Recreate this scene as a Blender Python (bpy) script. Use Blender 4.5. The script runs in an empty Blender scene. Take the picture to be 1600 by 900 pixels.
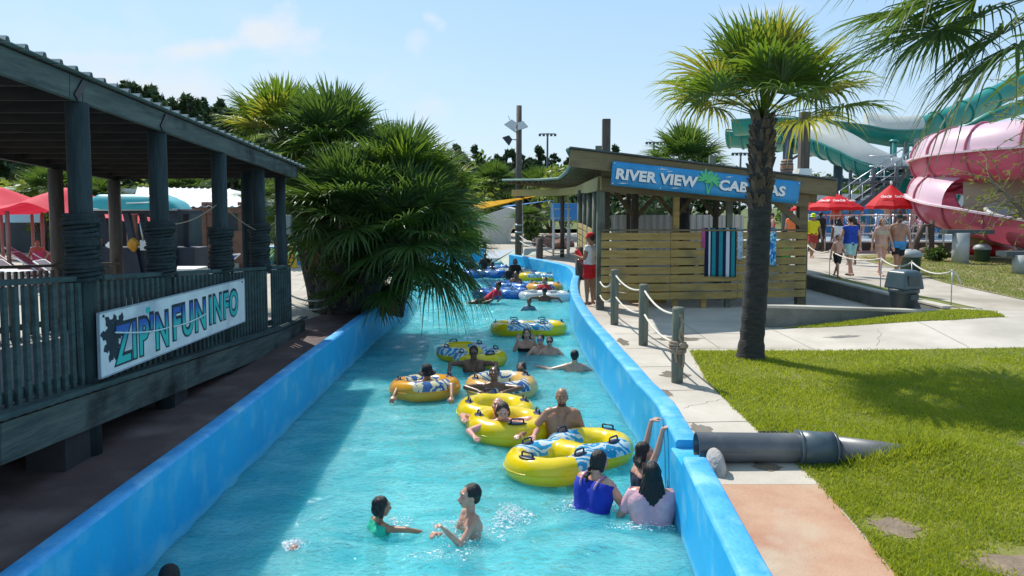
import bpy, bmesh, math, random
import numpy as np
from mathutils import Vector, Matrix, noise as mnoise
random.seed(7); RNG=np.random.default_rng(7)
S=bpy.context.scene
COL=S.collection
R=math.radians
# ---------------------------------------------------------------- camera model
F=1180.0; CX=800.0; YH=320.0; CZ=2.95; PIT=R(4.0)
YC=YH+F*math.tan(PIT)
cp,sp=math.cos(PIT),math.sin(PIT)
def ray(px,py):
    a=(px-CX)/F; b=(YC-py)/F
    return Vector((a, cp+b*sp, -sp+b*cp))
def G(px,py,z):                       # point of a picture position on the level z
    r=ray(px,py); t=(z-CZ)/r.z
    return Vector((r.x*t, r.y*t, z))
def D(px,py,y):                       # point of a picture position at distance y
    r=ray(px,py); t=y/r.y
    return Vector((r.x*t, y, CZ+r.z*t))
def XD(px,y,z):                       # x for a picture column at distance y, level z
    depth=y*cp-(z-CZ)*sp
    return (px-CX)/F*depth
# ---------------------------------------------------------------- materials
MATS={}
def nt(m): return m.node_tree.nodes, m.node_tree.links
def mat(name,c1,c2=None,rough=.6,scale=3,stretch=(1,1,1),detail=5,bump=0,bscale=None,metal=0,spec=.5,trans=0,
        c3=None,contrast=(.35,.65),coat=0,emit=0,s3=None,alpha=1):
    if name in MATS: return MATS[name]
    m=bpy.data.materials.new(name); m.use_nodes=True; N,L=nt(m)
    b=N['Principled BSDF']; b.inputs['Roughness'].default_value=rough; b.inputs['Metallic'].default_value=metal
    b.inputs['Specular IOR Level'].default_value=spec
    b.inputs['Base Color'].default_value=(*c1,1)
    if coat: b.inputs['Coat Weight'].default_value=coat; b.inputs['Coat Roughness'].default_value=.15
    tc=N.new('ShaderNodeTexCoord'); mp=N.new('ShaderNodeMapping'); mp.inputs['Scale'].default_value=stretch
    L.new(tc.outputs['Object'],mp.inputs[0])
    if c2:
        n=N.new('ShaderNodeTexNoise'); n.inputs['Scale'].default_value=scale; n.inputs['Detail'].default_value=detail
        n.inputs['Roughness'].default_value=.65
        L.new(mp.outputs[0],n.inputs['Vector'])
        r=N.new('ShaderNodeValToRGB'); e=r.color_ramp.elements
        e[0].position=contrast[0]; e[0].color=(*c1,1); e[1].position=contrast[1]; e[1].color=(*c2,1)
        L.new(n.outputs[0],r.inputs[0]); out=r.outputs[0]
        if c3:
            n3=N.new('ShaderNodeTexNoise'); n3.inputs['Scale'].default_value=s3 or scale*.25; n3.inputs['Detail'].default_value=6
            L.new(tc.outputs['Object'],n3.inputs['Vector'])
            r3=N.new('ShaderNodeValToRGB'); r3.color_ramp.elements[0].position=.52; r3.color_ramp.elements[1].position=.68
            L.new(n3.outputs[0],r3.inputs[0])
            mx=N.new('ShaderNodeMix'); mx.data_type='RGBA'; L.new(r3.outputs[0],mx.inputs[0]); L.new(out,mx.inputs[6]); mx.inputs[7].default_value=(*c3,1)
            out=mx.outputs[2]
        L.new(out,b.inputs['Base Color'])
        m['out']=1
    if bump:
        n2=N.new('ShaderNodeTexNoise'); n2.inputs['Scale'].default_value=bscale or scale*4; n2.inputs['Detail'].default_value=6
        L.new(mp.outputs[0],n2.inputs['Vector'])
        bp=N.new('ShaderNodeBump'); bp.inputs['Strength'].default_value=bump; bp.inputs['Distance'].default_value=.02
        L.new(n2.outputs[0],bp.inputs['Height']); L.new(bp.outputs[0],b.inputs['Normal'])
    if trans:
        t=N.new('ShaderNodeBsdfTranslucent'); mix=N.new('ShaderNodeMixShader'); mix.inputs[0].default_value=trans
        if c2: L.new(out,t.inputs[0])
        else: t.inputs[0].default_value=(*c1,1)
        o=N['Material Output']; L.new(b.outputs[0],mix.inputs[1]); L.new(t.outputs[0],mix.inputs[2]); L.new(mix.outputs[0],o.inputs[0])
    MATS[name]=m; return m
def leafmat(name,c1,c2,tcol,trans=.4,scale=1.2,gloss=.35):
    if name in MATS: return MATS[name]
    m=bpy.data.materials.new(name); m.use_nodes=True; N,L=nt(m)
    b=N['Principled BSDF']; b.inputs['Roughness'].default_value=gloss
    tc=N.new('ShaderNodeTexCoord'); n=N.new('ShaderNodeTexNoise'); n.inputs['Scale'].default_value=scale; n.inputs['Detail'].default_value=3
    L.new(tc.outputs['Object'],n.inputs['Vector'])
    g=N.new('ShaderNodeNewGeometry')
    ad=N.new('ShaderNodeMath'); ad.operation='MULTIPLY_ADD'; ad.inputs[1].default_value=.5; 
    L.new(g.outputs['Random Per Island'],ad.inputs[0]); 
    sb=N.new('ShaderNodeMath'); sb.operation='SUBTRACT'; sb.inputs[1].default_value=.25
    L.new(n.outputs[0],sb.inputs[0]); L.new(sb.outputs[0],ad.inputs[2])
    r=N.new('ShaderNodeValToRGB'); e=r.color_ramp.elements; e[0].position=.25; e[0].color=(*c1,1); e[1].position=.75; e[1].color=(*c2,1)
    L.new(ad.outputs[0],r.inputs[0]); L.new(r.outputs[0],b.inputs['Base Color'])
    t=N.new('ShaderNodeBsdfTranslucent'); t.inputs[0].default_value=(*tcol,1)
    mix=N.new('ShaderNodeMixShader'); mix.inputs[0].default_value=trans
    L.new(b.outputs[0],mix.inputs[1]); L.new(t.outputs[0],mix.inputs[2]); L.new(mix.outputs[0],N['Material Output'].inputs[0])
    MATS[name]=m; return m
# ---------------------------------------------------------------- mesh builder
class MB:
    def __init__(s): s.v=[]; s.f=[]; s.mi=[]; s.m=0; s.sm=[]; s.smooth=False
    def add(s,vs,fs):
        o=len(s.v); s.v.extend([tuple(p) for p in vs]); s.f.extend([tuple(i+o for i in f) for f in fs])
        s.mi.extend([s.m]*len(fs)); s.sm.extend([s.smooth]*len(fs)); return s
    def box(s,c,size,rot=None):
        x,y,z=[k/2 for k in size]; vs=[Vector((a*x,b*y,d*z)) for a in(-1,1) for b in(-1,1) for d in(-1,1)]
        if rot is not None: vs=[rot@v for v in vs]
        c=Vector(c); return s.add([v+c for v in vs],[(0,1,3,2),(4,6,7,5),(0,4,5,1),(2,3,7,6),(0,2,6,4),(1,5,7,3)])
    def beam(s,a,b,w,h,up=(0,0,1)):      # board from a to b, w across, h along up
        a=Vector(a); b=Vector(b); d=(b-a); l=d.length; d.normalize(); up=Vector(up)
        sd=d.cross(up)
        if sd.length<1e-4: sd=d.cross(Vector((0,1,0)))
        sd.normalize(); u=sd.cross(d)
        M=Matrix((sd,d,u)).transposed(); return s.box((a+b)/2,(w,l,h),M)
    def cyl(s,a,b,r0,r1=None,n=12,caps=True):
        r1=r0 if r1 is None else r1; a=Vector(a); b=Vector(b); d=(b-a).normalized()
        t=Vector((1,0,0)) if abs(d.x)<.8 else Vector((0,1,0)); u=d.cross(t).normalized(); w=d.cross(u)
        vs=[]; 
        for p,r in((a,r0),(b,r1)):
            for i in range(n):
                k=2*math.pi*i/n; vs.append(p+u*(r*math.cos(k))+w*(r*math.sin(k)))
        fs=[(i,(i+1)%n,n+(i+1)%n,n+i) for i in range(n)]
        sm=s.smooth; s.smooth=True; s.add(vs,fs); s.smooth=False
        if caps: s.add(vs,[tuple(range(n))[::-1],tuple(range(n,2*n))])
        s.smooth=sm; return s
    def tube(s,pts,rad,n=8,closed=False,caps=True):
        pts=[Vector(p) for p in pts]; m=len(pts); rs=rad if isinstance(rad,(list,tuple)) else [rad]*m
        vs=[]; pu=None
        for i,p in enumerate(pts):
            if closed: d=pts[(i+1)%m]-pts[i-1]
            else: d=pts[min(i+1,m-1)]-pts[max(i-1,0)]
            d.normalize()
            if pu is None:
                t=Vector((0,0,1)) if abs(d.z)<.8 else Vector((1,0,0)); u=d.cross(t).normalized()
            else: u=(pu-d*pu.dot(d)).normalized()
            pu=u; w=d.cross(u)
            for k in range(n):
                a=2*math.pi*k/n; vs.append(p+(u*math.cos(a)+w*math.sin(a))*rs[i])
        fs=[]
        for i in range(m if closed else m-1):
            j=(i+1)%m
            for k in range(n): fs.append((i*n+k,i*n+(k+1)%n,j*n+(k+1)%n,j*n+k))
        sm=s.smooth; s.smooth=True
        if caps and not closed: fs+= [tuple(range(n))[::-1],tuple(range((m-1)*n,m*n))]
        s.add(vs,fs); s.smooth=sm; return s
    def ell(s,c,r,nu=14,nv=9,rot=None):
        c=Vector(c); vs=[]
        for j in range(nv+1):
            th=math.pi*j/nv
            for i in range(nu):
                ph=2*math.pi*i/nu; v=Vector((r[0]*math.sin(th)*math.cos(ph),r[1]*math.sin(th)*math.sin(ph),r[2]*math.cos(th)))
                if rot is not None: v=rot@v
                vs.append(c+v)
        fs=[]
        for j in range(nv):
            for i in range(nu):
                a=j*nu+i; b=j*nu+(i+1)%nu; fs.append((a,a+nu,b+nu,b))
        sm=s.smooth; s.smooth=True; s.add(vs,fs); s.smooth=sm; return s
    def cap(s,a,b,r0,r1,n=12):            # tapered capsule
        s.ell(a,(r0,)*3,n,8); s.ell(b,(r1,)*3,n,8); s.cyl(a,b,r0,r1,n); return s
    def prism(s,poly,z0,z1):
        n=len(poly); vs=[(p[0],p[1],z0) for p in poly]+[(p[0],p[1],z1) for p in poly]
        return s.add(vs,[tuple(range(n))[::-1],tuple(range(n,2*n))]+[(i,(i+1)%n,n+(i+1)%n,n+i) for i in range(n)])
    def lathe(s,prof,c=(0,0,0),n=20):
        c=Vector(c); vs=[c+Vector((r*math.cos(2*math.pi*k/n),r*math.sin(2*math.pi*k/n),z)) for r,z in prof for k in range(n)]
        sm=s.smooth; s.smooth=True
        s.add(vs,[(j*n+k,j*n+(k+1)%n,(j+1)*n+(k+1)%n,(j+1)*n+k) for j in range(len(prof)-1) for k in range(n)]); s.smooth=sm; return s
    def build(s,name,m,parent=None,bevel=0,weld=True):
        me=bpy.data.meshes.new(name); me.from_pydata(s.v,[],s.f); 
        for k in (m if isinstance(m,(list,tuple)) else [m]): me.materials.append(k)
        me.polygons.foreach_set('material_index',s.mi); me.polygons.foreach_set('use_smooth',s.sm)
        me.update()
        bm=bmesh.new(); bm.from_mesh(me)
        if weld and len(s.v)<60000: bmesh.ops.remove_doubles(bm,verts=bm.verts,dist=1e-5); 
        if weld: bmesh.ops.recalc_face_normals(bm,faces=bm.faces)
        bm.to_mesh(me); bm.free()
        o=bpy.data.objects.new(name,me); COL.objects.link(o)
        if parent: o.parent=parent
        if bevel:
            bv=o.modifiers.new('b','BEVEL'); bv.width=bevel; bv.segments=2; bv.limit_method='ANGLE'
        return o
def build_each(mb,name,m,parent=None,**k):
    """one object per separate piece"""
    n=len(mb.v); p=list(range(n))
    key={}
    for i,v in enumerate(mb.v):
        q=(round(v[0],4),round(v[1],4),round(v[2],4))
        if q in key: p[i]=key[q]
        else: key[q]=i
    def fd(a):
        while p[a]!=a: p[a]=p[p[a]]; a=p[a]
        return a
    for f in mb.f:
        r=fd(f[0])
        for j in f[1:]: p[fd(j)]=r
    gr={}
    for fi,f in enumerate(mb.f): gr.setdefault(fd(f[0]),[]).append(fi)
    out=[]
    for r,fl in gr.items():
        q=MB(); ix={}
        for fi in fl:
            g=[]
            for j in mb.f[fi]:
                if j not in ix: ix[j]=len(q.v); q.v.append(mb.v[j])
                g.append(ix[j])
            q.f.append(tuple(g)); q.mi.append(mb.mi[fi]); q.sm.append(mb.sm[fi])
        out.append(q.build(name,m,parent,**k))
    return out
def tag(o,label,cat=None,group=None,kind=None):
    if label: o['label']=label
    if cat: o['category']=cat
    if group: o['group']=group
    if kind: o['kind']=kind
    return o
def thing(name,label,cat,loc=(0,0,0),rz=0,group=None):
    o=bpy.data.objects.new(name,None); COL.objects.link(o); o.location=loc; o.rotation_euler=(0,0,rz); o.empty_display_size=.2
    return tag(o,label,cat,group)
def struct(o): o['kind']='structure'; return o
def copytree(o,parent=None,label=None,loc=None,rz=None,sc=None):
    c=o.copy(); COL.objects.link(c)
    if parent: c.parent=parent
    if label: c['label']=label
    if loc is not None: c.location=loc
    if rz is not None: c.rotation_euler=(0,0,rz)
    if sc is not None: c.scale=(sc,)*3 if not isinstance(sc,tuple) else sc
    for ch in list(o.children): copytree(ch,c)
    return c
def rebase(mb,org):                        # coordinates relative to a thing's base
    org=Vector(org); mb.v=[tuple(Vector(p)-org) for p in mb.v]; return mb
# ---------------------------------------------------------------- terrain
WA=Vector((8.38,21.7)); WB=Vector((8.50,14.62))
def sm(t): t=max(0,min(1,t)); return t*t*(3-2*t)
def hgt(x,y):
    if y<14.42: return .6+.35*sm((x-4.75)/4.2)*sm((y-11.3)/2.9)+(.17*math.exp(-(((x-3.85)/.65)**2+((y-6.75)/.6)**2)) if x<7 and y<9 else 0)
    xw=WB.x+(WA.x-WB.x)*(y-WB.y)/(WA.y-WB.y); w=.12+max(0,y-21.6)*.5
    return .6+.35*sm((x-xw+w/2)/w)
def sheet(name,poly,m,dz=0,flat=False,hf=hgt):
    bm=bmesh.new(); vs=[bm.verts.new((p[0],p[1],0)) for p in poly]; f0=bm.faces.new(vs); f0.normal_update(); bm.faces.index_update()
    bmesh.ops.triangulate(bm,faces=bm.faces,ngon_method='EAR_CLIP')
    if not flat:
        xs=[p[0] for p in poly]; ys=[p[1] for p in poly]
        def cuts(lo,hi,a,b,st):
            k=max(lo,a); out=[]
            while k<min(hi,b): out.append(k); k+=st
            return out
        for x in cuts(min(xs),max(xs),4.5,10.5,.3): bmesh.ops.bisect_plane(bm,geom=bm.verts[:]+bm.edges[:]+bm.faces[:],plane_co=(x+.013,0,0),plane_no=(1,0,0),dist=1e-5)
        for y in cuts(min(ys),max(ys),5.6,7.9,.25): bmesh.ops.bisect_plane(bm,geom=bm.verts[:]+bm.edges[:]+bm.faces[:],plane_co=(0,y,0),plane_no=(0,1,0),dist=1e-5)
        for x in cuts(min(xs),max(xs),2.9,4.6,.25): bmesh.ops.bisect_plane(bm,geom=bm.verts[:]+bm.edges[:]+bm.faces[:],plane_co=(x,0,0),plane_no=(1,0,0),dist=1e-5)
        for x in (7.03,7.1,7.2,7.27): bmesh.ops.bisect_plane(bm,geom=bm.verts[:]+bm.edges[:]+bm.faces[:],plane_co=(WB.x+(x-7.15),WB.y,0),plane_no=(WA.y-WB.y,-(WA.x-WB.x),0),dist=1e-5)
        for y in cuts(min(ys),max(ys),11,14.3,.3)+[14.38,14.45,18,21.6,25,30]:
            if min(ys)<y<max(ys): bmesh.ops.bisect_plane(bm,geom=bm.verts[:]+bm.edges[:]+bm.faces[:],plane_co=(0,y,0),plane_no=(0,1,0),dist=1e-5)
    for v in bm.verts: v.co.z=hf(v.co.x,v.co.y)+dz
    bmesh.ops.recalc_face_normals(bm,faces=bm.faces)
    for f in bm.faces:
        if f.normal.z<0: f.normal_flip()
        f.smooth=False
    me=bpy.data.meshes.new(name); bm.to_mesh(me); bm.free(); me.materials.append(m)
    o=bpy.data.objects.new(name,me); COL.objects.link(o); return struct(o)
def G2(px,py,z=.6): p=G(px,py,z); return (p.x,p.y)

# ---- materials
CONC=mat('concrete',(.36,.31,.25),(.48,.43,.36),.85,1.3,c3=(.30,.26,.2),bump=.25,bscale=60,s3=.5)
CONC_L=mat('concrete_light',(.42,.38,.32),(.55,.50,.43),.85,.8,c3=(.36,.32,.27),bump=.25,bscale=50,s3=.35)
REDC=mat('worn_red_concrete',(.38,.19,.12),(.46,.29,.19),.85,1.1,detail=9,c3=(.46,.37,.27),bump=.3,bscale=50,s3=1.3,contrast=(.4,.6))
DARKC=mat('shaded_dark_concrete',(.07,.045,.043),(.12,.07,.063),.8,1.2,c3=(.2,.15,.14),bump=.3,bscale=30,s3=.8)  # concrete darkened in its colour for the shade under the pavilion
def blockmat():
    m=mat('stained_block',(.13,.135,.12),(.22,.22,.195),.9,2.5,c3=(.09,.095,.085),bump=.3,bscale=40)
    return m
BLOCK=blockmat()
LAWN=mat('lawn_soil',(.10,.13,.012),(.19,.19,.03),.9,2.2,detail=8,c3=(.20,.19,.05),s3=.55,bump=.6,bscale=40)
LAWNB=mat('lawn_worn',(.13,.17,.02),(.28,.22,.12),.95,1.2,detail=8,c3=(.30,.23,.15),s3=.7,bump=.5,bscale=30,contrast=(.4,.6))
FIELD=mat('far_field',(.06,.09,.015),(.12,.14,.03),.95,.1,detail=6)
BLUE=mat('blue_wall_paint',(.004,.33,.68),(.012,.39,.74),.62,1.1,spec=.25,detail=7,c3=(.10,.45,.72),bump=.15,bscale=25,s3=2.5)
BLUET=mat('blue_coping_paint',(.03,.31,.70),(.08,.42,.80),.55,5,detail=7,c3=(.20,.52,.80),bump=.35,bscale=30,s3=3)
def wallpaint():
    m=MATS['blue_wall_paint']; N,L=nt(m); b=N['Principled BSDF']; src=b.inputs['Base Color'].links[0].from_socket
    tc=N.new('ShaderNodeTexCoord'); sx=N.new('ShaderNodeSeparateXYZ'); L.new(tc.outputs['Object'],sx.inputs[0])
    mp=N.new('ShaderNodeMapping'); mp.inputs['Scale'].default_value=(7,7,.5); L.new(tc.outputs['Object'],mp.inputs[0]); n=N.new('ShaderNodeTexNoise'); n.inputs['Scale'].default_value=2; n.inputs['Detail'].default_value=7; L.new(mp.outputs[0],n.inputs['Vector'])
    r=N.new('ShaderNodeValToRGB'); r.color_ramp.elements[0].position=.50; r.color_ramp.elements[1].position=.72; L.new(n.outputs[0],r.inputs[0])
    mx=N.new('ShaderNodeMix'); mx.data_type='RGBA'; L.new(r.outputs[0],mx.inputs[0]); L.new(src,mx.inputs[6]); mx.inputs[7].default_value=(.04,.36,.62,1)
    n2=N.new('ShaderNodeTexNoise'); n2.inputs['Scale'].default_value=6; n2.inputs['Detail'].default_value=6; L.new(tc.outputs['Object'],n2.inputs['Vector'])
    a=N.new('ShaderNodeMath'); a.operation='MULTIPLY_ADD'; L.new(n2.outputs[0],a.inputs[0]); a.inputs[1].default_value=.16; a.inputs[2].default_value=.0
    c=N.new('ShaderNodeMapRange'); c.inputs['From Min'].default_value=.03; c.inputs['From Max'].default_value=-.03; s=N.new('ShaderNodeMath'); s.operation='SUBTRACT'; L.new(sx.outputs[2],s.inputs[0]); L.new(a.outputs[0],s.inputs[1]); L.new(s.outputs[0],c.inputs[0])
    k=N.new('ShaderNodeMath'); k.operation='MULTIPLY'; L.new(c.outputs[0],k.inputs[0]); k.inputs[1].default_value=.3
    m2=N.new('ShaderNodeMix'); m2.data_type='RGBA'; L.new(k.outputs[0],m2.inputs[0]); L.new(mx.outputs[2],m2.inputs[6]); m2.inputs[7].default_value=(.22,.52,.58,1); L.new(m2.outputs[2],b.inputs['Base Color'])
wallpaint()
POOLF=mat('pool_floor_paint',(.10,.58,.66),(.16,.68,.74),.6,.8,detail=4)
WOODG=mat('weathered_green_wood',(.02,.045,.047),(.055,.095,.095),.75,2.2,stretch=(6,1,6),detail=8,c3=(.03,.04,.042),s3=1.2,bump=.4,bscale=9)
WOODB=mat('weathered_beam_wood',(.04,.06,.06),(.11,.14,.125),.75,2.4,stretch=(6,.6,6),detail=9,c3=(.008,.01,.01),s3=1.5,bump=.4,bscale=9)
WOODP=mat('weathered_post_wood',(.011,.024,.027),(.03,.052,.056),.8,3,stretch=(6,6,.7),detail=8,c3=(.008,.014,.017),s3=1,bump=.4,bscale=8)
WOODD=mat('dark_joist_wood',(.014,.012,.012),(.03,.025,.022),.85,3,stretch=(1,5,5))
DECKW=mat('worn_deck_planks',(.20,.19,.18),(.30,.28,.27),.8,3,stretch=(1,6,1),bump=.3)
PINE=mat('treated_pine',(.32,.205,.06),(.46,.315,.10),.7,2.2,stretch=(.7,5,7),detail=8,c3=(.22,.17,.07),s3=1.6,bump=.25,bscale=9)
PINEG=mat('aged_treated_pine',(.15,.115,.06),(.22,.17,.085),.75,2,stretch=(.7,3,5),detail=8,c3=(.10,.09,.05),s3=1.5,bump=.3,bscale=9)
GPOST=mat('grey_green_post',(.11,.13,.10),(.20,.21,.16),.85,3,stretch=(5,5,.7),detail=8,c3=(.09,.075,.06),s3=2,bump=.5,bscale=9)
BPOST=mat('brown_post',(.07,.055,.045),(.13,.105,.085),.85,3,stretch=(5,5,.7),detail=8,bump=.4,bscale=9)
ROPEW=mat('white_rope',(.62,.58,.50),(.72,.68,.60),.8,20,bump=.6,bscale=80)
ROPEB=mat('tan_rope',(.30,.22,.15),(.42,.32,.23),.85,20,bump=.6,bscale=80)
ROPED=mat('dark_rope',(.013,.024,.027),(.028,.043,.047),.85,14,bump=.8,bscale=60)
ROOFM=mat('grey_metal_roof',(.35,.36,.34),(.45,.46,.43),.45,2,metal=.5)
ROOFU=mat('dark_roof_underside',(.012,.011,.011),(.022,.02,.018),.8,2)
SOIL=mat('bare_soil',(.16,.12,.085),(.27,.20,.14),.95,5,detail=9,bump=.8,bscale=30)
WHITE=mat('white_paint',(.75,.75,.73),(.82,.82,.8),.5,3)
WHITEM=mat('white_metal_roof',(.68,.68,.68),(.78,.78,.78),.4,1)
STEEL=mat('galvanised_steel',(.45,.46,.47),(.55,.56,.57),.35,5,metal=.8)
BLACK=mat('black_plastic',(.012,.013,.016),(.025,.026,.03),.4,5)
DGREY=mat('dark_grey_plastic',(.04,.06,.068),(.055,.075,.085),.45,3)
PIPEM=mat('grey_pipe_plastic',(.075,.085,.10),(.11,.12,.135),.38,1.2,stretch=(.6,4,4),detail=6,c3=(.15,.155,.16),s3=2.2)
PIPEC=mat('grey_coupling_plastic',(.055,.085,.105),(.08,.11,.13),.35,2)
STONE=mat('rounded_cement',(.36,.34,.32),(.50,.48,.45),.95,8,bump=.8,bscale=30)
# ---------------------------------------------------------------- setting: ground, river
WT=.73
Rin=[(1.22,1.0),(1.37,4.5),(1.51,6.55)]
Rin2=[(1.55,7.02),(1.62,8.4),(1.57,9.4),(1.49,12.3),(1.42,15.4),(1.49,19.0),(1.72,22),(1.98,24.5),(2.0,27),(1.8,28.3),(1.45,29.6),(.75,31.6),(-.14,34)]
Lin=[(-2.95,1.0),(-2.95,6),(-2.96,13),(-2.92,17),(-2.9,20),(-3.2,23),(-4.2,26),(-7,29),(-16,33)]
Fin=[(-1.3,38.2),(-3,38.8),(-8,39.6),(-16,41)]
def smooth_line(pts,k=4):
    out=[]; P=[Vector((*p,0)) for p in pts]; n=len(P)
    for i in range(n-1):
        p0=P[max(i-1,0)];p1=P[i];p2=P[i+1];p3=P[min(i+2,n-1)]
        for j in range(k):
            t=j/k; q=.5*((2*p1)+(-p0+p2)*t+(2*p0-5*p1+4*p2-p3)*t*t+(-p0+3*p1-3*p2+p3)*t**3); out.append((q.x,q.y))
    out.append(pts[-1]); return out
def offs(line,d):
    out=[]; n=len(line)
    for i in range(n):
        a=Vector(line[max(i-1,0)]); b=Vector(line[min(i+1,n-1)]); t=(b-a).normalized(); nn=Vector((t.y,-t.x)); p=Vector(line[i])+nn*d; out.append((p.x,p.y))
    return out
Rs2=smooth_line(Rin2,5); Ls=smooth_line(Lin,5); Rs1=smooth_line(Rin,3); Fs=smooth_line(Fin,3)
def wall(label,line,d,z0=-.95,z1=WT,group='blue river walls'):
    a=line; b=offs(line,d); n=len(a); jit=lambda i:.006*math.sin(i*1.7)
    # coping slightly rounded towards the water, body below
    body=MB(); top=MB()
    w=d/abs(d)*.035
    prof=[(0,z0),(0,z1-.05)]
    def ringpts(i):
        A=Vector((*a[i],0)); B=Vector((*b[i],0)); t=(B-A).normalized(); z=z1+jit(i)
        return [A+Vector((0,0,z0)),A+Vector((0,0,z-.03)),A+t*.012+Vector((0,0,z-.008)),A+t*.03+Vector((0,0,z)),B-t*.03+Vector((0,0,z)),B-t*.01+Vector((0,0,z-.01)),B+Vector((0,0,z-.03)),B+Vector((0,0,z0))]
    vs=[];
    for i in range(n): vs+=ringpts(i)
    k=8; fb=[];ft=[]
    for i in range(n-1):
        for j in range(k-1):
            f=(i*k+j,i*k+j+1,(i+1)*k+j+1,(i+1)*k+j)
            (ft if 1<=j<=5 else fb).append(f)
    body.add(vs,fb+[tuple(range(k)),tuple((n-1)*k+j for j in range(k))[::-1]])
    top.smooth=True; top.add([ (Vector(v)+Vector((0,0,.0))) for v in vs],ft)
    mid=Vector((*line[len(line)//2],0))
    t=thing('river_wall',label,'wall',mid,0,group)
    rebase(body,mid).build('wall_body',BLUE,t); rebase(top,mid).build('coping',BLUET,t,weld=True)
    return t
wall('long blue wall on the right bank from the pipe notch to the far bend',Rs2,.22)
wall('short blue wall piece nearest the camera beside the worn red walkway',Rs1,.22)
wall('blue painted wall along the left bank under the wooden pavilion and the palm clump',Ls,-.17)
wall('far blue wall across the river bend left of the concrete ramp',Fs,-.25)
# notch between the two right pieces: a lower sill with a lip
n=MB(); n.box((1.66,6.785,.1),(.30,.50,1.1)); n.box((1.8,6.785,.62),(.04,.5,.22))
nb=n.build('outlet_notch',BLUE,None,bevel=.01); tag(nb,'lower blue sill of the pipe outlet notch between two river wall pieces','wall')
# ground
rb=offs(Rs1,.1)+offs(Rs2,.1)
rb[0]=(rb[0][0],-4)
right=rb+[(-.1,34.1),(1.6,36.2),(.2,40.0),(-1.3,38.3)]+offs(Fs,-.1)[1:]+[(-300,60),(-300,420),(300,420),(300,-4)]
GR=mat('ground_pavement',(.34,.30,.24),(.46,.42,.35),.85,.6,c3=(.40,.36,.30),bump=.2,bscale=50)
sheet('ground',right,GR)
lb=offs(Ls,-.1); lb[0]=(lb[0][0],-4)
sheet('ground',lb+[(-16,33.1),(-300,33.1),(-300,-4)],GR,flat=True,hf=lambda x,y:.6)
sheet('ground',[(-300,33.1),(-16,33.1),(-16,41),(-300,60)],GR,flat=True,hf=lambda x,y:.6)
# far field
sheet('field',[(-290,62),(-290,415),(290,415),(290,62)],FIELD,.02,flat=True,hf=lambda x,y:.95)
# ramp
rp=MB(); rp.add([(-.14,34,-.12),(-1.3,38.2,-.12),(.2,40.0,.61),(1.6,36.2,.61),(-1.1,34.2,-.4),(-2.2,38.4,-.4)],[(0,3,2,1),(4,0,1,5)])
struct(rp.build('ramp',mat('ramp_concrete',(.30,.36,.30),(.38,.42,.35),.8,2)))
# walkway right bank: concrete strip, red part, cement patch
rout=offs(Rs2,.2)
walk=[G2(1108,706),G2(1195,684),G2(1130,622),G2(1105,596),G2(1078,549),(13.5,12.1),(13.5,14.2),(4.8,14.2),(2.0,16.2),(2.0,16.2)]
wl=[p for p in rout if 6.9<p[1]<33]
walk=[(wl[0][0],6.6)]+[(G2(1195,684)[0],G2(1195,684)[1]-.25)]+[G2(1130,622),G2(1105,596),G2(1078,549)]+[(13.5,12.05),(13.5,14.1),(4.9,14.15),(4.9,14.6),(8.3,14.7),(8.2,21.4),(2.35,26),(3.2,28),(1.6,33.3)]
walk+=[p for p in wl[::-1]][0:]
sheet('walkway',walk,CONC_L,.006)
red=[(1.45,-2),(1.60,4.5),(1.72,6.2),G2(1280,758),G2(1400,900),(2.15,3),(2.1,-2)]
sheet('walkway',red,REDC,.006,flat=True)
pat=[(1.72,6.2),(1.75,6.72),(2.9,6.72),(2.72,6.45),G2(1280,758)]
sheet('walkway',pat,CONC_L,.007,flat=True)
# joints cut in the paving
jt=MB()
def joint(a,b,w=.012,dz=.0085):
    a=Vector((*a,0));b=Vector((*b,0)); d=(b-a).normalized(); n=Vector((-d.y,d.x,0))*w/2; k=max(1,int((b-a).length/.4))
    for i in range(k):
        p=a.lerp(b,i/k);q=a.lerp(b,(i+1)/k); vs=[p-n,q-n,q+n,p+n]; vs=[Vector((v.x,v.y,hgt(v.x,v.y)+dz)) for v in vs]; jt.add(vs,[(0,1,2,3)])
for yy in (8.0,9.4,10.8,12.2,13.6,15.0,16.4):
    joint((1.86,yy),(2.0+max(0,(11.6-yy))*.05+.35 if yy<11.9 else 4.6,yy+.05))
joint((4.9,12.1),(4.9,14.1)); joint((7.4,12.1),(7.4,14.1)); joint((10.0,12.2),(10.0,14.3)); joint((3.4,12.2),(3.4,16.2))
rgk=random.Random(21)
for (a,b) in (((2.6,9.0),(1.95,8.6)),((6.0,12.3),(6.6,13.4)),((11,12.6),(11.8,14.2))):
    p=Vector(a); q=Vector(b); pr=p
    for i in range(1,9):
        nx=p.lerp(q,i/8)+Vector((rgk.uniform(-.04,.04),rgk.uniform(-.04,.04))); joint(pr,nx,.005,.0095); pr=nx
struct(jt.build('paving_joints',mat('dark_joint',(.16,.14,.115),None,.9),weld=False))  # plain dark strips laid over the paving as joints and cracks
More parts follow.
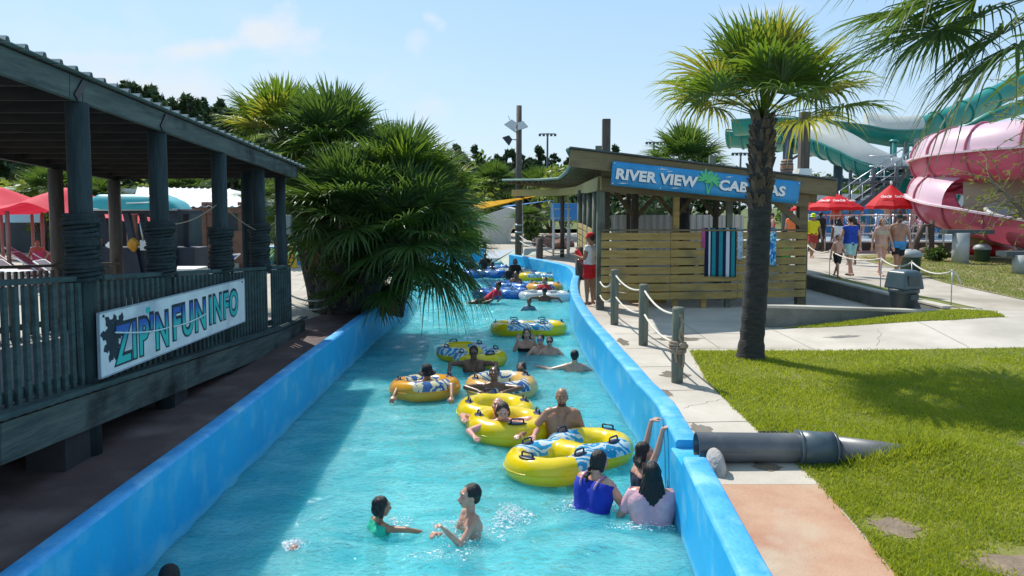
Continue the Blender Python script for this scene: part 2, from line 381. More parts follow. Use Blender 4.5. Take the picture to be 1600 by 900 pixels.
# upper path on the right (at terrace height)
def GH(px,py): return G2(px,py,.95)
up=[(8.62,14.6),(8.7,14.35),(9.5,12.2),(30,11.5),(30,13.2),GH(1600,470),GH(1480,444),GH(1400,421),GH(1345,408),GH(1330,400),GH(1345,394),GH(1480,388),GH(1700,388),(40,60),(9,60),(8.6,22)]
sheet('path',up,CONC,.006)
DAMP=mat('damp_concrete',(.17,.145,.115),(.23,.20,.16),.35,3,bump=.2,bscale=50)
for (cx,cy,rx,ry) in ((1.98,7.7,.13,.3),(2.25,10.3,.22,.25),(1.93,9.3,.08,.22),(2.9,13.1,.5,.22),(1.9,12.8,.1,.4),(5.8,13.1,.35,.12)):
    sheet('damp_patch',[(cx+rx*math.cos(a)*rgk.uniform(.6,1.1),cy+ry*math.sin(a)*rgk.uniform(.6,1.1)) for a in [6.283*i/24 for i in range(24)]],DAMP,.0075,flat=True)
# lawns
lawnA=[G2(1078,549),G2(1105,597),G2(1130,623),G2(1195,684),G2(1245,728),G2(1280,758),G2(1340,824),G2(1400,900),(2.15,3),(2.1,-2),(16,-2),(16,12.0),(13.5,12.05)]
sheet('lawn',lawnA,LAWN,.010)
lawnB=[(5.1,14.22),(6.8,14.28),(8.5,14.36),(9.0,14.0),(8.95,13.6),(8.0,13.55),(7.0,13.75),(6.0,13.95)]
sheet('lawn',lawnB,LAWN,.012)
strip=[(8.63,14.6),(9.0,14.5),(8.95,21.4),(8.52,21.5)]
sheet('lawn',strip,LAWN,.012)
lawnC=[GH(1335,400),GH(1348,407),GH(1400,420),GH(1480,443),GH(1600,469),(30,13.4),(60,20),(60,26),GH(1600,396),GH(1400,396)]
sheet('lawn',lawnC,LAWNB,.012)
lawnL=[G2(300,393),G2(300,408),G2(440,412),G2(482,408),G2(482,394),G2(440,388)]
sheet('lawn',lawnL,LAWN,.008,flat=True,hf=lambda x,y:.6)
rg0=random.Random(5)
for (cx,cy,rx,ry) in ((3.30,4.75,.42,.22),(2.78,5.35,.22,.2),(3.75,4.45,.3,.15),(2.28,6.62,.14,.12),(5.2,7.2,.3,.12),(6.2,8.6,.35,.12)):
    sheet('bare_soil',[(cx+rx*math.cos(a)*rg0.uniform(.55,1.15),cy+ry*math.sin(a)*rg0.uniform(.55,1.15)) for a in [6.283*i/22 for i in range(22)]],SOIL,.015,flat=True)
# strip between left wall and pavilion, pavilion shade put into its dark colour
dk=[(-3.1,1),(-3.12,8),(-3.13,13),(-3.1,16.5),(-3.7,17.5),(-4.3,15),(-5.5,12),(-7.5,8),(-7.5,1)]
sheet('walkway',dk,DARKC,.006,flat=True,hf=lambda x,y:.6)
# river bed
rf=MB(); rf.add([(-18,-3,-.9),(3,-3,-.9),(3,42,-.9),(-18,42,-.9)],[(0,1,2,3)]); struct(rf.build('river_bed',POOLF))
# water
def water():
    xs=sorted(set([-17+i*.6 for i in range(23)]+[-3.2+i*.06 for i in range(98)]))
    ys=[0.5]
    while ys[-1]<42: ys.append(ys[-1]+max(.05,ys[-1]*.0085))
    X,Y=np.meshgrid(np.array(xs),np.array(ys))
    Z=np.zeros_like(X); rg=np.random.default_rng(3)
    for k in range(26):
        wl=.28*1.12**k if k<14 else .18+.05*(k-14); a=rg.uniform(0,2*math.pi); dx,dy=math.cos(a),math.sin(a)
        amp=.0042*(wl**.75); ph=rg.uniform(0,6.28)
        wx=.35*np.sin(Y*1.3+ph)+.3*np.sin(X*1.7+ph*2)
        Z+=amp*np.sin((X*dx+Y*dy+wx*.5)*2*math.pi/wl+ph)
    v=np.stack([X,Y,Z],-1).reshape(-1,3); nx=len(xs); ny=len(ys)
    f=[(j*nx+i,j*nx+i+1,(j+1)*nx+i+1,(j+1)*nx+i) for j in range(ny-1) for i in range(nx-1)]
    me=bpy.data.meshes.new('river_water'); me.from_pydata(v.tolist(),[],f); me.polygons.foreach_set('use_smooth',[True]*len(f))
    m=bpy.data.materials.new('water'); m.use_nodes=True; N,L=nt(m); N.remove(N['Principled BSDF'])
    tc=N.new('ShaderNodeTexCoord')
    mp=N.new('ShaderNodeMapping'); mp.inputs['Scale'].default_value=(1,1.25,1); L.new(tc.outputs['Object'],mp.inputs[0])
    n1=N.new('ShaderNodeTexNoise'); n1.inputs['Scale'].default_value=5.0; n1.inputs['Detail'].default_value=3; n1.inputs['Distortion'].default_value=.8
    n2=N.new('ShaderNodeTexNoise'); n2.inputs['Scale'].default_value=13; n2.inputs['Detail'].default_value=4; n2.inputs['Distortion'].default_value=.6
    L.new(mp.outputs[0],n1.inputs['Vector']); L.new(mp.outputs[0],n2.inputs['Vector'])
    b1=N.new('ShaderNodeBump'); b1.inputs['Strength'].default_value=1; b1.inputs['Distance'].default_value=.042
    b2=N.new('ShaderNodeBump'); b2.inputs['Strength'].default_value=1; b2.inputs['Distance'].default_value=.045
    L.new(n1.outputs[0],b1.inputs['Height']); L.new(n2.outputs[0],b2.inputs['Height']); L.new(b1.outputs[0],b2.inputs['Normal'])
    tr=N.new('ShaderNodeBsdfTransparent'); tr.inputs[0].default_value=(.60,.93,.96,1)
    n3=N.new('ShaderNodeTexNoise'); n3.inputs['Scale'].default_value=.7; n3.inputs['Detail'].default_value=5; n3.inputs['Distortion'].default_value=1.2
    mp3=N.new('ShaderNodeMapping'); mp3.inputs['Scale'].default_value=(1.3,2.6,1); L.new(tc.outputs['Object'],mp3.inputs[0]); L.new(mp3.outputs[0],n3.inputs['Vector'])
    r3=N.new('ShaderNodeValToRGB'); e=r3.color_ramp.elements; e[0].position=.35; e[0].color=(.07,.54,.62,1); e[1].position=.72; e[1].color=(.24,.76,.80,1)
    L.new(n3.outputs[0],r3.inputs[0])
    df=N.new('ShaderNodeSubsurfaceScattering'); df.falloff='BURLEY'; df.inputs['Scale'].default_value=.55; df.inputs['Radius'].default_value=(.35,1,1); L.new(r3.outputs[0],df.inputs[0]); L.new(b1.outputs[0],df.inputs['Normal'])
    mx=N.new('ShaderNodeMixShader'); mx.inputs[0].default_value=.55; L.new(tr.outputs[0],mx.inputs[1]); L.new(df.outputs[0],mx.inputs[2])
    gl=N.new('ShaderNodeBsdfGlossy'); gl.inputs['Roughness'].default_value=.045; L.new(b2.outputs[0],gl.inputs['Normal'])
    fr=N.new('ShaderNodeFresnel'); fr.inputs['IOR'].default_value=1.33; L.new(b2.outputs[0],fr.inputs['Normal'])
    m2=N.new('ShaderNodeMixShader'); L.new(fr.outputs[0],m2.inputs[0]); L.new(mx.outputs[0],m2.inputs[1]); L.new(gl.outputs[0],m2.inputs[2])
    L.new(m2.outputs[0],N['Material Output'].inputs[0]); me.materials.append(m)
    o=bpy.data.objects.new('river_water',me); COL.objects.link(o); struct(o)
water()
# grass blades
def grass(name,poly,n,h,seedr,cols,near=None,bare=None):
    rg=np.random.default_rng(seedr); P=np.array(poly); lo=P.min(0); hi=P.max(0); pts=[]
    def inside(x,y):
        c=np.zeros(len(x),bool); k=len(P)
        for i in range(k):
            x1,y1=P[i]; x2,y2=P[(i+1)%k]
            if y1==y2: continue
            cond=((y1>y)!=(y2>y))&(x<(x2-x1)*(y-y1)/(y2-y1)+x1); c^=cond
        return c
    tot=0; A=[]
    while tot<n:
        x=rg.uniform(lo[0],hi[0],n); y=rg.uniform(lo[1],hi[1],n); k=inside(x,y)
        if near is not None: k&=rg.uniform(0,1,n)<np.minimum(1,(near/np.maximum(y,.1))**2.0)
        x=x[k];y=y[k]
        nz=np.array([mnoise.noise(Vector((a*.9,b*.9,3.3)))+.5*mnoise.noise(Vector((a*3,b*3,1))) for a,b in zip(x,y)])
        if bare is not None:
            thr=np.zeros(len(x))
            for bx,by,br in bare: thr=np.maximum(thr,1.3-np.hypot(x-bx,y-by)/br)
            kk=(nz*.9+.35*rg.standard_normal(len(x)))>thr*1.6-.75; x=x[kk];y=y[kk];nz=nz[kk]
        A.append(np.stack([x,y,nz],1)); tot+=len(x)
    A=np.concatenate(A)[:n]; x,y,nz=A.T
    x=x+rg.normal(0,.018,n); y=y+rg.normal(0,.018,n); z=np.array([hgt(a,b) for a,b in zip(x,y)])+.008
    hh=h*rg.uniform(.5,1.3,n)*(1+.5*nz); a=rg.uniform(0,6.28,n); w=.0035*(1+y*.12); ln=rg.uniform(.2,1.1,n)*hh; b=rg.uniform(0,6.28,n)
    V=np.zeros((n,3,3)); V[:,0]=np.stack([x-np.cos(a)*w,y-np.sin(a)*w,z],1); V[:,1]=np.stack([x+np.cos(a)*w,y+np.sin(a)*w,z],1)
    V[:,2]=np.stack([x+np.cos(b)*ln,y+np.sin(b)*ln,z+hh],1)
    me=bpy.data.meshes.new(name); me.vertices.add(n*3); me.vertices.foreach_set('co',V.reshape(-1)); me.loops.add(n*3); me.loops.foreach_set('vertex_index',np.arange(n*3,dtype=np.int32))
    me.polygons.add(n); me.polygons.foreach_set('loop_start',np.arange(0,n*3,3,dtype=np.int32)); me.polygons.foreach_set('loop_total',np.full(n,3,dtype=np.int32)); me.update(); me.validate()
    me.materials.append(cols); o=bpy.data.objects.new(name,me); COL.objects.link(o); o['kind']='stuff'; return o
GRM=leafmat('grass_blades',(.10,.185,.008),(.37,.39,.035),(.48,.54,.03),.45,1.3,.5)
GRM2=leafmat('dry_grass_blades',(.14,.18,.02),(.30,.26,.10),(.35,.38,.08),.4,2.0,.6)
g=grass('grass',[G2(1078,549),G2(1105,597),G2(1130,623),G2(1195,684),G2(1245,728),G2(1280,758),G2(1340,824),G2(1400,900),(2.3,3.5),(8,3.5),(10,12.0)],300000,.036,1,GRM,near=5.5,bare=[(3.35,4.75,.42),(2.75,5.35,.25),(2.3,6.6,.25),(4.3,4.5,.3),(5.2,7.2,.3)])
tag(g,'short bright green lawn grass beside the river walkway','grass')
g=grass('grass',[(2.95,6.55),(3.7,6.5),(4.1,6.75),(4.0,7.1),(3.6,6.98),(3.45,6.86),(2.98,6.72)],1800,.085,12,GRM); tag(g,'taller grass tufts around the buried end of the grey pipe','grass')
g=grass('grass',lawnB,7000,.035,2,GRM); tag(g,'small wedge of grass in front of the low concrete block wall','grass')
g=grass('grass',[GH(1345,402),GH(1400,419),GH(1480,442),GH(1600,468),(22,17),(22,24),(17,26)],40000,.05,3,GRM2,near=18); tag(g,'patchy dry grass under the pink water slide','grass')
g=grass('grass',[(p[0],p[1]) for p in lawnL],15000,.05,4,GRM); tag(g,'bright grass patch beyond the wooden pavilion','grass')
# low walls right
def blockwall(label,a,b,za,zb,zg,th=.2):
    t=thing('low_block_wall',label,'wall',(*a,zg),0)
    a3=Vector((*a,0));b3=Vector((*b,0)); d=(b3-a3).normalized(); nrm=Vector((d.y,-d.x,0))
    if nrm.y>0: nrm=-nrm
    L=(b3-a3).length
    m=MB(); c=MB()
    def Pt(p,off,z): return Vector((p.x,p.y,0))+nrm*(-off)+Vector((0,0,z))
    m.add([Pt(a3,0,zg-.3),Pt(b3,0,zg-.3),Pt(b3,0,zb-.05),Pt(a3,0,za-.05),Pt(a3,th,zg-.3),Pt(b3,th,zg-.3),Pt(b3,th,zb-.05),Pt(a3,th,za-.05)],[(0,1,2,3),(4,7,6,5),(0,3,7,4),(1,5,6,2)])
    o=.012
    a4=a3-d*o; b4=b3+d*o
    c.add([Pt(a4,-o,za-.055),Pt(b4,-o,zb-.055),Pt(b4,-o,zb),Pt(a4,-o,za),Pt(a4,th+o,za-.055),Pt(b4,th+o,zb-.055),Pt(b4,th+o,zb),Pt(a4,th+o,za)],[(0,1,2,3),(4,7,6,5),(0,3,7,4),(1,5,6,2),(3,2,6,7),(0,4,5,1)])
    # mortar joints as slim raised lines
    j=MB()
    if za-zg>.3:
        k=1
        while k*.4<L:
            p=a3+d*(k*.4); zt=za+(zb-za)*(k*.4/L)
            if zt-zg>.15: j.box(p+nrm*.001+Vector((0,0,(zg+zt-.05)/2)),(.008,.006,max(.02,zt-.05-zg)),Matrix.Rotation(math.atan2(d.y,d.x),3,'Z'))
            k+=1
        j.beam(Pt(a3,-.001,zg+.2),Pt(a3+d*L*.55,-.001,zg+.2),.006,.008)
    for q in (m,c,j): rebase(q,t.location)
    m.build('block_body',BLOCK,t); c.build('wall_cap',mat('pale_cap_concrete',(.42,.39,.33),(.52,.49,.42),.9,3,c3=(.3,.28,.24)),t,bevel=.012)
    if j.v: j.build('mortar_joint',mat('mortar',(.22,.21,.19),None,.9),t)
    return t
blockwall('low concrete block wall with pale cap tapering down towards the right',(4.75,14.35),(8.5,14.5),1.04,.9,.6)
blockwall('retaining wall behind the ramp running back from the waste bin beside the cabana',(8.42,14.66),(8.28,21.7),.98,1.0,.6)
# ---------------------------------------------------------------- pavilion on the left
def pavilion():
    T=thing('wooden_pavilion','weathered wooden pavilion with metal roof and picket railing raised beside the left bank','pavilion',(-5.6,9,.6))
    O=T.location
    def dz(y): return 1.36-.066*(y-5.3) if y<13.2 else .84     # deck height along the ramp
    X0,X1=-3.95,-7.4; Y0,Y1=2.2,14.0
    def B(mb,name,m,par=T,**k): return rebase(mb,O).build(name,m,par,**k)
    # deck planks
    d=MB(); y=Y0
    while y<Y1:
        d.box(((X0+X1)/2,y+.07,dz(y+.07)-.02),(3.55,.135,.035)); y+=.145
    B(d,'deck',DECKW)
    e=MB()
    ys=[Y0,5.6,8.9,12.3,Y1]
    for a,b in zip(ys,ys[1:]): e.beam((X0+.06,a+.004,dz(a)-.20),(X0+.06,b-.004,dz(b)-.20),.05,.32); e.beam((X1-.1,a,dz(a)-.20),(X1-.1,b,dz(b)-.20),.05,.32)
    B(e,'edge_board',WOODB,bevel=.004)
    e=MB()
    for a,b in zip(ys,ys[1:]): e.beam((X0+.03,a,dz(a)+.015),(X0+.03,b,dz(b)+.015),.2,.045)
    B(e,'toe_board',WOODG)
    s=MB()
    for yy in (4.5,6.7,8.8,10.8,12.6,13.8):
        for xx in (X0-.15,X1+.2): s.box((xx,yy,(dz(yy)+.2)/2),(.35,.4,dz(yy)-.65+.45))
    build_each(rebase(s,O),'support_pier',mat('dark_pier',(.03,.028,.03),(.05,.045,.045),.9,3),T)
    # posts
    def zt(y): return 3.95-.067*(y-5.9)            # underside of roof beam
    front=[(125,6.98),(248,8.62),(343,10.35),(404,12.2),(438,13.5)]
    for i,(px,yy) in enumerate([(None,4.3)]+front):
        x=-4.03 if px is None else XD(px,yy,3.1)
        m=MB(); r=.10 if i<5 else .09
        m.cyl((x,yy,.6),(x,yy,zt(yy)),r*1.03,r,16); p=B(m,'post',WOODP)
        if i in(0,1,2,3,4):
            zc=dz(yy)
            w=MB(); lo,hi=(zc+1.0,zc+1.62) if i<4 else (zc+.95,zc+1.75)
            k=int((hi-lo)/.034)
            for t in range(k):
                z=lo+.034*t; rr=r+.028+.010*math.sin(t*2.1+i)+ .018*abs(math.sin(t*.33+i))+(.012 if t<4 or t>k-4 else 0)
                w.tube([(x+math.cos(a)*rr,yy+math.sin(a)*rr,z+.03*a/6.283+.012*math.sin(a+t)) for a in [2*math.pi*q/16 for q in range(17)]],.021,6)
            w=rebase(w,O); w.build('rope_wrap',ROPED,p)
    x=XD(392,12.5,2); m=MB(); m.cyl((x-.05,12.6,.6),(x-.05,12.6,zt(12.6)),.12,.115,14); B(m,'post',WOODP)
    for i,yy in enumerate((4.4,8.2,12.3,14.1)):
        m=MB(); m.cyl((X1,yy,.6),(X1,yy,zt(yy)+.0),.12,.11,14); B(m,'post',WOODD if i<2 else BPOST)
    # beams
    b=MB(); yb=[1.5,6.75,6.95,8.55,11.2,12.5,13.75]
    for a,c in zip(yb,yb[1:]):
        b.beam((-3.93,a+.006,zt(a)+.105),(-3.93,c-.006,zt(c)+.105),.06,.21)
    B(b,'roof_beam',WOODB,bevel=.004)
    b=MB()
    for xx in (X1,): b.beam((xx,1.5,zt(1.5)+.13),(xx,14.3,zt(14.3)+.13),.09,.25)
    b.beam((-3.9,13.78,zt(13.8)+.15),(X1,14.2,zt(14)+.15),.07,.26)
    B(b,'back_beam',WOODD)
    j=MB(); y=1.7
    while y<14: j.beam((-3.97,y,zt(y)+.13),(X1-.3,y,zt(y)+.13),.05,.13); y+=.61
    B(j,'joist',WOODD)
    # braces + bolts dark plates at the posts
    p=MB()
    for px,yy in front[:2]:
        x=XD(px,yy,2); p.beam((-3.893,yy-.16,zt(yy)+.03),(-3.893,yy-.02,zt(yy)+.18),.02,.07)
    B(p,'strap_plate',BLACK)
    # corrugated roof
    r=MB(); y=1.2; pts=[]; 
    while y<14.15:
        pts+= [(y,0),(y+.05,.0),(y+.065,.035),(y+.095,.035),(y+.11,0)]; y+=.2286
    pts.append((14.2,0))
    vs=[];f=[]
    for (yy,h) in pts:
        z=zt(yy)+.245+h
        vs+=[(-3.84,yy,z),(-7.95,yy,z),(-3.84,yy,z-.006),(-7.95,yy,z-.006)]
    for i in range(len(pts)-1):
        a=i*4; c=a+4; f+=[(a,c,c+1,a+1),(a+2,a+3,c+3,c+2),(a,a+2,c+2,c),(a+1,c+1,c+3,a+3)]
    r.add(vs,f); B(r,'roof',ROOFM)
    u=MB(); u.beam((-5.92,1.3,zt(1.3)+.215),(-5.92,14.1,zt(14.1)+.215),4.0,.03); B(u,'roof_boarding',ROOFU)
    # railing sections
    secs=[(3.0,6.88),(7.08,8.52),(8.72,10.25),(10.45,12.08),(12.3,13.4)]
    for a,c in secs:
        m=MB(); x=X0-.04
        m.beam((x,a,dz(a)+1.02),(x,c,dz(c)+1.02),.10,.045); m.beam((x,a,dz(a)+.11),(x,c,dz(c)+.11),.05,.09)
        k=int((c-a)/.128); 
        for i in range(k+1):
            y=a+.05+(c-a-.1)*i/k; q=.004*math.sin(i*5+a)
            m.beam((x+.045,y+q,dz(y)+.03),(x+.045,y-q,dz(y)+.985),.035,.05,up=(0,1,0))
        B(m,'railing',WOODG,bevel=.003)
    m=MB(); x=X1+.05; a,c=2.5,14.0
    m.beam((x,a,dz(a)+1.02),(x,c,dz(c)+1.02),.1,.045); m.beam((x,a,dz(a)+.11),(x,c,dz(c)+.11),.05,.09)
    for i in range(78):
        y=a+.05+(c-a-.1)*i/77; m.box((x,y,dz(y)+.5),(.035,.045,.98))
    B(m,'railing',BPOST)
    # hanging string between the posts
    m=MB(); A=Vector((-4.1,8.62,2.72)); Bq=Vector((XD(343,10.35,2.9),10.35,2.98))
    m.tube([A.lerp(Bq,t/8)-Vector((0,0,.10*math.sin(math.pi*t/8))) for t in range(9)],.008,5)
    A=Bq; Bq=Vector((XD(404,12.2,2.5),12.2,2.52)); m.tube([A.lerp(Bq,t/8)-Vector((0,0,.04*math.sin(math.pi*t/8))) for t in range(9)],.007,5)
    B(m,'string',ROPEB)
    return T
pavilion()
# text meshes
def text_mesh(s,size,offset=0,extrude=.002,shear=0,spacing=1.0):
    c=bpy.data.curves.new('t','FONT'); c.body=s; c.size=size; c.offset=offset; c.extrude=extrude; c.shear=shear; c.space_character=spacing; c.resolution_u=3; c.align_x='LEFT'; c.fill_mode='BOTH'
    o=bpy.data.objects.new('t',c); COL.objects.link(o); bpy.context.view_layer.update()
    dg=bpy.context.evaluated_depsgraph_get(); me=bpy.data.meshes.new_from_object(o.evaluated_get(dg)); bpy.data.objects.remove(o); return me
def place_text(name,me,m,M,parent,sx=None,wid=None,hgtt=None):
    n=len(me.vertices); co=np.zeros(n*3); me.vertices.foreach_get('co',co); co=co.reshape(-1,3)
    lo=co[:,:2].min(0); hi=co[:,:2].max(0)
    if wid: co[:,0]=(co[:,0]-lo[0])/(hi[0]-lo[0])*wid
    if hgtt: co[:,1]=(co[:,1]-lo[1])/(hi[1]-lo[1])*hgtt
    me.vertices.foreach_set('co',co.reshape(-1)); me.transform(M); me.materials.clear(); me.materials.append(m); me.update()
    o=bpy.data.objects.new(name,me); COL.objects.link(o); o.parent=parent; return o
def frame(o,xd,up):            # local x along xd, y along up
    x=Vector(xd).normalized(); u=Vector(up).normalized(); z=x.cross(u).normalized(); u=z.cross(x)
    M=Matrix((x,u,z)).transposed().to_4x4(); M.translation=Vector(o); return M
def leaf_shape(L,W,n=9,teeth=.35,seed=0):
    rg=random.Random(seed); up=[];dn=[]
    for i in range(n+1):
        t=i/n; w=W*math.sin(math.pi*min(1,t*.92+.05))**.7
        up.append((t*L,w*(1 if i%2 else 1-teeth)+.0)); dn.append((t*L-.01,-w*(1 if i%2==0 else 1-teeth)))
    return up+dn[::-1]
def sign_zip():
    a=D(137,545,6.95); # sign plane x about -3.86
    P0=Vector((-3.84,6.93,1.33)); P1=Vector((-3.84,10.75,1.28)); H=.62
    M=frame(P0,P1-P0,(0,0,1)); W=(P1-P0).length
    T=thing('banner_sign','long white sign with blue and teal lettering and black palm on the pavilion railing','sign',P0)
    Ml=M.copy(); Ml.translation=Vector((0,0,0))
    # board
    m=MB(); m.box((W/2,H/2,0),(W,H,.02)); m.v=[tuple(Ml@Vector(v)) for v in m.v]
    m.build('sign_board',mat('chalky_white_board',(.62,.66,.70),(.75,.78,.80),.6,2,c3=(.45,.50,.56),s3=1.5,detail=8),T)
    m=MB(); bz=0
    for (c,s) in (((W/2,H-.006,.003),(W,.014,.026)),((W/2,.006,.003),(W,.014,.026)),((.006,H/2,.003),(.014,H,.026)),((W-.006,H/2,.003),(.014,H,.026))): m.box(c,s)
    m.v=[tuple(Ml@Vector(v)) for v in m.v]; m.build('frame_strip',mat('worn_steel_edge',(.25,.3,.36),(.4,.45,.5),.5,5),T)
    grad=bpy.data.materials.new('blue_to_teal_print'); grad.use_nodes=True; N,L=nt(grad); tc=N.new('ShaderNodeTexCoord'); sx=N.new('ShaderNodeSeparateXYZ'); L.new(tc.outputs['Object'],sx.inputs[0])
    mr=N.new('ShaderNodeMapRange'); mr.inputs['From Min'].default_value=.12; mr.inputs['From Max'].default_value=.5; L.new(sx.outputs['Z'],mr.inputs[0])
    cr=N.new('ShaderNodeValToRGB'); e=cr.color_ramp.elements; e[0].color=(.02,.50,.46,1); e[0].position=.35; e[1].color=(.02,.10,.42,1); e[1].position=.75
    L.new(mr.outputs[0],cr.inputs[0]); L.new(cr.outputs[0],N['Principled BSDF'].inputs['Base Color'])
    teal=mat('teal_print',(.02,.45,.45),None,.5); black=mat('black_print',(.008,.02,.035),None,.5)
    def word(s,x,w,y,h,mt):
        me=text_mesh(s,.5,.034,.002,0,1.16); place_text('outline_'+'lettering',me,black,Ml@Matrix.Translation((x-.02,y-.02,.014)),T,wid=w+.045,hgtt=h+.045)
        me=text_mesh(s,.5,.010,.002,0,1.16); place_text('lettering',me,mt,Ml@Matrix.Translation((x,y,.019)),T,wid=w-.01,hgtt=h-.01)
    word("ZIP'N",.27,1.12,.08,.40,grad); word('FUN',1.52,.90,.11,.38,grad); word('INFO',2.55,.98,.14,.36,teal)
    # palm fronds
    m=MB()
    for k,(ang,L0) in enumerate(((200,.26),(165,.30),(130,.30),(98,.24),(235,.26),(262,.22),(62,.26),(35,.24))):
        poly=leaf_shape(L0,.075,9,.4,k); Rm=Matrix.Rotation(R(ang),4,'Z'); off=Vector((.31,.34,.0105+.0004*k))
        vs=[Ml@(Rm@Vector((p[0],p[1],0))+off) for p in poly]; m.add(vs,[tuple(range(len(poly)))])
    m.build('palm_emblem',black,T,weld=False)
    m=MB(); pts=[(.25+1.12*t,.40-.12*math.sin(math.pi*t*.5),.03) for t in [i/10 for i in range(11)]]
    m.tube([Ml@Vector(p) for p in pts],.009,5); m.tube([Ml@Vector((1.5+.92*t,.27+.03*t-.02*math.sin(math.pi*t),.03)) for t in [i/8 for i in range(9)]],.009,5)
    m.build('zip_line_stroke',mat('pale_stroke',(.6,.7,.74),None,.5),T)
    m=MB(); m.box((.95,.53,.012),(.09,.06,.004)); m.v=[tuple(Ml@Vector(v)) for v in m.v]; m.build('small_sticker',teal,T)
    m=MB()
    for x in (.08,W-.1):
        m.ell(Ml@Vector((x,H-.04,.012)),(.014,)*3,8,5)
    m.build('screw',BLACK,T)
sign_zip()
# ---------------------------------------------------------------- cabana building on the right
FL=Vector((1.97,16.75)); FR=Vector((6.75,17.35))
def cabana():
    T=thing('cabana_building','long timber cabana shelter with slatted wall and low roof curving along the right bank','building',(3,20,.6)); O=T.location
    def B(mb,name,m,par=T,**k): return rebase(mb,O).build(name,m,par,**k)
    def fp(t,off=0,z=0): p=FL.lerp(FR,t); return Vector((p.x,p.y-off,z))
    # front slats
    m=MB(); z=.83; k=0
    rg=random.Random(4)
    while z<2.36:
        for (a,b) in ((0,.33),(.331,.66),(.661,1.0)):
            q=rg.uniform(-.006,.006); m.beam(fp(a,.05+rg.uniform(0,.006),z+.078+q),fp(b,.05,z+.078+q+rg.uniform(-.008,.008)),.035,.162)
        z+=.192
    B(m,'slat_wall',PINE,bevel=.006)
    m=MB(); m.beam(fp(0,.03,2.39),fp(1,.03,2.37),.14,.04); B(m,'top_rail',PINEG)
    # side slats towards the river, in panels
    side=[(1.99,16.9),(2.06,18.6),(2.2,21.4),(2.32,24.0),(2.35,26.2)]
    for i in range(4):
        a=Vector(side[i]); b=Vector(side[i+1]); a2=a.lerp(b,.08); b2=a.lerp(b,.92); m=MB(); z=.83
        if i==0: continue
        while z<2.36: m.beam((a2.x-.06,a2.y,z+.08),(b2.x-.06,b2.y,z+.08),.035,.155); z+=.192
        B(m,'side_slats',PINE)
    # posts
    zr=3.3
    for t,mt,w in ((0.0,GPOST,.17),(.36,PINE,.13),(.62,GPOST,.13),(.985,PINEG,.2)):
        m=MB(); m.box(fp(t,-.06,(.6+zr)/2),(w,w,zr-.6)); B(m,'post',mt,bevel=.006)
    for t,mt in ((.2,GPOST),(.5,PINE),(.8,GPOST)):
        m=MB(); m.box(fp(t,-.06,(.6+.9)/2),(.12,.12,.4)); B(m,'short_post',PINE)
    for (x,y) in side[1:]+[(2.6,28.5),(2.25,33.8)]:
        m=MB(); m.cyl((x,y,.6),(x,y,3.45),.1,.09,10); B(m,'post',BPOST if y>27 else GPOST)
    for (x,y) in ((3.2,19.6),(4.4,20.4),(5.6,20.8),(6.9,21),(3.6,22.4),(5.0,23),(4.0,26)):
        m=MB(); m.box((x,y,2.0),(.13,.13,2.8)); B(m,'post',BPOST)
    m=MB()
    for (x,y) in ((3.2,19.6),(4.4,20.4),(5.6,20.8)):
        m.beam((x,y,2.6),(x+.6,y,3.3),.07,.1); m.beam((x,y,2.6),(x-.55,y,3.3),.07,.1)
    m.beam(fp(.985,0,2.45),fp(.8,0,3.2),.06,.14); build_each(rebase(m,O),'brace',PINEG,T)
    # lower front beam and side beam
    m=MB(); m.beam(fp(-.02,.12,3.40),fp(1.0,.12,3.05),.05,.30); B(m,'front_beam',PINEG,bevel=.006)
    m=MB(); pl=[Vector((1.93,16.6,3.42)),Vector((2.05,21,3.42)),Vector((2.4,26,3.5)),Vector((2.55,30,3.52)),Vector((2.1,33.6,3.5)),Vector((0.0,35.2,3.5))]
    for a,b in zip(pl,pl[1:]): m.beam(a,b,.06,.30)
    B(m,'side_beam',mat('golden_pine',(.38,.28,.10),(.5,.37,.15),.7,2,stretch=(1,1,5),c3=(.28,.2,.08)))
    # roof: left edge polyline -> right edge
    le=[(XD(890,15.75,4.08),15.75,4.08),(1.55,19,4.05),(1.75,24,4.0),(1.9,30,4.0),(1.2,32.5,4.02),(-.4,35.2,4.1)]
    ri=[(XD(1306,17.3,3.45),17.3,3.47),(7.8,20,3.4),(8,24,3.4),(7.6,30,3.4),(6,36,3.5),(1.5,39.5,4.0)]
    u=MB(); tp=MB()
    n=len(le); vs=[];
    for l,r in zip(le,ri):
        for k in range(7): vs.append(Vector(l).lerp(Vector(r),k/6))
    f=[(i*7+k,i*7+k+1,(i+1)*7+k+1,(i+1)*7+k) for i in range(n-1) for k in range(6)]
    tp.add([v+Vector((0,0,.05)) for v in vs],f); B(tp,'roof',mat('green_grey_roofing',(.10,.15,.13),(.16,.2,.17),.7,3)).modifiers.new('s','SOLIDIFY').thickness=.04
    # joists under the roof fanning with the eave
    for i in range(n-1):
        A=Vector(le[i]);Bq=Vector(le[i+1]);C=Vector(ri[i]);E=Vector(ri[i+1]); k=max(2,int((Bq-A).length/.42))
        for q in range(k):
            t=(q+.5)/k; a=A.lerp(Bq,t)+Vector((.04,0,-.09)); b=C.lerp(E,t)+Vector((0,0,-.09)); u.beam(a,b,.045,.13)
    B(u,'joist',PINEG)
    g=MB(); g.tube([Vector(p)+Vector((-.03,0,.0)) for p in le],.055,6); B(g,'gutter',mat('green_gutter',(.10,.20,.17),(.16,.26,.22),.5,3))
    # front fascia
    a=Vector(le[0]); b=Vector(ri[0]); up=Vector((0,0,1))
    m=MB(); m.beam(a+Vector((0,-.03,-.16)),b+Vector((0,-.03,-.16)),.045,.36); B(m,'fascia_board',PINEG,bevel=.005)
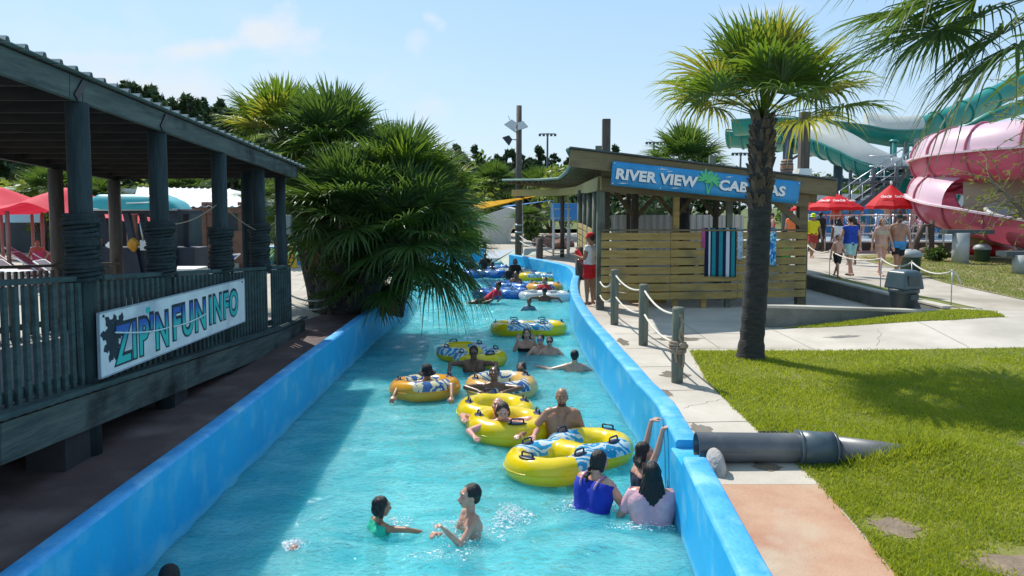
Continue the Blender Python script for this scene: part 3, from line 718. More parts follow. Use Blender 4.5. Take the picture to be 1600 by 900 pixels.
    m=MB(); m.beam(a+Vector((0,-.05,.05)),b+Vector((0,-.05,.05)),.10,.035); B(m,'drip_edge',DGREY)
    m=MB(); c=Vector((FL.x,16.7,3.62)); e=Vector((7.0,17.4,3.2)); m.beam(c,e,.04,.42); B(m,'inner_fascia',PINEG)
    # tall posts sticking through the roof
    for px,w,top,y in ((947,.19,186,18.5),(1256,.22,175,18.6)):
        x=XD(px,y,4.3); zt=D(px,top,y).z; m=MB(); m.box((x,y,(.6+zt)/2),(w,w,zt-.6)); B(m,'mast_post',BPOST,bevel=.01)
        m=MB(); m.box((x,y,4.02 if px<1000 else 3.75),(w+.08,w+.08,.16)); B(m,'post_collar',WHITE)
    for px,top,y in ((935,228,22),(1113,243,21),(1052,255,23)):
        x=XD(px,y,4.3); zt=D(px,top,y).z; m=MB(); m.box((x,y,(3.6+zt)/2),(.17,.17,zt-3.6)); B(m,'mast_post',GPOST)
    # bin store panel in the shade
    m=MB(); m.box((3.2,17.8,.9),(.9,.03,.55)); B(m,'lower_panel',PINE)
    return T
cabana()
def cab_banner():
    P0=D(954,289,15.84); P1=D(1247,319,16.86); W=(P1-P0).length; H=.50
    M=frame(P0,P1-P0,(0,0,1)); T=thing('cabana_banner','blue vinyl banner with white lettering and green palm hung on the cabana fascia','banner',P0); Ml=M.copy(); Ml.translation=Vector((0,0,0))
    blue=mat('blue_vinyl',(.015,.22,.50),(.03,.33,.66),.4,1.5,c3=(.02,.27,.6))
    m=MB(); nx,ny=40,4; vs=[(W*i/nx,H*j/ny,.006*math.sin(i*.9+j)) for j in range(ny+1) for i in range(nx+1)]
    f=[(j*(nx+1)+i,j*(nx+1)+i+1,(j+1)*(nx+1)+i+1,(j+1)*(nx+1)+i) for j in range(ny) for i in range(nx)]
    m.smooth=True; m.add([Ml@Vector(v) for v in vs],f); o=m.build('vinyl_sheet',blue,T); o.modifiers.new('s','SOLIDIFY').thickness=.004
    wt=mat('white_print',(.85,.85,.85),None,.5); bk=mat('shadow_print',(.01,.05,.12),None,.5); gr=mat('green_print',(.10,.55,.22),None,.5); dg=mat('dark_green_print',(.02,.25,.12),None,.5)
    for s,x,w in (('RIVER VIEW',.09,1.88),('CABANAS',2.47,1.62)):
        y=.13; h=.23
        place_text('lettering_shadow',text_mesh(s,.3,.013,.002,.04,1.04),bk,Ml@Matrix.Translation((x-.012,y-.014,.012)),T,wid=w,hgtt=h)
        place_text('lettering',text_mesh(s,.3,.013,.002,.04,1.04),wt,Ml@Matrix.Translation((x,y,.018)),T,wid=w,hgtt=h)
    for dx,mt,zz in ((0,gr,.022),(.012,dg,.019)):
        m=MB()
        for cx,cy,s0 in ((2.15,.34,1.0),(2.30,.31,.9)):
            for k,ang in enumerate((0,35,70,110,145,180,-25,205)):
                poly=leaf_shape(.22*s0,.035,9,.4,k); Rm=Matrix.Rotation(R(ang),4,'Z'); off=Vector((cx+dx,cy-dx,zz+.0005*k+(.004 if cx>2.2 else 0)))
                m.add([Ml@(Rm@Vector((p[0],p[1]-.25*p[0]**2*4,0))+off) for p in poly],[tuple(range(len(poly)))])
            m.add([Ml@Vector(v) for v in ((cx-.012+dx,cy,zz),(cx+.012+dx,cy,zz),(2.24+dx,.02,zz),(2.2+dx,.02,zz))],[(0,1,2,3)])
        m.build('palm_emblem',mt,T,weld=False)
    m=MB()
    for (x,y,w) in ((1.0,.43,.28),(1.2,.40,.18),(.15,.05,.25),(1.35,.06,.22),(2.6,.42,.2),(3.2,.45,.25)):
        poly=[(x,y),(x+w*.4,y+.02),(x+w,y+.025),(x+w*.5,y+.005)]; m.add([Ml@Vector((p[0],p[1],.012)) for p in poly],[(0,1,2,3)])
    m.build('wave_mark',wt,T,weld=False)
    m=MB()
    for x in (.04,W*.25,W*.5,W*.75,W-.04):
        for y in (.04,H-.04): m.ell(Ml@Vector((x,y,.012)),(.015,)*3,8,5)
    m.build('grommet',WHITE,T)
cab_banner()
def towel(label,px0,px1,y0,y1,matl,stripes=None,fringe=0):
    def wp(px):
        t=(XD(px,17,2)-FL.x)/(FR.x-FL.x); p=FL.lerp(FR,t); return p,t
    a,ta=wp(px0); b,tb=wp(px1); zt=2.425; zb=D(px0,y1,a.y).z
    nx=36;ny=14; m=MB(); L=(zt-zb); vs=[];
    prof=[]
    for j in range(ny+1):
        s=j/ny
        if s<.12: k=s/.12; off=.12-.20*k; z=zt+.006*math.sin(k*3.14)
        else: k=(s-.12)/.88; off=-.08-.015*k; z=zt-(zt-zb)*k
        prof.append((off,z))
    for j,(off,z) in enumerate(prof):
        for i in range(nx+1):
            p=a.lerp(b,i/nx); w=.014*math.sin(i*.9)*(j/ny); vs.append((p.x,p.y+off+w,z-.03*(i/nx)*(j/ny)))
    f=[]
    for j in range(ny):
        for i in range(nx):
            f.append((j*(nx+1)+i,(j+1)*(nx+1)+i,(j+1)*(nx+1)+i+1,j*(nx+1)+i+1))
    m.smooth=True
    for (j_i,ff) in enumerate(f):
        if stripes: m.m=stripes[int((j_i%nx)/nx*len(stripes))]
        m.add([],[]); m.f.append(ff); m.mi.append(m.m); m.sm.append(True)
    m.v=[tuple(v) for v in vs]
    base=Vector((a.x,a.y,zb)); rebase(m,base); o=m.build('towel',matl,None,weld=False); o.location=base; o.modifiers.new('s','SOLIDIFY').thickness=.008
    tag(o,label,'towel')
navy=mat('navy_terry',(.008,.012,.05),(.012,.018,.07),.95,30,bump=.5); tealt=mat('teal_terry',(.015,.25,.28),(.02,.32,.35),.95,30,bump=.5); whit=mat('white_terry',(.6,.68,.75),(.7,.76,.8),.95,30,bump=.5)
towel('towel with navy, teal and white stripes hanging over the slatted cabana wall',1101,1152,362,431,[navy,tealt,whit],[0,0,2,0,1,1,0,0,1,1,0,0,2,2,0,1,1,0])
def patterned(name,a,b,c,sc):
    m=bpy.data.materials.new(name); m.use_nodes=True; N,L=nt(m); tc=N.new('ShaderNodeTexCoord'); n=N.new('ShaderNodeTexNoise'); n.inputs['Scale'].default_value=sc; n.inputs['Detail'].default_value=4; n.inputs['Distortion'].default_value=1.5
    L.new(tc.outputs['Object'],n.inputs['Vector']); r=N.new('ShaderNodeValToRGB'); r.color_ramp.interpolation='CONSTANT'; e=r.color_ramp.elements; e[0].color=(*a,1); e[1].position=.48; e[1].color=(*b,1); x=e.new(.56); x.color=(*c,1)
    L.new(n.outputs[0],r.inputs[0]); L.new(r.outputs[0],N['Principled BSDF'].inputs['Base Color']); N['Principled BSDF'].inputs['Roughness'].default_value=.9; return m
towel('towel printed in bright blue and white splashes hanging right of the palm trunk',1194,1217,364,413,[patterned('blue_splash_print',(.02,.18,.6),(.05,.5,.7),(.75,.8,.85),9)])
towel('pale printed towel peeking out left of the palm trunk',1154,1162,364,405,[patterned('pale_splash_print',(.3,.5,.65),(.6,.7,.75),(.75,.8,.85),12)])
towel('pink cloth hanging behind the striped towel',1096,1101,362,385,[mat('pink_cloth',(.6,.12,.35),(.7,.2,.4),.9,20)])
# ---------------------------------------------------------------- vegetation
PALMA=leafmat('palm_leaf',(.028,.078,.010),(.085,.16,.018),(.22,.34,.025),.34,1.5,.38)
PALMY=leafmat('yellowing_palm_leaf',(.07,.12,.012),(.28,.24,.03),(.42,.42,.04),.4,2.0,.4)
PALMD=leafmat('dark_palm_leaf',(.02,.055,.016),(.055,.12,.024),(.15,.26,.03),.3,1.5,.5)
PALMH=leafmat('hanging_palm_leaf',(.02,.06,.015),(.05,.12,.02),(.16,.26,.03),.35,1.5,.6)
BARK=mat('grey_palm_bark',(.026,.026,.026),(.055,.052,.048),.95,3,stretch=(2,2,7),detail=8,bump=.9,bscale=7)
BOOT=mat('palm_boots',(.06,.045,.032),(.15,.11,.075),.95,6,detail=8,bump=.8,bscale=12,c3=(.2,.17,.13),s3=3)
DEADL=leafmat('dead_frond',(.16,.10,.04),(.30,.20,.09),(.3,.2,.08),.3,2,.7)
def fan(V,Fc,base,az,el,Lp,Rr,droop,rg,nb=38,spread=112,width=1.0,pet=True):
    """one fan frond: stalk then folded blades; appended to V, Fc"""
    d=Vector((math.cos(az)*math.cos(el),math.sin(az)*math.cos(el),math.sin(el))); s=Vector((-math.sin(az),math.cos(az),0)); u=s.cross(d)*-1
    if u.z<0: u=-u
    roll=rg.uniform(-.4,.4); s2=s*math.cos(roll)+u*math.sin(roll); u2=-s*math.sin(roll)+u*math.cos(roll)
    # stalk
    pts=[]; 
    for i in range(5):
        t=i/4; p=base+d*(Lp*t)-Vector((0,0,1))*(droop*.25*Lp*t*t); pts.append(p)
    hub=pts[-1]; dd=(pts[-1]-pts[-2]).normalized()
    if pet:
        o=len(V)
        for i,p in enumerate(pts):
            w=.022*(1-.5*i/4); V.extend([p+s2*w,p+u2*w*.7,p-s2*w])
        for i in range(4):
            a=o+i*3; Fc.extend([(a,a+1,a+4,a+3),(a+1,a+2,a+5,a+4),(a,a+3,a+5,a+2)])
    dn=Vector((0,0,-1))
    for k in range(nb):
        f=(k+.5)/nb*2-1; an=R(spread)*f+rg.uniform(-.03,.03)
        rl=Rr*(1-.32*abs(f)**1.5)*rg.uniform(.82,1.08)
        bd=(dd*math.cos(an)+s2*math.sin(an)); bd=(bd+u2*(.16*rg.uniform(.3,1.2))).normalized()
        sd=(-dd*math.sin(an)+s2*math.cos(an)); 
        wmax=rl*math.sin(R(spread)/nb)*1.05*width*.5
        prof=((.04,.25,0),(.30,.85,.06),(.52,.95,.22),(.78,.48,.62),(1.0,.03,1.3))
        dr=droop*rl*.42*rg.uniform(.5,1.5)*(1+.5*abs(f))
        o=len(V)
        for (t,w,q) in prof:
            c=hub+bd*(rl*t)+dn*(dr*q*t); w*=wmax
            V.extend([c-sd*w+u2*(w*.55),c,c+sd*w+u2*(w*.55)])
        for i in range(4):
            a=o+i*3; Fc.extend([(a,a+1,a+4,a+3),(a+1,a+2,a+5,a+4)])
def crown_mesh(name,fr,m,parent,seed,org=Vector((0,0,0))):
    """fr: list of (az deg, el deg, stalk, radius, droop, matindex)"""
    rg=random.Random(seed); V=[];Fc=[];mi=[]
    for (az,el,Lp,Rr,dp,k,*rest) in fr:
        n0=len(Fc); b=org+(rest[0] if rest else Vector((0,0,0))); nb=rest[1] if len(rest)>1 else 38
        fan(V,Fc,b,R(az),R(el),Lp,Rr,dp,rg,nb); mi+= [k]*(len(Fc)-n0)
    me=bpy.data.meshes.new(name); me.from_pydata([tuple(v) for v in V],[],Fc)
    for x in m: me.materials.append(x)
    me.polygons.foreach_set('material_index',mi); o=bpy.data.objects.new(name,me); COL.objects.link(o); o.parent=parent; return o
def trunk_boots(T,pts,r0,r1,boot_from,seed,dens=26):
    m=MB(); n=len(pts); rs=[]
    P=[Vector(p) for p in pts]
    fine=[];rr=[]
    for i in range(n-1):
        for k in range(14):
            t=(i+k/14)/(n-1); fine.append(P[i].lerp(P[i+1],k/14)); rg=(k*7+i*3)%5; rr.append((r0+(r1-r0)*t)*(1+.035*math.sin(t*95)+(.25*max(0,1-t*9))))
    fine.append(P[-1]); rr.append(r1)
    m.tube(fine,rr,18); m.build('trunk',BARK,T)
    b=MB(); rg=random.Random(seed); tot=len(fine)
    for q in range(int(dens*3)):
        t=boot_from+(1-boot_from)*rg.random()**.8; i=min(tot-2,int(t*(tot-1))); c=fine[i]; a=q*2.399; r=rr[i]*1.02
        d=Vector((math.cos(a),math.sin(a),0)); s=Vector((-math.sin(a),math.cos(a),0))
        l=rg.uniform(.12,.22); w=rg.uniform(.04,.065); out=rg.uniform(.02,.06)
        p0=c+d*r*.8-Vector((0,0,.03)); p1=c+d*(r+out)+Vector((0,0,l))
        b.add([p0-s*w,p0+s*w,p1+s*w*.45,p1-s*w*.45,p0-s*w*.9-d*.05,p0+s*w*.9-d*.05,p1+s*w*.3-d*.03,p1-s*w*.3-d*.03],[(0,1,2,3),(4,7,6,5),(0,4,5,1),(1,5,6,2),(2,6,7,3),(3,7,4,0)])
    if dens: b.build('frond_boots',BOOT,T,weld=False)
def std_crown(rg,n,Rr,Lp,yel=.15):
    fr=[]
    for i in range(n):
        t=(i+.5)/n; az=i*137.5+rg.uniform(-10,10); el=82-98*t**1.05+rg.uniform(-9,9)
        fr.append((az,el,Lp*(.75+.35*t)*rg.uniform(.85,1.1),Rr*rg.uniform(.82,1.08),.10+.40*t,1 if rg.random()<yel*(.3+t*1.6) else 0))
    return fr
def palm(label,base,top,Rr,Lp,nf,seed,r0=.2,r1=.17,bf=.6,mats=None,yel=.15,mid=None,cat='palm tree',group=None,dens=26,extra=None,dead=3,fr=None):
    base=Vector(base); top=Vector(top); T=thing('palm_tree',label,cat,base,0,group)
    loc=top-base; pts=[Vector((0,0,-.05))]+([Vector(mid)-base] if mid is not None else [])+[loc]
    if len(pts)==3:
        a,b,c=pts; pts=[a,a.lerp(b,.5)+(b-a.lerp(c,.5))*.2,b,b.lerp(c,.5)+(b-a.lerp(c,.5))*.2,c]
    trunk_boots(T,pts,r0,r1,bf,seed,dens)
    rg=random.Random(seed); F_=fr if fr else std_crown(rg,nf,Rr,Lp,yel)
    if extra: F_+=extra
    crown_mesh('crown',F_,mats or [PALMA,PALMY],T,seed,loc)
    if dead:
        crown_mesh('dead_fronds',[(rg.uniform(0,360),-65+rg.uniform(-10,10),.35,Rr*.6,.3,0,Vector((0,0,-.2)),20) for _ in range(dead)],[DEADL],T,seed+1,loc)
    return T
# central palm
cb=G(1172,560,.6); ct=D(1192,186,cb.y+.05)
CFR=[]
rgc=random.Random(77)
for i in range(38):
    t_=(i+.5)/38; CFR.append((i*137.5+rgc.uniform(-10,10),86-72*t_**1.0+rgc.uniform(-7,7),.98*(.7+.45*t_)*rgc.uniform(.85,1.1),1.06*rgc.uniform(.82,1.08),.12+.55*t_**2,1 if rgc.random()<.35*t_ else 0))
palm('tall single palm with yellowing lower fans on the lawn in front of the cabana',cb,ct,1.02,.98,38,11,.185,.165,.66,yel=.4,mid=D(1184,400,cb.y),dens=42,dead=0,fr=CFR)
# left clump
specs=[('palm at the far left of the clump with sunlit upright fans against the sky',505,440,222,18.4,1.2,.85,40,21,[PALMA,PALMY]),
('tallest middle palm of the clump with spiky upright crown',520,522,243,17.6,1.25,.85,42,22,[PALMD,PALMA]),
('right palm of the clump with long fans leaning over the river wall',530,628,300,16.8,1.2,.95,46,23,[PALMD,PALMA]),
('low leaning palm of the clump with fans trailing down over the river',535,640,368,15.8,1.08,.95,44,24,[PALMD,PALMA]),
('short central palm of the clump with drooping dark fans above a thick booted trunk',520,545,340,16.0,1.15,.9,50,25,[PALMD,PALMD]),
('low palm of the clump filling the gap beside the pavilion corner',510,512,340,17.0,1.1,.85,44,26,[PALMD,PALMA]),
('low young palm of the clump whose fans hide the trunks beside the rope post',560,588,432,16.3,1.05,.75,34,28,[PALMD,PALMA]),
('small palm at the right edge of the clump behind the leaning one',610,668,335,17.6,1.1,.9,40,27,[PALMA,PALMY])]
for (lb_,bx,px,py,y,Rr,Lp,nf,sd,ms) in specs:
    base=Vector((XD(bx,y*.3+16.4*.7,.6),y*.3+16.4*.7,.6)); top=D(px,py,y)
    ex=None
    if sd==24: ex=[(-25,-22,1.0,1.1,.8,0),(-50,-30,.95,1.05,.8,0),(-5,-28,1.1,1.05,.9,1),(-75,-20,.9,1.05,.7,0),(-35,-40,1.05,1.0,.8,1)]
    palm('palm: '+lb_ if False else lb_,base,top,Rr,Lp,nf,sd,.25,.2,.0,ms,.12,group='palm clump on the left bank',dens=34,extra=ex,dead=2)
# overhead palm at the top right, trunk outside the picture
b=Vector((5.55,6.2,.6)); t=Vector((5.5,6.35,4.95))
fr=[]
for (hx,hy,hd,rr,dp) in ((1478,30,6.1,.88,.5),(1575,22,6.0,.78,.7),(1530,-25,6.5,.95,.6),(1600,10,5.6,.9,.9),(1440,-60,6.6,.9,.5),(1420,5,6.9,.8,.5),(1535,5,6.7,.85,.7),(1500,-80,5.9,.9,.9)):
    v=D(hx,hy,hd)-t; fr.append((math.degrees(math.atan2(v.y,v.x)),math.degrees(math.asin(v.z/v.length))+5,v.length,rr,dp,0,Vector((0,0,0)),48))
rg_=random.Random(5)
fr+=[(a,e,.9,1.1,.6,0) for a,e in ((60,20),(110,30),(20,0),(-20,10),(-60,30),(-100,5),(90,-20),(0,-30),(250,20),(230,45),(130,50),(300,-10),(45,60))]
palm('palm whose large fans hang into the top right corner of the view',b,t,1.1,1.0,0,31,.2,.17,.6,[PALMH,PALMY],yel=0,fr=fr,dens=16,dead=0)
# background palms
bgp=palm('palm rising above the cabana roof near the middle of the banner',Vector((XD(1070,27,3),27,.95)),D(1070,258,27),1.25,.8,30,41,.2,.17,.5,[PALMD,PALMA],group='background palms',dens=8,dead=0)
for lb_,px,py,y,sc in (('green palm behind the yellow shade sail left of the light pole',772,285,56,1.3),('palm right of the light pole behind the canopy',842,292,56,1.3),('pale palm beyond the right edge of the palm clump',728,300,56,1.2),('shaggy palm under the blue sail beyond the light pole',826,345,44,.75),('palm between pavilion posts beyond the red canopy',88,300,34,1.1),('palm seen right of the nearest roped pavilion post',158,312,36,1.0),('palm beside the far corner post of the pavilion with orange tag',438,318,30,1.15),('yellow green palm above the white shed roof',290,300,42,1.2),('small palm far right behind the umbrellas',1330,312,60,1.2),('palm left of the light pole by the pines',692,285,60,1.4)):
    tp=D(px,py,y); z0=.6 if y<40 else .9
    o=copytree(bgp,label=lb_,loc=(XD(px,y,1),y,z0)); s=(tp.z-z0)/(D(1070,258,27).z-.95); o.scale=(sc,sc,max(.4,s))
# sago by the bend
def sago(label,loc,Rr,seed,n=26):
    T=thing('sago_plant',label,'plant',loc); rg=random.Random(seed); V=[];Fc=[]
    for i in range(n):
        az=i*2.399; el=R(70-75*(i/n)); d=Vector((math.cos(az),math.sin(az),0)); s=Vector((-math.sin(az),math.cos(az),0)); L=Rr*rg.uniform(.8,1.1); prev=None
        for k in range(9):
            t=k/8; p=Vector((0,0,.25))+d*(L*t*math.cos(el))+Vector((0,0,L*(math.sin(el)*t-.55*t*t)))
            if k:
                for sg in(-1,1):
                    for q in (.3,.8):
                        c=prev.lerp(p,q); w=.22*Rr*math.sin(math.pi*min(1,t*.9+.1)); o=len(V); V.extend([c,c+d*.035,c+s*sg*w+d*.08-Vector((0,0,.03))]); Fc.append((o,o+1,o+2))
                o=len(V); V.extend([prev-s*.012,prev+s*.012,p+s*.008,p-s*.008]); Fc.append((o,o+1,o+2,o+3))
            prev=p
    me=bpy.data.meshes.new('fronds'); me.from_pydata([tuple(v) for v in V],[],Fc); me.materials.append(PALMD); o=bpy.data.objects.new('fronds',me); COL.objects.link(o); o.parent=T
    m=MB(); m.tube([(0,0,-.02),(0,0,.3)],[.13,.1],10); m.build('stem',BOOT,T); return T
sago('dark sago plant by the far river wall',Vector((XD(757,41,1),41,.62)),1.15,3)
sago('sago plant with curved fronds right of the rocks near the far walkway',Vector((XD(1212,26,1),26,.95)),.8,4)
# leaf-clump trees
def blob_tree(name,T,clumps,m,seed,leaf=.3,n=40,long=1.0,up=0):
    rg=np.random.default_rng(seed); V=[];
    for (c,r,k) in clumps:
        k=int(n*k); d=rg.standard_normal((k,3)); d/=np.linalg.norm(d,axis=1)[:,None]; rad=rg.uniform(.45,1.0,k)**.6
        ctr=np.array(c)+d*rad[:,None]*np.array(r)
        a=rg.standard_normal((k,3)); a[:,2]+=up; a/=np.linalg.norm(a,axis=1)[:,None]; b=np.cross(a,rg.standard_normal((k,3))); b/=np.linalg.norm(b,axis=1)[:,None]
        s=leaf*rg.uniform(.5,1.2,k)[:,None]; q=np.stack([ctr-a*s*long,ctr-b*s*.45,ctr+a*s*long,ctr+b*s*.45],1); V.append(q)
    V=np.concatenate(V).reshape(-1,3); k=len(V)//4
    me=bpy.data.meshes.new(name); me.from_pydata(V.tolist(),[],np.arange(k*4).reshape(-1,4).tolist()); me.materials.append(m)
    o=bpy.data.objects.new(name,me); COL.objects.link(o); o.parent=T; return o
PINEL=leafmat('pine_needles',(.018,.045,.016),(.05,.095,.028),(.05,.09,.02),.18,.5,.6)
OAKL=leafmat('broad_leaf',(.03,.075,.012),(.08,.14,.025),(.16,.26,.03),.3,.8,.5)
YELL=leafmat('yellow_green_leaf',(.08,.13,.012),(.18,.22,.03),(.3,.36,.04),.35,.8,.5)
TRK=mat('pine_trunk',(.05,.04,.035),(.09,.07,.055),.95,4,stretch=(3,3,.6))
def pine_tree(label,loc,H,seed,bare=.35,wide=1.0,name='pine_tree'):
    T=thing(name,label,'pine tree',loc,0,'pines along the skyline'); rg=random.Random(seed)
    m=MB(); m.tube([(0,0,-.2),(.1,0,H*.5),(.05,.1,H*.97)],[.2,.15,.05],8)
    cl=[]; z=H*bare
    while z<H:
        t=(z-H*bare)/(H*(1-bare)); rr=wide*H*.19*(1-t)**.6*(.45+.55*min(1,t*4))
        for q in range(4 if t<.8 else 2):
            a=rg.uniform(0,6.283); e=rr*rg.uniform(.4,1.1); c=(math.cos(a)*e,math.sin(a)*e,z+rg.uniform(-.2,.4)); s=rg.uniform(.5,.95)*H*.06
            cl.append((c,(s,s,s*.6),1)); m.tube([(0,0,z-.5),c],[.05,.02],5)
        z+=H*.042
    cl.append(((0,0,H),(.3,.3,.5),1))
    m.build('trunk',TRK,T); blob_tree('crown',T,cl,PINEL,seed,leaf=.045*H*.7,n=60,long=1.3,up=.6)
    return T
protos=[]
def place_tree(px,pyt,y,i,pr,label,z0=.9):
    tp=D(px,pyt,y); x=XD(px,y,5); h=tp.z-z0
    T,H0=pr; o=copytree(T,label=label,loc=(x,y,z0),rz=i*1.7); s=h/H0; w=min(max(s,.7),1.25); o.scale=(w,w,s); return o
P1=[(pine_tree('tall scraggly pine over the pavilion roof ridge, first from the left',(XD(212,62,5),62,.9),D(212,138,62).z-.9,51,.45),D(212,138,62).z-.9),
    (pine_tree('slim pine with gaps in its crown above the pavilion roof beside the first',(XD(246,64,5),64,.9),D(246,160,64).z-.9,52,.35,.9),D(246,160,64).z-.9),
    (pine_tree('full dark pine right of the palm clump on the skyline',(XD(712,105,5),105,.9),D(712,230,105).z-.9,53,.08,2.3),D(712,230,105).z-.9),
    (pine_tree('narrow pointed pine at the skyline behind the light pole',(XD(800,110,5),110,.9),D(800,238,110).z-.9,54,.1,1.7),D(800,238,110).z-.9)]
rg=random.Random(9)
lab_a='distant pine seen over or under the pavilion roof'; lab_b='distant pine on the low skyline behind the palms and cabana'
i=0
for px,py in ((160,148),(200,142),(238,148),(272,158),(305,162),(322,168),(338,172),(356,176),(386,182),(172,150),(190,158),(228,150),(262,172),(280,168),(296,158),(312,176),(330,185),(348,168),(362,172),(378,190),(395,200),(140,160),(110,165),(80,160),(50,165),(20,165),(-15,170),(-50,165),(415,205),(-90,160),(60,190),(0,190),(120,195)):
    place_tree(px,py+rg.uniform(-6,6),rg.uniform(56,76),i,P1[i%2],lab_a); i+=1
for px in range(440,1060,9):
    if px in(): continue
    place_tree(px+rg.uniform(-7,7),{0:246,1:256,2:240,3:262}[i%4]+rg.uniform(-8,10),rg.uniform(100,135),i,P1[2+(i%3==0)],lab_b); i+=1
for px in (1045,1100,1150,): place_tree(px,262+rg.uniform(-5,8),120,i,P1[3],lab_b); i+=1
# dense dark understory far left behind pavilion
def bush(label,loc,r,m,seed,leaf=.3,n=260,cat='bush',name='bush',h=None):
    T=thing(name,label,cat,loc,0,None); rg=random.Random(seed); cl=[]
    for k in range(12):
        a=rg.uniform(0,6.28); e=r*rg.uniform(.1,.75); hz=(h or r)*rg.uniform(.35,1.15); cl.append(((math.cos(a)*e,math.sin(a)*e,hz),(r*.42,r*.42,r*.36),1))
    mb=MB()
    for c,_,_ in cl[:5]: mb.tube([(0,0,-.1),(c[0]*.4,c[1]*.4,c[2]*.5),c],[.09*r*.4,.06*r*.4,.02],6)
    mb.build('trunk',TRK,T); blob_tree('crown',T,cl,m,seed,leaf=leaf,n=n/12*1.5); return T
bsh=[('large rounded broadleaf tree right of the palm clump under the pines',720,244,60,3.6,OAKL),('dark broadleaf tree behind the palms left of the light pole',690,270,64,3.4,OAKL),('yellow green tree behind the yellow sail',748,290,54,2.6,YELL),('leafy shrub behind the canopy right of the light pole',880,262,52,2.3,YELL),
('broad dark tree behind the pavilion posts at the far left',20,215,58,6.0,PINEL),('broad dark tree behind the pavilion between the first posts',190,225,60,6.0,PINEL),('broad dark tree behind the white shed',330,228,60,6.0,PINEL),('broad dark tree over the shed right end',420,235,60,5.0,PINEL),('bright shrub beyond the red canopies',70,285,36,1.9,YELL),('bright shrub above the white shed roof',250,290,44,2.2,YELL),('pale green shrub beside the palm clump base by the bend',728,362,30,.75,YELL),
('round green tree behind the right umbrellas',1340,288,62,4.2,OAKL),('low green tree left of the stair tower',1390,300,70,3.5,OAKL),('dark shrub under the blue sail',832,345,43,.9,OAKL),('tree mass behind the cabana roof',860,262,60,3.0,OAKL),('dark green tree added for the shade behind the cream wall inside the cabana',1040,312,40,2.6,PINEL),('dark tree added for the shade behind the cream wall left part',970,316,42,2.2,PINEL),('tree right of the banner on the skyline',1240,300,75,4,OAKL)]  # both cream wall trees are added to stand for dark shade there
for k,(lb_,px,py,y,r,m) in enumerate(bsh):
    z=.8; tp=D(px,py,y).z; bush(lb_,(XD(px,y,2),y,z),r,m,60+k,leaf=.07*r+.08,n=420,cat='tree',name='broadleaf_tree',h=max(.8,(tp-z)/1.25))
wb=bush('dark round tree in the distant wood line under the pines',(XD(700,118,2),118,.9),5.2,PINEL,301,leaf=.55,n=520,cat='tree',name='broadleaf_tree',h=5.4); wb['group']='distant wood line'
k=0
for px in list(range(400,1120,26))+[1300,1330,1360,1570,1610]:
    k+=1; yy=112+(k*37)%26; o=copytree(wb,loc=(XD(px,yy,2),yy,.9),rz=k*1.3); q=.72+.3*((k*13)%7)/7; o.scale=(1,1,q)
for px in range(-60,460,30):
    k+=1; yy=78+(k*37)%12; o=copytree(wb,loc=(XD(px,yy,2),yy,.9),rz=k*1.3,label='dark round tree in the wood behind the pavilion'); q=.85+.35*((k*13)%7)/7; o.scale=(.9,.9,q)
# thin twiggy tree at the right edge
def twig_tree():
    T=thing('twiggy_tree','thin twiggy branch with sparse yellow green leaves reaching in at the right edge','tree',(5.62,7.2,.6)); rg=random.Random(3)
    m=MB(); V=[];Fc=[]
    root=Vector((0,0,0)); main=[Vector((0,0,-.1)),Vector((-.05,.1,1.2)),Vector((-.12,.1,2.1)),Vector((-.3,.1,2.6)),Vector((-.55,.1,3.1)),Vector((-.62,.1,3.6))]
    m.tube(main,[.07,.06,.045,.03,.02,.01],8)
    m.tube([main[1],Vector((-.45,.1,1.95)),Vector((-.72,.15,2.35)),Vector((-.98,.2,2.62))],[.05,.035,.02,.008],7)
    starts=[(main[2],main[3]),(main[3],main[4]),(main[4],main[5]),(Vector((-.45,.1,1.95)),Vector((-.72,.15,2.35))),(Vector((-.72,.15,2.35)),Vector((-.98,.2,2.62)))]
    for q in range(90):
        a,b=starts[q%5]; p=a.lerp(b,rg.random()); d=Vector((rg.uniform(-1,.5),rg.uniform(-.6,.6),rg.uniform(-.3,1))).normalized(); pts=[p]
        for k in range(5):
            d=(d+Vector((rg.uniform(-.3,.3),rg.uniform(-.3,.3),-.14+rg.uniform(-.15,.15)))).normalized(); pts.append(pts[-1]+d*.1)
        m.tube(pts,[.006,.005,.004,.003,.003,.002],4)
        for pt in pts[1:]:
            for _ in range(3):
                o=len(V); e=Vector((rg.uniform(-1,1),rg.uniform(-1,1),rg.uniform(-.8,.3))).normalized(); s=e.cross(Vector((rg.random(),rg.random(),1))).normalized(); V.extend([pt,pt+e*.025+s*.007,pt+e*.055,pt+e*.025-s*.007]); Fc.append((o,o+1,o+2,o+3))
    m.build('branches',mat('twig_bark',(.16,.13,.10),(.25,.2,.15),.9,6),T)
    me=bpy.data.meshes.new('leaves'); me.from_pydata([tuple(v) for v in V],[],Fc); me.materials.append(YELL); o=bpy.data.objects.new('leaves',me); COL.objects.link(o); o.parent=T
twig_tree()
bush('small dark green bush between the rocks and the slide pillar',(XD(1464,26.5,1),26.5,.95),.42,OAKL,90,leaf=.07,n=500,h=.4)
bush('low ground shrubs at the foot of the palm clump',(XD(600,17.2,.6),17.2,.6),.5,PALMD,91,leaf=.09,n=400,h=.35)
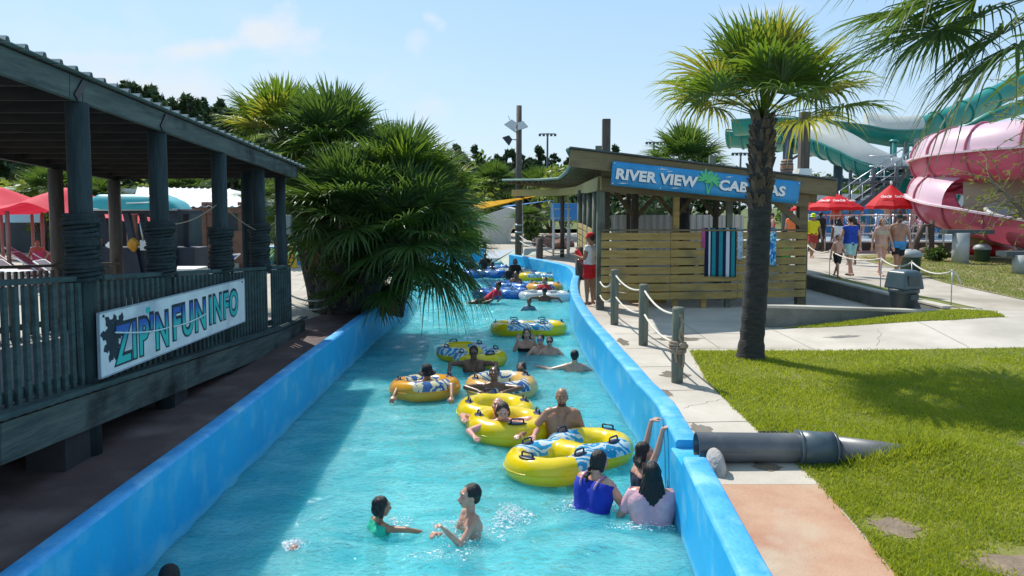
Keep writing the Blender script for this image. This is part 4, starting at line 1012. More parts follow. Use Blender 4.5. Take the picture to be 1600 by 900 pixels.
# ---------------------------------------------------------------- posts and ropes
def post_rope():
    posts=[(1058,600,480),(1005,542,444),(960,510,421)]
    L=[]; lab=['rope post nearest the camera with a thick knotted rope tied round it','middle rope post between the knotted one and the cabana corner','rope post standing closest to the cabana corner']
    for (px,yb,yt),lb_ in zip(posts,lab):
        p=G(px,yb-3,.61); zt=D(px,yt,p.y).z; T=thing('rope_post',lb_,'post',p,0,'rope posts on the right walkway')
        m=MB(); m.lathe([(.078,-.02),(.082,.3),(.08,zt-p.z-.03),(.07,zt-p.z),(0,zt-p.z+.003)],n=14); m.build('post_body',GPOST,T); L.append((p,zt-p.z,T))
    # knotted rope on near post
    p,h,T=L[0]; m=MB()
    for k in range(5): 
        z=h*.42+k*.028; m.tube([(math.cos(a)*(.1+.006*(k%2)),math.sin(a)*(.1+.006*(k%2)),z+.012*math.sin(a+k)) for a in [2*math.pi*i/14 for i in range(14)]],.019,7,closed=True)
    for (pts) in ([(.02,-.10,h*.88),(.03,-.1,h*.78),(0,-.105,h*.68),(.0,-.11,h*.6),(.03,-.13,h*.55)],[(.05,-.08,h*.85),(.02,-.1,h*.74),(.04,-.1,h*.62)],[(-.02,-.12,h*.5),(-.05,-.1,h*.38),(-.03,-.09,h*.28)],[(.05,-.12,h*.45),(.06,-.1,h*.3),(.05,-.09,h*.22)]): m.tube(pts,.018,7)
    m.ell((.03,-.15,h*.52),(.045,.035,.04),10,7); m.ell((.08,-.1,h*.5),(.04,.035,.035),10,7); m.ell((.01,-.1,h*.9),(.025,.02,.025),8,6)
    m.build('knotted_rope',ROPEB,T)
    def rp(a,b,sag,lb_,r=.016,mt=ROPEW,name='rope'):
        a=Vector(a);b=Vector(b); mm=MB(); mm.tube([a.lerp(b,t/12)-Vector((0,0,sag*4*(t/12)*(1-t/12))) for t in range(13)],r,7); rebase(mm,a); o=mm.build(name,mt); o.location=a; tag(o,lb_,'rope','ropes along the walkway'); return o
    for i,(A,Bp) in enumerate(((L[0],L[1]),(L[1],L[2]))):
        for f,nm in ((.90,'upper'),(.52,'lower')):
            a=A[0]+Vector((0,0,A[1]*f)); b=Bp[0]+Vector((0,0,Bp[1]*f)); d=(b-a).normalized()*.08
            rp(a+d,b-d,.10,f'{nm} white rope sagging between the '+('knotted post and the middle rope post' if i==0 else 'middle rope post and the one at the cabana corner'))
    a=L[2][0]+Vector((-.06,.05,L[2][1]*.75)); rp(a,(1.95,16.6,1.25),.1,'upper short rope from the last post to the cabana corner'); rp(a-Vector((0,0,.3)),(1.95,16.6,.95),.1,'lower short rope from the last post to the cabana corner')
    # far posts with ropes near bend
    far=[(810,393,355,36.5),(843,401,372,33.5),(906,432,380,26.0)]
    # posts left bank
    Lp=[(548,472,432),(617,442,406),(638,440,402)]; P=[]
    for (px,yb,yt),lb_ in zip(Lp,('rope post under the palm clump with ropes knotted at its top','green rope post at the river wall behind the palm clump','second thin rope post beside the green one behind the palms')):
        y=G(px,yb,.6).y; p=G(px,yb,.6); zt=D(px,yt,p.y).z; T=thing('rope_post',lb_,'post',p,0,'rope posts on the left bank'); m=MB(); m.lathe([(.07,-.02),(.075,.3),(.07,zt-p.z-.03),(0,zt-p.z)],n=12); m.build('post_body',GPOST,T); P.append(p+Vector((0,0,zt-p.z-.08)))
    rp((-3.98,13.4,1.35),P[0],.28,'upper grey rope from the pavilion corner to the palm clump post',.018); rp((-3.98,13.4,1.2),P[0]-Vector((0,0,.12)),.32,'lower grey rope from the pavilion corner to the palm clump post',.018)
    rp(P[0],P[1],.25,'rope behind the palm trunk between the left bank posts',.018)
    for (px,yb,yt,lb_) in ((843,406,372,'round dark rope post by the river bend'),(906,436,385,'dark rope post behind the first side slats of the cabana')):
        p=G(px,yb,.61); zt=D(px,yt,p.y).z; T=thing('rope_post',lb_,'post',p,0,'rope posts at the bend'); m=MB(); m.lathe([(.14,-.02),(.15,.3),(.14,zt-p.z-.03),(0,zt-p.z)],n=12); m.build('post_body',BPOST,T)
    rp(D(812,368,36.2),D(843,377,33.2),.15,'upper rope from the light pole at the bend',.022); rp(D(812,376,36.2),D(843,383,33.2),.15,'lower rope from the light pole at the bend',.022)
    rp(D(843,377,33.2),D(880,390,33),.15,'upper rope behind the canopy post',.022); rp(D(843,384,33.2),D(880,395,33),.15,'lower rope behind the canopy post',.022)
    # white rope on steel stakes at the right
    st=[(1262,383,415),(1297,392,441),(1377,404,457),(1425,410,469),(1488,424,487)]; Q=[]
    nm=['first steel stake beside the cabana right post','second steel stake beside the boy in black shorts','third steel stake in front of the woman in the beige bikini','fourth steel stake behind the waste bin','last steel stake at the tapered end of the low wall with a rope end dangling']
    for (px,yt,yb),lb_ in zip(st,nm):
        y={1262:23.0,1297:21.0,1377:17.6,1425:16.2,1488:14.8}[px]; tp=D(px,yt,y); T=thing('steel_stake',lb_,'stake',(tp.x,tp.y,hgt(tp.x,tp.y)),0,'steel stakes carrying the white rope'); m=MB(); m.cyl((0,0,-.02),(0,0,tp.z-.95+.02),.011,.011,8); m.tube([(.02*math.cos(a),0,tp.z-.93+.02*math.sin(a)) for a in [k*.6 for k in range(11)]],.005,5); m.build('rod',STEEL,T); Q.append(tp)
    pts=[]
    for a,b in zip(Q,Q[1:]):
        for t in range(8): pts.append(a.lerp(b,t/8)-Vector((0,0,.13*4*(t/8)*(1-t/8))))
    pts.append(Q[-1]); pts+= [Q[-1]+Vector((.07,0,-.05)),Q[-1]+Vector((.14,0,-.16)),Q[-1]+Vector((.18,0,-.26))]
    mm=MB(); mm.tube(pts,.018,7); rebase(mm,Q[0]); o=mm.build('rope',ROPEW); o.location=Q[0]; tag(o,'long thin white rope strung on steel stakes beside the path','rope')
post_rope()
# ---------------------------------------------------------------- pipe, boulder, grate, bins
def pipe():
    a=G(1093,703,.76); y=a.y+.12; T=thing('drain_pipe','large grey plastic pipe with coupling running from the wall notch into the lawn','pipe',(a.x,y,.6))
    z=.15; m=MB(); r=.131; n=28
    prof=[(0,r),(1.0,r)]
    def tub(x0,x1,r0,r1,z0,z1,inner=True):
        A=Vector((x0,0,z0));Bq=Vector((x1,0,z1)); m.cyl(A,Bq,r0,r1,n,caps=False)
        if inner: m.cyl(A,Bq,r0-.012,r1-.012,n,caps=False)
    tub(0,1.0,r,r,z,z-.01); 
    ring=[]
    o=len(m.v)
    for rr in (r,r-.012): 
        for k in range(n): ring.append((0,rr*math.cos(6.2832*k/n),z+rr*math.sin(6.2832*k/n)))
    m.add(ring,[(k,(k+1)%n,n+(k+1)%n,n+k) for k in range(n)])
    rebase(m,(0,0,0)).build('pipe_body',PIPEM,T)
    m=MB(); m.cyl((.92,0,z-.01),(1.24,0,z-.03),.158,.158,n); m.cyl((.915,0,z-.01),(.94,0,z-.012),.164,.164,n); m.cyl((1.225,0,z-.028),(1.245,0,z-.03),.164,.164,n); m.build('coupling',PIPEC,T)
    m=MB(); m.cyl((1.23,0,z-.03),(2.6,.0,z-.20),.131,.131,n); m.build('buried_pipe_end',PIPEM,T)
pipe()
def rough(name,label,cat,loc,rad,m,seed,amp=.15,rot=0):
    bm=bmesh.new(); bmesh.ops.create_icosphere(bm,subdivisions=4,radius=1)
    for v in bm.verts:
        n=mnoise.noise(v.co*1.3+Vector((seed,0,0)))*amp+mnoise.noise(v.co*4+Vector((seed,3,0)))*amp*.3; v.co*= (1+n); v.co=Vector((v.co.x*rad[0],v.co.y*rad[1],v.co.z*rad[2]))
    for f in bm.faces: f.smooth=True
    me=bpy.data.meshes.new(name); bm.to_mesh(me); bm.free(); me.materials.append(m); o=bpy.data.objects.new(name,me); COL.objects.link(o); o.location=loc; o.rotation_euler=(0,0,rot); return tag(o,label,cat)
p=G(1119,727,.66); rough('cement_lump','rounded rough cement lump at the end of the near blue wall under the pipe mouth','cement lump',(p.x-.01,p.y,.63),(.085,.17,.19),STONE,2,.12)
p=G(1212,680,.62); gm=MB(); 
for k in range(7): gm.box((0,-.09+.03*k,.004),(.3,.012,.012)); gm.box((-.12+.04*k,0,.004),(.012,.22,.01))
o=gm.build('drain_grate',BLACK); o.location=(p.x,p.y,.625); tag(o,'dark drain grate in the lawn corner just behind the pipe','drain grate')
def dome_can(label,loc,sc=1,rz=0.3):
    T=thing('waste_bin',label,'waste bin',loc,rz,'grey waste bins'); r=.31
    m=MB(); m.lathe([(0,0),(r*.86,0),(r*.88,.03),(r*1.0,.62),(r*1.08,.62),(r*1.1,.66),(r*1.08,.69),(r*1.04,.70)],n=28); m.box((0,-r*1.02,.55),(.22,.05,.11)); m.build('bin_body',DGREY,T)
    m=MB(); a=.27
    m.add([(-.31,-.31,.70),(.31,-.31,.70),(.31,.31,.70),(-.31,.31,.70),(-.25,-.27,1.04),(.25,-.27,1.04),(.25,.27,1.04),(-.25,.27,1.04),(-.17,-.2,1.08),(.17,-.2,1.08),(.17,.2,1.08),(-.17,.2,1.08)],[(0,1,5,4),(1,2,6,5),(2,3,7,6),(3,0,4,7),(4,5,9,8),(5,6,10,9),(6,7,11,10),(7,4,8,11),(8,9,10,11),(0,3,2,1)]); m.build('bin_hood',mat('blue_grey_plastic',(.05,.085,.10),(.065,.10,.115),.35,3),T,bevel=.03)
    m=MB(); m.box((0,-.3,.88),(.34,.03,.2)); m.build('swing_flap',DGREY,T,bevel=.01)
    T.scale=(sc*.86,sc*.86,sc); return T
dome_can('large blue grey waste bin with square hood behind the low block wall',(XD(1412,14.98,1.2),14.98,.6),.98)
def round_bin(label,loc,s=1):
    T=thing('round_bin',label,'waste bin',loc,0,'round bins near the slide'); m=MB(); m.lathe([(0,0),(.27,0),(.29,.5),(.31,.5),(.31,.54)],n=20); m.build('bin_body',mat('green_bin',(.03,.075,.06),(.045,.09,.075),.5,3),T)
    m=MB(); m.lathe([(.33,.53),(.34,.58),(.28,.68),(.15,.75),(0,.77)],n=20); m.build('bin_lid',mat('grey_lid',(.22,.25,.25),(.3,.33,.33),.5,3),T); T.scale=(s,s,s)
round_bin('round green bin with pale lid on the grass beside the shirtless man',(XD(1422,21.8,1),21.8,.95),.95); round_bin('round green bin with pale lid under the lower pink slide between the pillars',(XD(1534,26.3,1),26.3,.95),.85)
# ---------------------------------------------------------------- light poles
def light_pole():
    y=36.5; x=XD(810,y,.7); zt=D(812,165,y).z; T=thing('light_pole','tall wooden pole with three floodlights standing at the river bend','light pole',(x,y,.6))
    m=MB(); m.cyl((0,0,-.1),(.03,0,zt-.6),.17,.13,14); m.build('pole',BPOST,T)
    def lamp(px,py,s,ang,mt,arm=True):
        c=D(px,py,y-.1)-T.location; mm=MB(); Rm=Matrix.Rotation(R(ang),3,'Y')
        vs=[Vector(v) for v in ((-.32,-.2,-.2),(.32,-.2,-.2),(.32,.2,-.2),(-.32,.2,-.2),(-.16,-.14,.2),(.16,-.14,.2),(.16,.14,.2),(-.16,.14,.2))]
        mm.add([Rm@(v*s)+c for v in vs],[(0,3,2,1),(4,5,6,7),(0,1,5,4),(1,2,6,5),(2,3,7,6),(3,0,4,7)]); q=mm.build('floodlight',mt,T,bevel=.02)
        a=MB(); a.tube([c,Vector((0,0,c.z+(0 if ang<90 else -.1)))],.03,6); a.build('arm',STEEL,T)
    lamp(800,195,1.0,35,mat('lamp_housing',(.5,.5,.5),(.6,.6,.6),.5,2)); lamp(815,196,.85,-20,MATS['lamp_housing']); lamp(794,218,.8,50,BLACK)
    m=MB(); m.tube([(.03,0,5.5),(-.5,0,6.6)],.02,5); m.tube([(.2,-.1,.0),(.22,-.1,3)],.03,6)
    for z in (1.0,1.35): m.lathe([(.175,z),(.19,z+.01),(.19,z+.07),(.175,z+.08)],n=12)
    m.build('conduit',STEEL,T)
light_pole()
def stad(label,px,top,y,w=.12):
    x=XD(px,y,1); zt=D(px,top,y).z; T=thing('field_light',label,'light pole',(x,y,.9),0,'distant field lights'); m=MB(); m.cyl((0,0,0),(0,0,zt-.9),w*1.2,w,8); m.build('pole',DGREY,T)
    m=MB(); m.box((0,0,zt-1.0),(2.0,.12,.12)); 
    for k in range(5): m.box((-.95+.475*k,-.1,zt-1.15),(.3,.25,.28))
    m.build('lamp_bank',DGREY,T)
stad('distant field light mast between the light pole and the cabana roof',855,208,95); stad('distant field light mast above the cabana roof left of the roof palm',1020,221,100); stad('distant thin lamp mast right of the roof palm behind the central palm',1155,238,90)
# ---------------------------------------------------------------- shade sails and wall at the bend
def sail(label,pts,m,name='shade_sail',div=10,curve=.12,sag=.0):
    P=[Vector(p) for p in pts]; mb=MB(); c=sum(P,Vector())/len(P); n=len(P); vs=[]; N=div
    mb.smooth=True
    if n==3: P.append(P[2])
    for j in range(N+1):
        for i in range(N+1):
            u=i/N; v=j/N; p=P[0]*(1-u)*(1-v)+P[1]*u*(1-v)+P[2]*u*v+P[3]*(1-u)*v
            q=16*u*(1-u)*v*(1-v); e=max(0,1-q)**3*(4*u*(1-u)+4*v*(1-v))*.5*curve; p=p.lerp(c,e); vs.append(p-Vector((0,0,sag*q)))
    mb.add(vs,[(j*(N+1)+i,j*(N+1)+i+1,(j+1)*(N+1)+i+1,(j+1)*(N+1)+i) for j in range(N) for i in range(N)]); rebase(mb,c); o=mb.build(name,m); o.location=c; o.modifiers.new('s','SOLIDIFY').thickness=.02; return tag(o,label,'shade sail')
YS=mat('yellow_sail_cloth',(.85,.50,.005),(.90,.56,.01),.8,2,trans=.6); BS=mat('blue_sail_cloth',(.10,.28,.6),(.15,.35,.7),.8,2,trans=.3)
sail('yellow triangular shade sail tied beside the light pole over the bend',[D(700,322,30),D(715,336,28),D(838,306,38)],YS,curve=.15)
sail('blue shade sail behind the yellow one',[D(790,322,42),D(782,325,38),D(865,313,44)],BS,curve=.1)
w=MB(); y=46; xa=XD(746,y,1); xb=XD(806,y,1); zt=D(770,326,y).z; th=[]
prof=[(xa-.6,.6),(xa-.5,zt-1.6),(xa+.1,zt-.5),(xa+1.6,zt),(xb-.6,zt+.1),(xb+.2,zt-.1),(xb-.2,zt-.8),(xb-.6,1.2),(xb-.6,.6)]
w.add([(p[0],y,p[1]) for p in prof]+[(p[0]+.3,y+2.5,p[1]) for p in prof],[tuple(range(9)),tuple(range(9,18))[::-1]]+[(i,i+9,(i+1)%9+9,(i+1)%9) for i in range(9)])
k=rebase(w,(xa,y,.6)); o=k.build('storage_tent',mat('beige_panel_cloth',(.52,.50,.44),(.60,.58,.52),.7,.6)); o.location=(xa,y,.6); tag(o,'big beige rounded tent wall beyond the river bend behind the light pole','tent')
o=bpy.data.objects.new('rib',None)
bpy.data.objects.remove(o)
# ---------------------------------------------------------------- umbrellas on the right
RED=mat('red_canvas',(.62,.008,.015),(.70,.012,.02),.7,4,trans=.35)
def umbrella(label,px,top,yb,y,rad,z0=.95,n=8,text=True,rz=.2):
    x=XD(px,y,2); zt=D(px,top,y).z; ze=D(px,yb,y).z; T=thing('sun_umbrella',label,'umbrella',(x,y,z0),rz,'red umbrellas on the right')
    m=MB(); m.cyl((0,0,0),(0,0,zt-z0),.03,.025,10); m.build('pole',STEEL,T)
    m=MB(); H=zt-ze; z1=ze-z0; vs=[(0,0,zt-z0)]
    rings=4
    for j in range(1,rings+1):
        for k in range(n*4):
            a=2*math.pi*k/(n*4); t=j/rings; fr=(k%4)/4; sc=1-.10*math.sin(math.pi*fr)*t; vs.append((math.cos(a)*rad*t*sc,math.sin(a)*rad*t*sc,z1+H*(1-t)**.92+.03*math.sin(math.pi*fr)*t))
    nn=n*4; f=[(0,1+k,1+(k+1)%nn) for k in range(nn)]
    for j in range(rings-1): f+=[(1+j*nn+k,1+(j+1)*nn+k,1+(j+1)*nn+(k+1)%nn,1+j*nn+(k+1)%nn) for k in range(nn)]
    m.add(vs,f)
    lo=[vs[1+(rings-1)*nn+k] for k in range(nn)]; o=len(m.v); m.add(lo+[(q[0]*1.01,q[1]*1.01,q[2]-.13) for q in lo],[(k,(k+1)%nn,nn+(k+1)%nn,nn+k) for k in range(nn)])
    c=m.build('canopy',RED,T); m=MB(); m.ell((0,0,zt-z0+.06),(.05,.05,.09),10,6); m.build('finial',WHITE,T)
    m=MB()
    for k in range(n):
        a=2*math.pi*k/n; m.tube([(0,0,zt-z0-.1),(math.cos(a)*rad*.96,math.sin(a)*rad*.96,z1-.0)],.01,4)
    m.build('ribs',STEEL,T)
    if text:
        for k in range(n):
            a=2*math.pi*(k+.5)/n; d=Vector((math.cos(a),math.sin(a),0)); wd=(Matrix.Rotation(rz,3,'Z')@d)
            if wd.y>-.2: continue
            c0=d*rad*.66; z=z1+H*(1-.70)**.92+.05; up=(Vector((0,0,zt-z0))-Vector((d.x*rad*.92,d.y*rad*.92,z1))).normalized(); xd=Vector((-d.y,d.x,0))
            M=frame(Vector((c0.x,c0.y,z))-xd*rad*.2+d*.06,xd,up); place_text('lettering',text_mesh('Coca-Cola',.3,.004,.002,.35,.9),WHITE,M,T,wid=rad*.42,hgtt=rad*.15)
    return T
umbrella('red canvas umbrella left of the two in front of the splash pool',1303,301,324,33,1.18)
umbrella('taller pointed red umbrella right beside the pink slide',1390,288,322,31,.95,rz=.45)
umbrella('small part of a red umbrella peeking out beside the cabana post',1262,312,326,40,.9,text=False)
# ---------------------------------------------------------------- slides
def sweep_open(mb,path,prof,close=False):
    """path: list of (pos, side unit, up unit, scale); prof list of (s,u)"""
    k=len(prof); vs=[]
    for (p,s,u,sc) in path: vs+=[p+s*(a*sc)+u*(b*sc) for a,b in prof]
    n=len(path); mb.smooth=True
    mb.add(vs,[(i*k+j,i*k+j+1,(i+1)*k+j+1,(i+1)*k+j) for i in range(n-1) for j in range(k-1)])
def pathof(pts,k=6):
    P=[Vector(p) for p in pts]; out=[];n=len(P)
    for i in range(n-1):
        p0=P[max(i-1,0)];p1=P[i];p2=P[i+1];p3=P[min(i+2,n-1)]
        for j in range(k):
            t=j/k; out.append(.5*((2*p1)+(-p0+p2)*t+(2*p0-5*p1+4*p2-p3)*t*t+(-p0+3*p1-3*p2+p3)*t**3))
    out.append(P[-1]); r=[]
    for i,p in enumerate(out):
        d=(out[min(i+1,len(out)-1)]-out[max(i-1,0)]).normalized(); s=d.cross(Vector((0,0,1))).normalized(); r.append((p,s,Vector((0,0,1)),1.0))
    return r
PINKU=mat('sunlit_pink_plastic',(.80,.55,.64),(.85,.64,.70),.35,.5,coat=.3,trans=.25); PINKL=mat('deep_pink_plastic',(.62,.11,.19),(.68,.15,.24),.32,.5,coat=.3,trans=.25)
PINKR=mat('rose_rib',(.42,.09,.14),(.48,.12,.17),.45,2); TEALS=mat('teal_slide',(.006,.20,.155),(.012,.25,.195),.35,1,coat=.15); TEALD=mat('teal_steel',(.03,.22,.19),(.05,.28,.24),.45,2)
CREAM=mat('cream_slide_inside',(.62,.62,.54),(.68,.68,.6),.4,1,trans=.3); TANS=mat('tan_slide',(.36,.29,.18),(.42,.34,.22),.5,.8); GREYR=mat('grey_rim',(.30,.31,.30),(.36,.37,.36),.5,1); GCOL=mat('blue_grey_steel',(.06,.085,.10),(.08,.105,.12),.45,2); GPIL=mat('pale_pillar',(.36,.38,.37),(.45,.46,.45),.7,3,c3=(.25,.27,.27))
def rect(mb,path,a,h):
    sweep_open(mb,path,[(-a,-h),(a,-h),(a,h),(-a,h),(-a,-h)]); mb.smooth=False; mb.sm=[False]*len(mb.sm)
def arc(r,a0,a1,n=14,sq=1.0): return [(r*math.cos(R(a0+(a1-a0)*i/n)),r*math.sin(R(a0+(a1-a0)*i/n))*sq) for i in range(n+1)]
def pink():
    T=thing('pink_water_slide','big pink helical water slide with raised ribs on pillars at the right','water slide',(17,27,.95)); O=T.location
    c=Vector((20.9,29.0)); 
    def hel(a,z,r=4.0): return Vector((c.x+r*math.cos(R(a)),c.y+r*math.sin(R(a)),z))
    # upper loop: front side from the right, turning round the left end to the back
    up=[hel(-60,5.15,4.4),hel(-80,5.05,4.2),hel(-105,4.95),hel(-130,4.9),hel(-155,4.85),hel(180,4.8),hel(150,4.7),hel(120,4.5),hel(90,4.2)]
    low=[hel(100,3.6),hel(130,3.45),hel(160,3.3,4.1),hel(188,3.0,4.3),hel(208,2.72,4.35),hel(228,2.4,4.4),hel(248,2.05,4.6),Vector((20.6,23.9,1.75)),Vector((21.8,22.6,1.4)),Vector((22.7,20.8,1.1))]
    pu=pathof(up); pl=pathof(low)
    def b(mb,nm,m,sol=.03): o=rebase(mb,O).build(nm,m,T); 
    r=1.05
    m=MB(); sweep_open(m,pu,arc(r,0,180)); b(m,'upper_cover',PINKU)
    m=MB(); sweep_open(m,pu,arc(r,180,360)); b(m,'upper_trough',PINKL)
    n=len(pl); k0=19
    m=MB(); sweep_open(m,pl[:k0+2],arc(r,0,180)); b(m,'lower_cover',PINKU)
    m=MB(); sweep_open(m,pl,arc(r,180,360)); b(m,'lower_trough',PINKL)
    m=MB()
    for P_ in (pu,pl):
        for sgn in(-1,1):
            m=MB(); rect(m,[(p+s*sgn*(r+.05),s,u,1) for p,s,u,_ in P_],.11,.035); b(m,'side_flange',mat('pale_pink_flange',(.78,.58,.62),(.82,.62,.66),.4,2))
    m=MB()
    for i in range(0,len(pu),5):
        p,s,u,_=pu[i]; m.tube([p+s*(r+.03)*math.cos(q)+u*(r+.03)*math.sin(q) for q in [6.2832*t/24 for t in range(24)]],.05,6,closed=True)
    for i in range(0,len(pl),5):
        p,s,u,_=pl[i]; a1=6.2832 if i<=k0 else 3.1416
        m.tube([p+s*(r+.03)*math.cos(3.1416+q)+u*(r+.03)*math.sin(3.1416+q) for q in [a1*t/24 for t in range(25)]],.05,6)
    b(m,'rib',PINKR)
    for (px,yb,y,top) in ((1500,412,25.6,2.0),(1597,431,21.8,1.5)):
        x=XD(px,y,1); m=MB(); m.cyl((x,y,.9),(x,y,top),.26,.26,18); b(m,'pillar',GPIL)
        m=MB(); m.box((x+.3,y+.2,top+.03),(1.6,.5,.14)); b(m,'saddle',DGREY)
    m=MB(); m.box((20.5,25.6,3.66),(4.2,.35,.2)); m.box((20.4,26.2,3.4),(5.0,.3,.16)); b(m,'support_beam',mat('worn_grey_beam',(.12,.12,.12),(.2,.19,.18),.7,2))
    m=MB()
    for x,y in ((18.6,29.6),(22.8,31),(20.8,33)): m.cyl((x,y,.9),(x,y,4.2),.2,.2,14)
    build_each(rebase(m,O),'pillar',GCOL,T)
pink()
def tan():
    T=thing('tan_water_slide','tan and grey water slide bowl tucked behind the lower pink slide','water slide',(20,28,.95)); O=T.location
    path=[(16.6,27.9,2.9),(18.4,27.5,3.1),(20.5,27.3,3.2),(24,27.7,3.3)]; P_=pathof(path); m=MB()
    sweep_open(m,P_,[(-.05,.9),(.1,.2),(.15,-.5),(.1,-1.3),(0,-1.6)]); rebase(m,O).build('tan_wall',TANS,T)
    m=MB(); c=Vector((19.2,26.3,0)); 
    rim=[Vector((c.x+2.6*math.cos(a),c.y+1.3*math.sin(a),2.55+.45*math.sin(a)-.12*math.cos(a))) for a in [6.2832*i/40 for i in range(40)]]
    m.tube(rim,.09,8,closed=True); rebase(m,O).build('bowl_rim',GREYR,T)
    m=MB(); m.smooth=True; vs=[]
    for j in range(6):
        t=j/5
        for p in rim: vs.append((c.x+(p.x-c.x)*(1-.3*t),c.y+(p.y-c.y)*(1-.3*t),p.z-1.0*t))
    m.add(vs,[(j*40+k,j*40+(k+1)%40,(j+1)*40+(k+1)%40,(j+1)*40+k) for j in range(5) for k in range(40)]); rebase(m,O).build('bowl',mat('grey_bowl',(.32,.32,.31),(.38,.38,.37),.5,1),T)
tan()
def green():
    T=thing('green_water_slide','teal green water slide with translucent cream trough curving behind the palm','water slide',(14,42,.95)); O=T.location
    y=42
    def b(mb,nm,m): return rebase(mb,O).build(nm,m,T)
    tubep=pathof([D(1690,65,48),D(1640,105,46),D(1600,128,45),D(1540,158,44),D(1490,182,43),D(1440,200,42.3),D(1415,204,42)])
    m=MB(); m.tube([p for p,_,_,_ in tubep],.62,18); b(m,'closed_tube',TEALS)
    m=MB()
    for i in range(2,len(tubep),5):
        p=tubep[i][0]; q=tubep[min(i+1,len(tubep)-1)][0]; d=(q-p).normalized(); m=MB(); m.cyl(p,p+d*.12,.70,.70,18); b(m,'tube_flange',TEALD)
    m=MB(); m.tube([D(1620,160,46),D(1560,178,45),D(1500,205,44)],[.5,.4,.2],10); b(m,'lower_tube',TEALD)
    top=pathof([D(1432,204,42),D(1400,206,42),D(1360,200,42.5),D(1300,192,43),D(1250,188,43.5),D(1200,187,44),D(1150,190,45)])
    r=.85
    m=MB(); sweep_open(m,top,arc(r,180,360)); b(m,'trough',TEALS)
    m=MB(); sweep_open(m,top[:14],arc(r,0,180,14,1.0)); b(m,'trough_cover',mat('clear_cover',(.66,.68,.64),(.72,.74,.7),.3,1,trans=.4))
    m=MB(); sweep_open(m,top,arc(r-.04,180,360)); b(m,'trough_inside',CREAM)
    m=MB()
    for sg in(-1,1):
        m=MB(); rect(m,[(p+s*sg*(r+.04),s,u,1) for p,s,u,_ in top],.06,.04); b(m,'trough_rim',TEALD)
    ret=pathof([D(1140,205,47),D(1190,208,46),D(1240,212,44),D(1290,220,42),D(1330,238,40.5),D(1370,262,39.5),D(1420,285,39.5),D(1470,300,41)])
    r=1.0
    m=MB(); sweep_open(m,ret,arc(r,185,355)); b(m,'return_trough',TEALS)
    m=MB(); sweep_open(m,ret,arc(r-.05,185,355)); b(m,'return_inside',CREAM)
    m=MB(); sweep_open(m,ret[10:],[(r*math.cos(R(a)),r*math.sin(R(a))*1.0) for a in range(0,100,10)]); b(m,'return_cover',MATS['clear_cover'])
    m=MB()
    for sg in(-1,1):
        m=MB(); rect(m,[(p+s*sg*(r+.04),s,u,1) for p,s,u,_ in ret],.06,.05); b(m,'return_rim',TEALD)
    for i in range(0,len(ret),3):
        m=MB()
        p,s,u,_=ret[i]; m.tube([p+s*(r+.03)*math.cos(q)+u*(r+.03)*math.sin(q) for q in [3.1416+3.1416*t/12 for t in range(13)]],.06,5); b(m,'return_rib',TEALD)
    for px,yt,rad,mt,y in ((1393,218,.17,TEALD,41),(1413,222,.15,TEALD,41.5),(1427,224,.15,TEALD,42),(1229,192,.27,GCOL,43),(1308,236,.25,GCOL,42.5)):
        x=XD(px,y,3); zt=D(px,yt,y).z; m=MB(); m.cyl((x,y,.9),(x,y,zt),rad,rad,14); m.cyl((x,y,zt-.15),(x,y,zt-.05),rad*1.5,rad*1.5,14); b(m,'column',mt)
    m=MB(); m.beam(D(1200,224,43),D(1330,226,43),.12,.12); m.beam(D(1315,282,42.5),D(1362,282,42.5),.2,.2); m.beam(D(1235,250,43),D(1300,212,43),.1,.12); b(m,'cross_beam',GCOL)
green()
def stairs():
    T=thing('slide_stair_tower','dark steel stair tower between the green and pink slides','stair tower',(15,36,.95)); O=T.location; y=37
    def b(mb,nm,m): return rebase(mb,O).build(nm,m,T)
    m=MB()
    for px in (1362,1398,1436,1452,1470): 
        for dy in (0,2.5): x=XD(px,y,2); m.box((x,y+dy,(1+D(px,262 if px<1440 else 215,y).z)/2),(.13,.13,D(px,262 if px<1440 else 215,y).z-1))
    m.box((XD(1446,y,4),y+.3,3.6),(.7,.5,5.2))
    b(m,'post',GCOL)
    m=MB(); A=D(1330,330,y);Bq=D(1432,262,y)
    for dy in (0,1.4): m.beam(A+Vector((0,dy,0)),Bq+Vector((0,dy,0)),.08,.22)
    for k in range(14): p=A.lerp(Bq,k/13); m.box((p.x,p.y+.7,p.z),(.26,1.4,.04))
    m.beam(D(1425,330,y+1),D(1480,285,y+1),.08,.2)
    b(m,'flight',DGREY)
    m=MB()
    for dy in (0,1.4):
        for h in (.5,1.0): m.tube([A+Vector((0,dy,h)),Bq+Vector((0,dy,h))],.03,5)
        for k in range(7): p=A.lerp(Bq,k/6); m.tube([p+Vector((0,dy,0)),p+Vector((0,dy,1))],.025,5)
    for h in (0,.5,1.0): m.tube([D(1358,276,y)+Vector((0,0,h)),D(1400,276,y)+Vector((0,0,h))],.03,5)
    b(m,'handrail',STEEL)
    m=MB(); m.box((XD(1380,y,3),y+1,D(1380,284,y).z),(1.6,2.4,.12)); m.box((XD(1455,y,3),y+1,D(1455,262,y).z),(3.2,2.4,.14)); b(m,'platform',DGREY)
stairs()
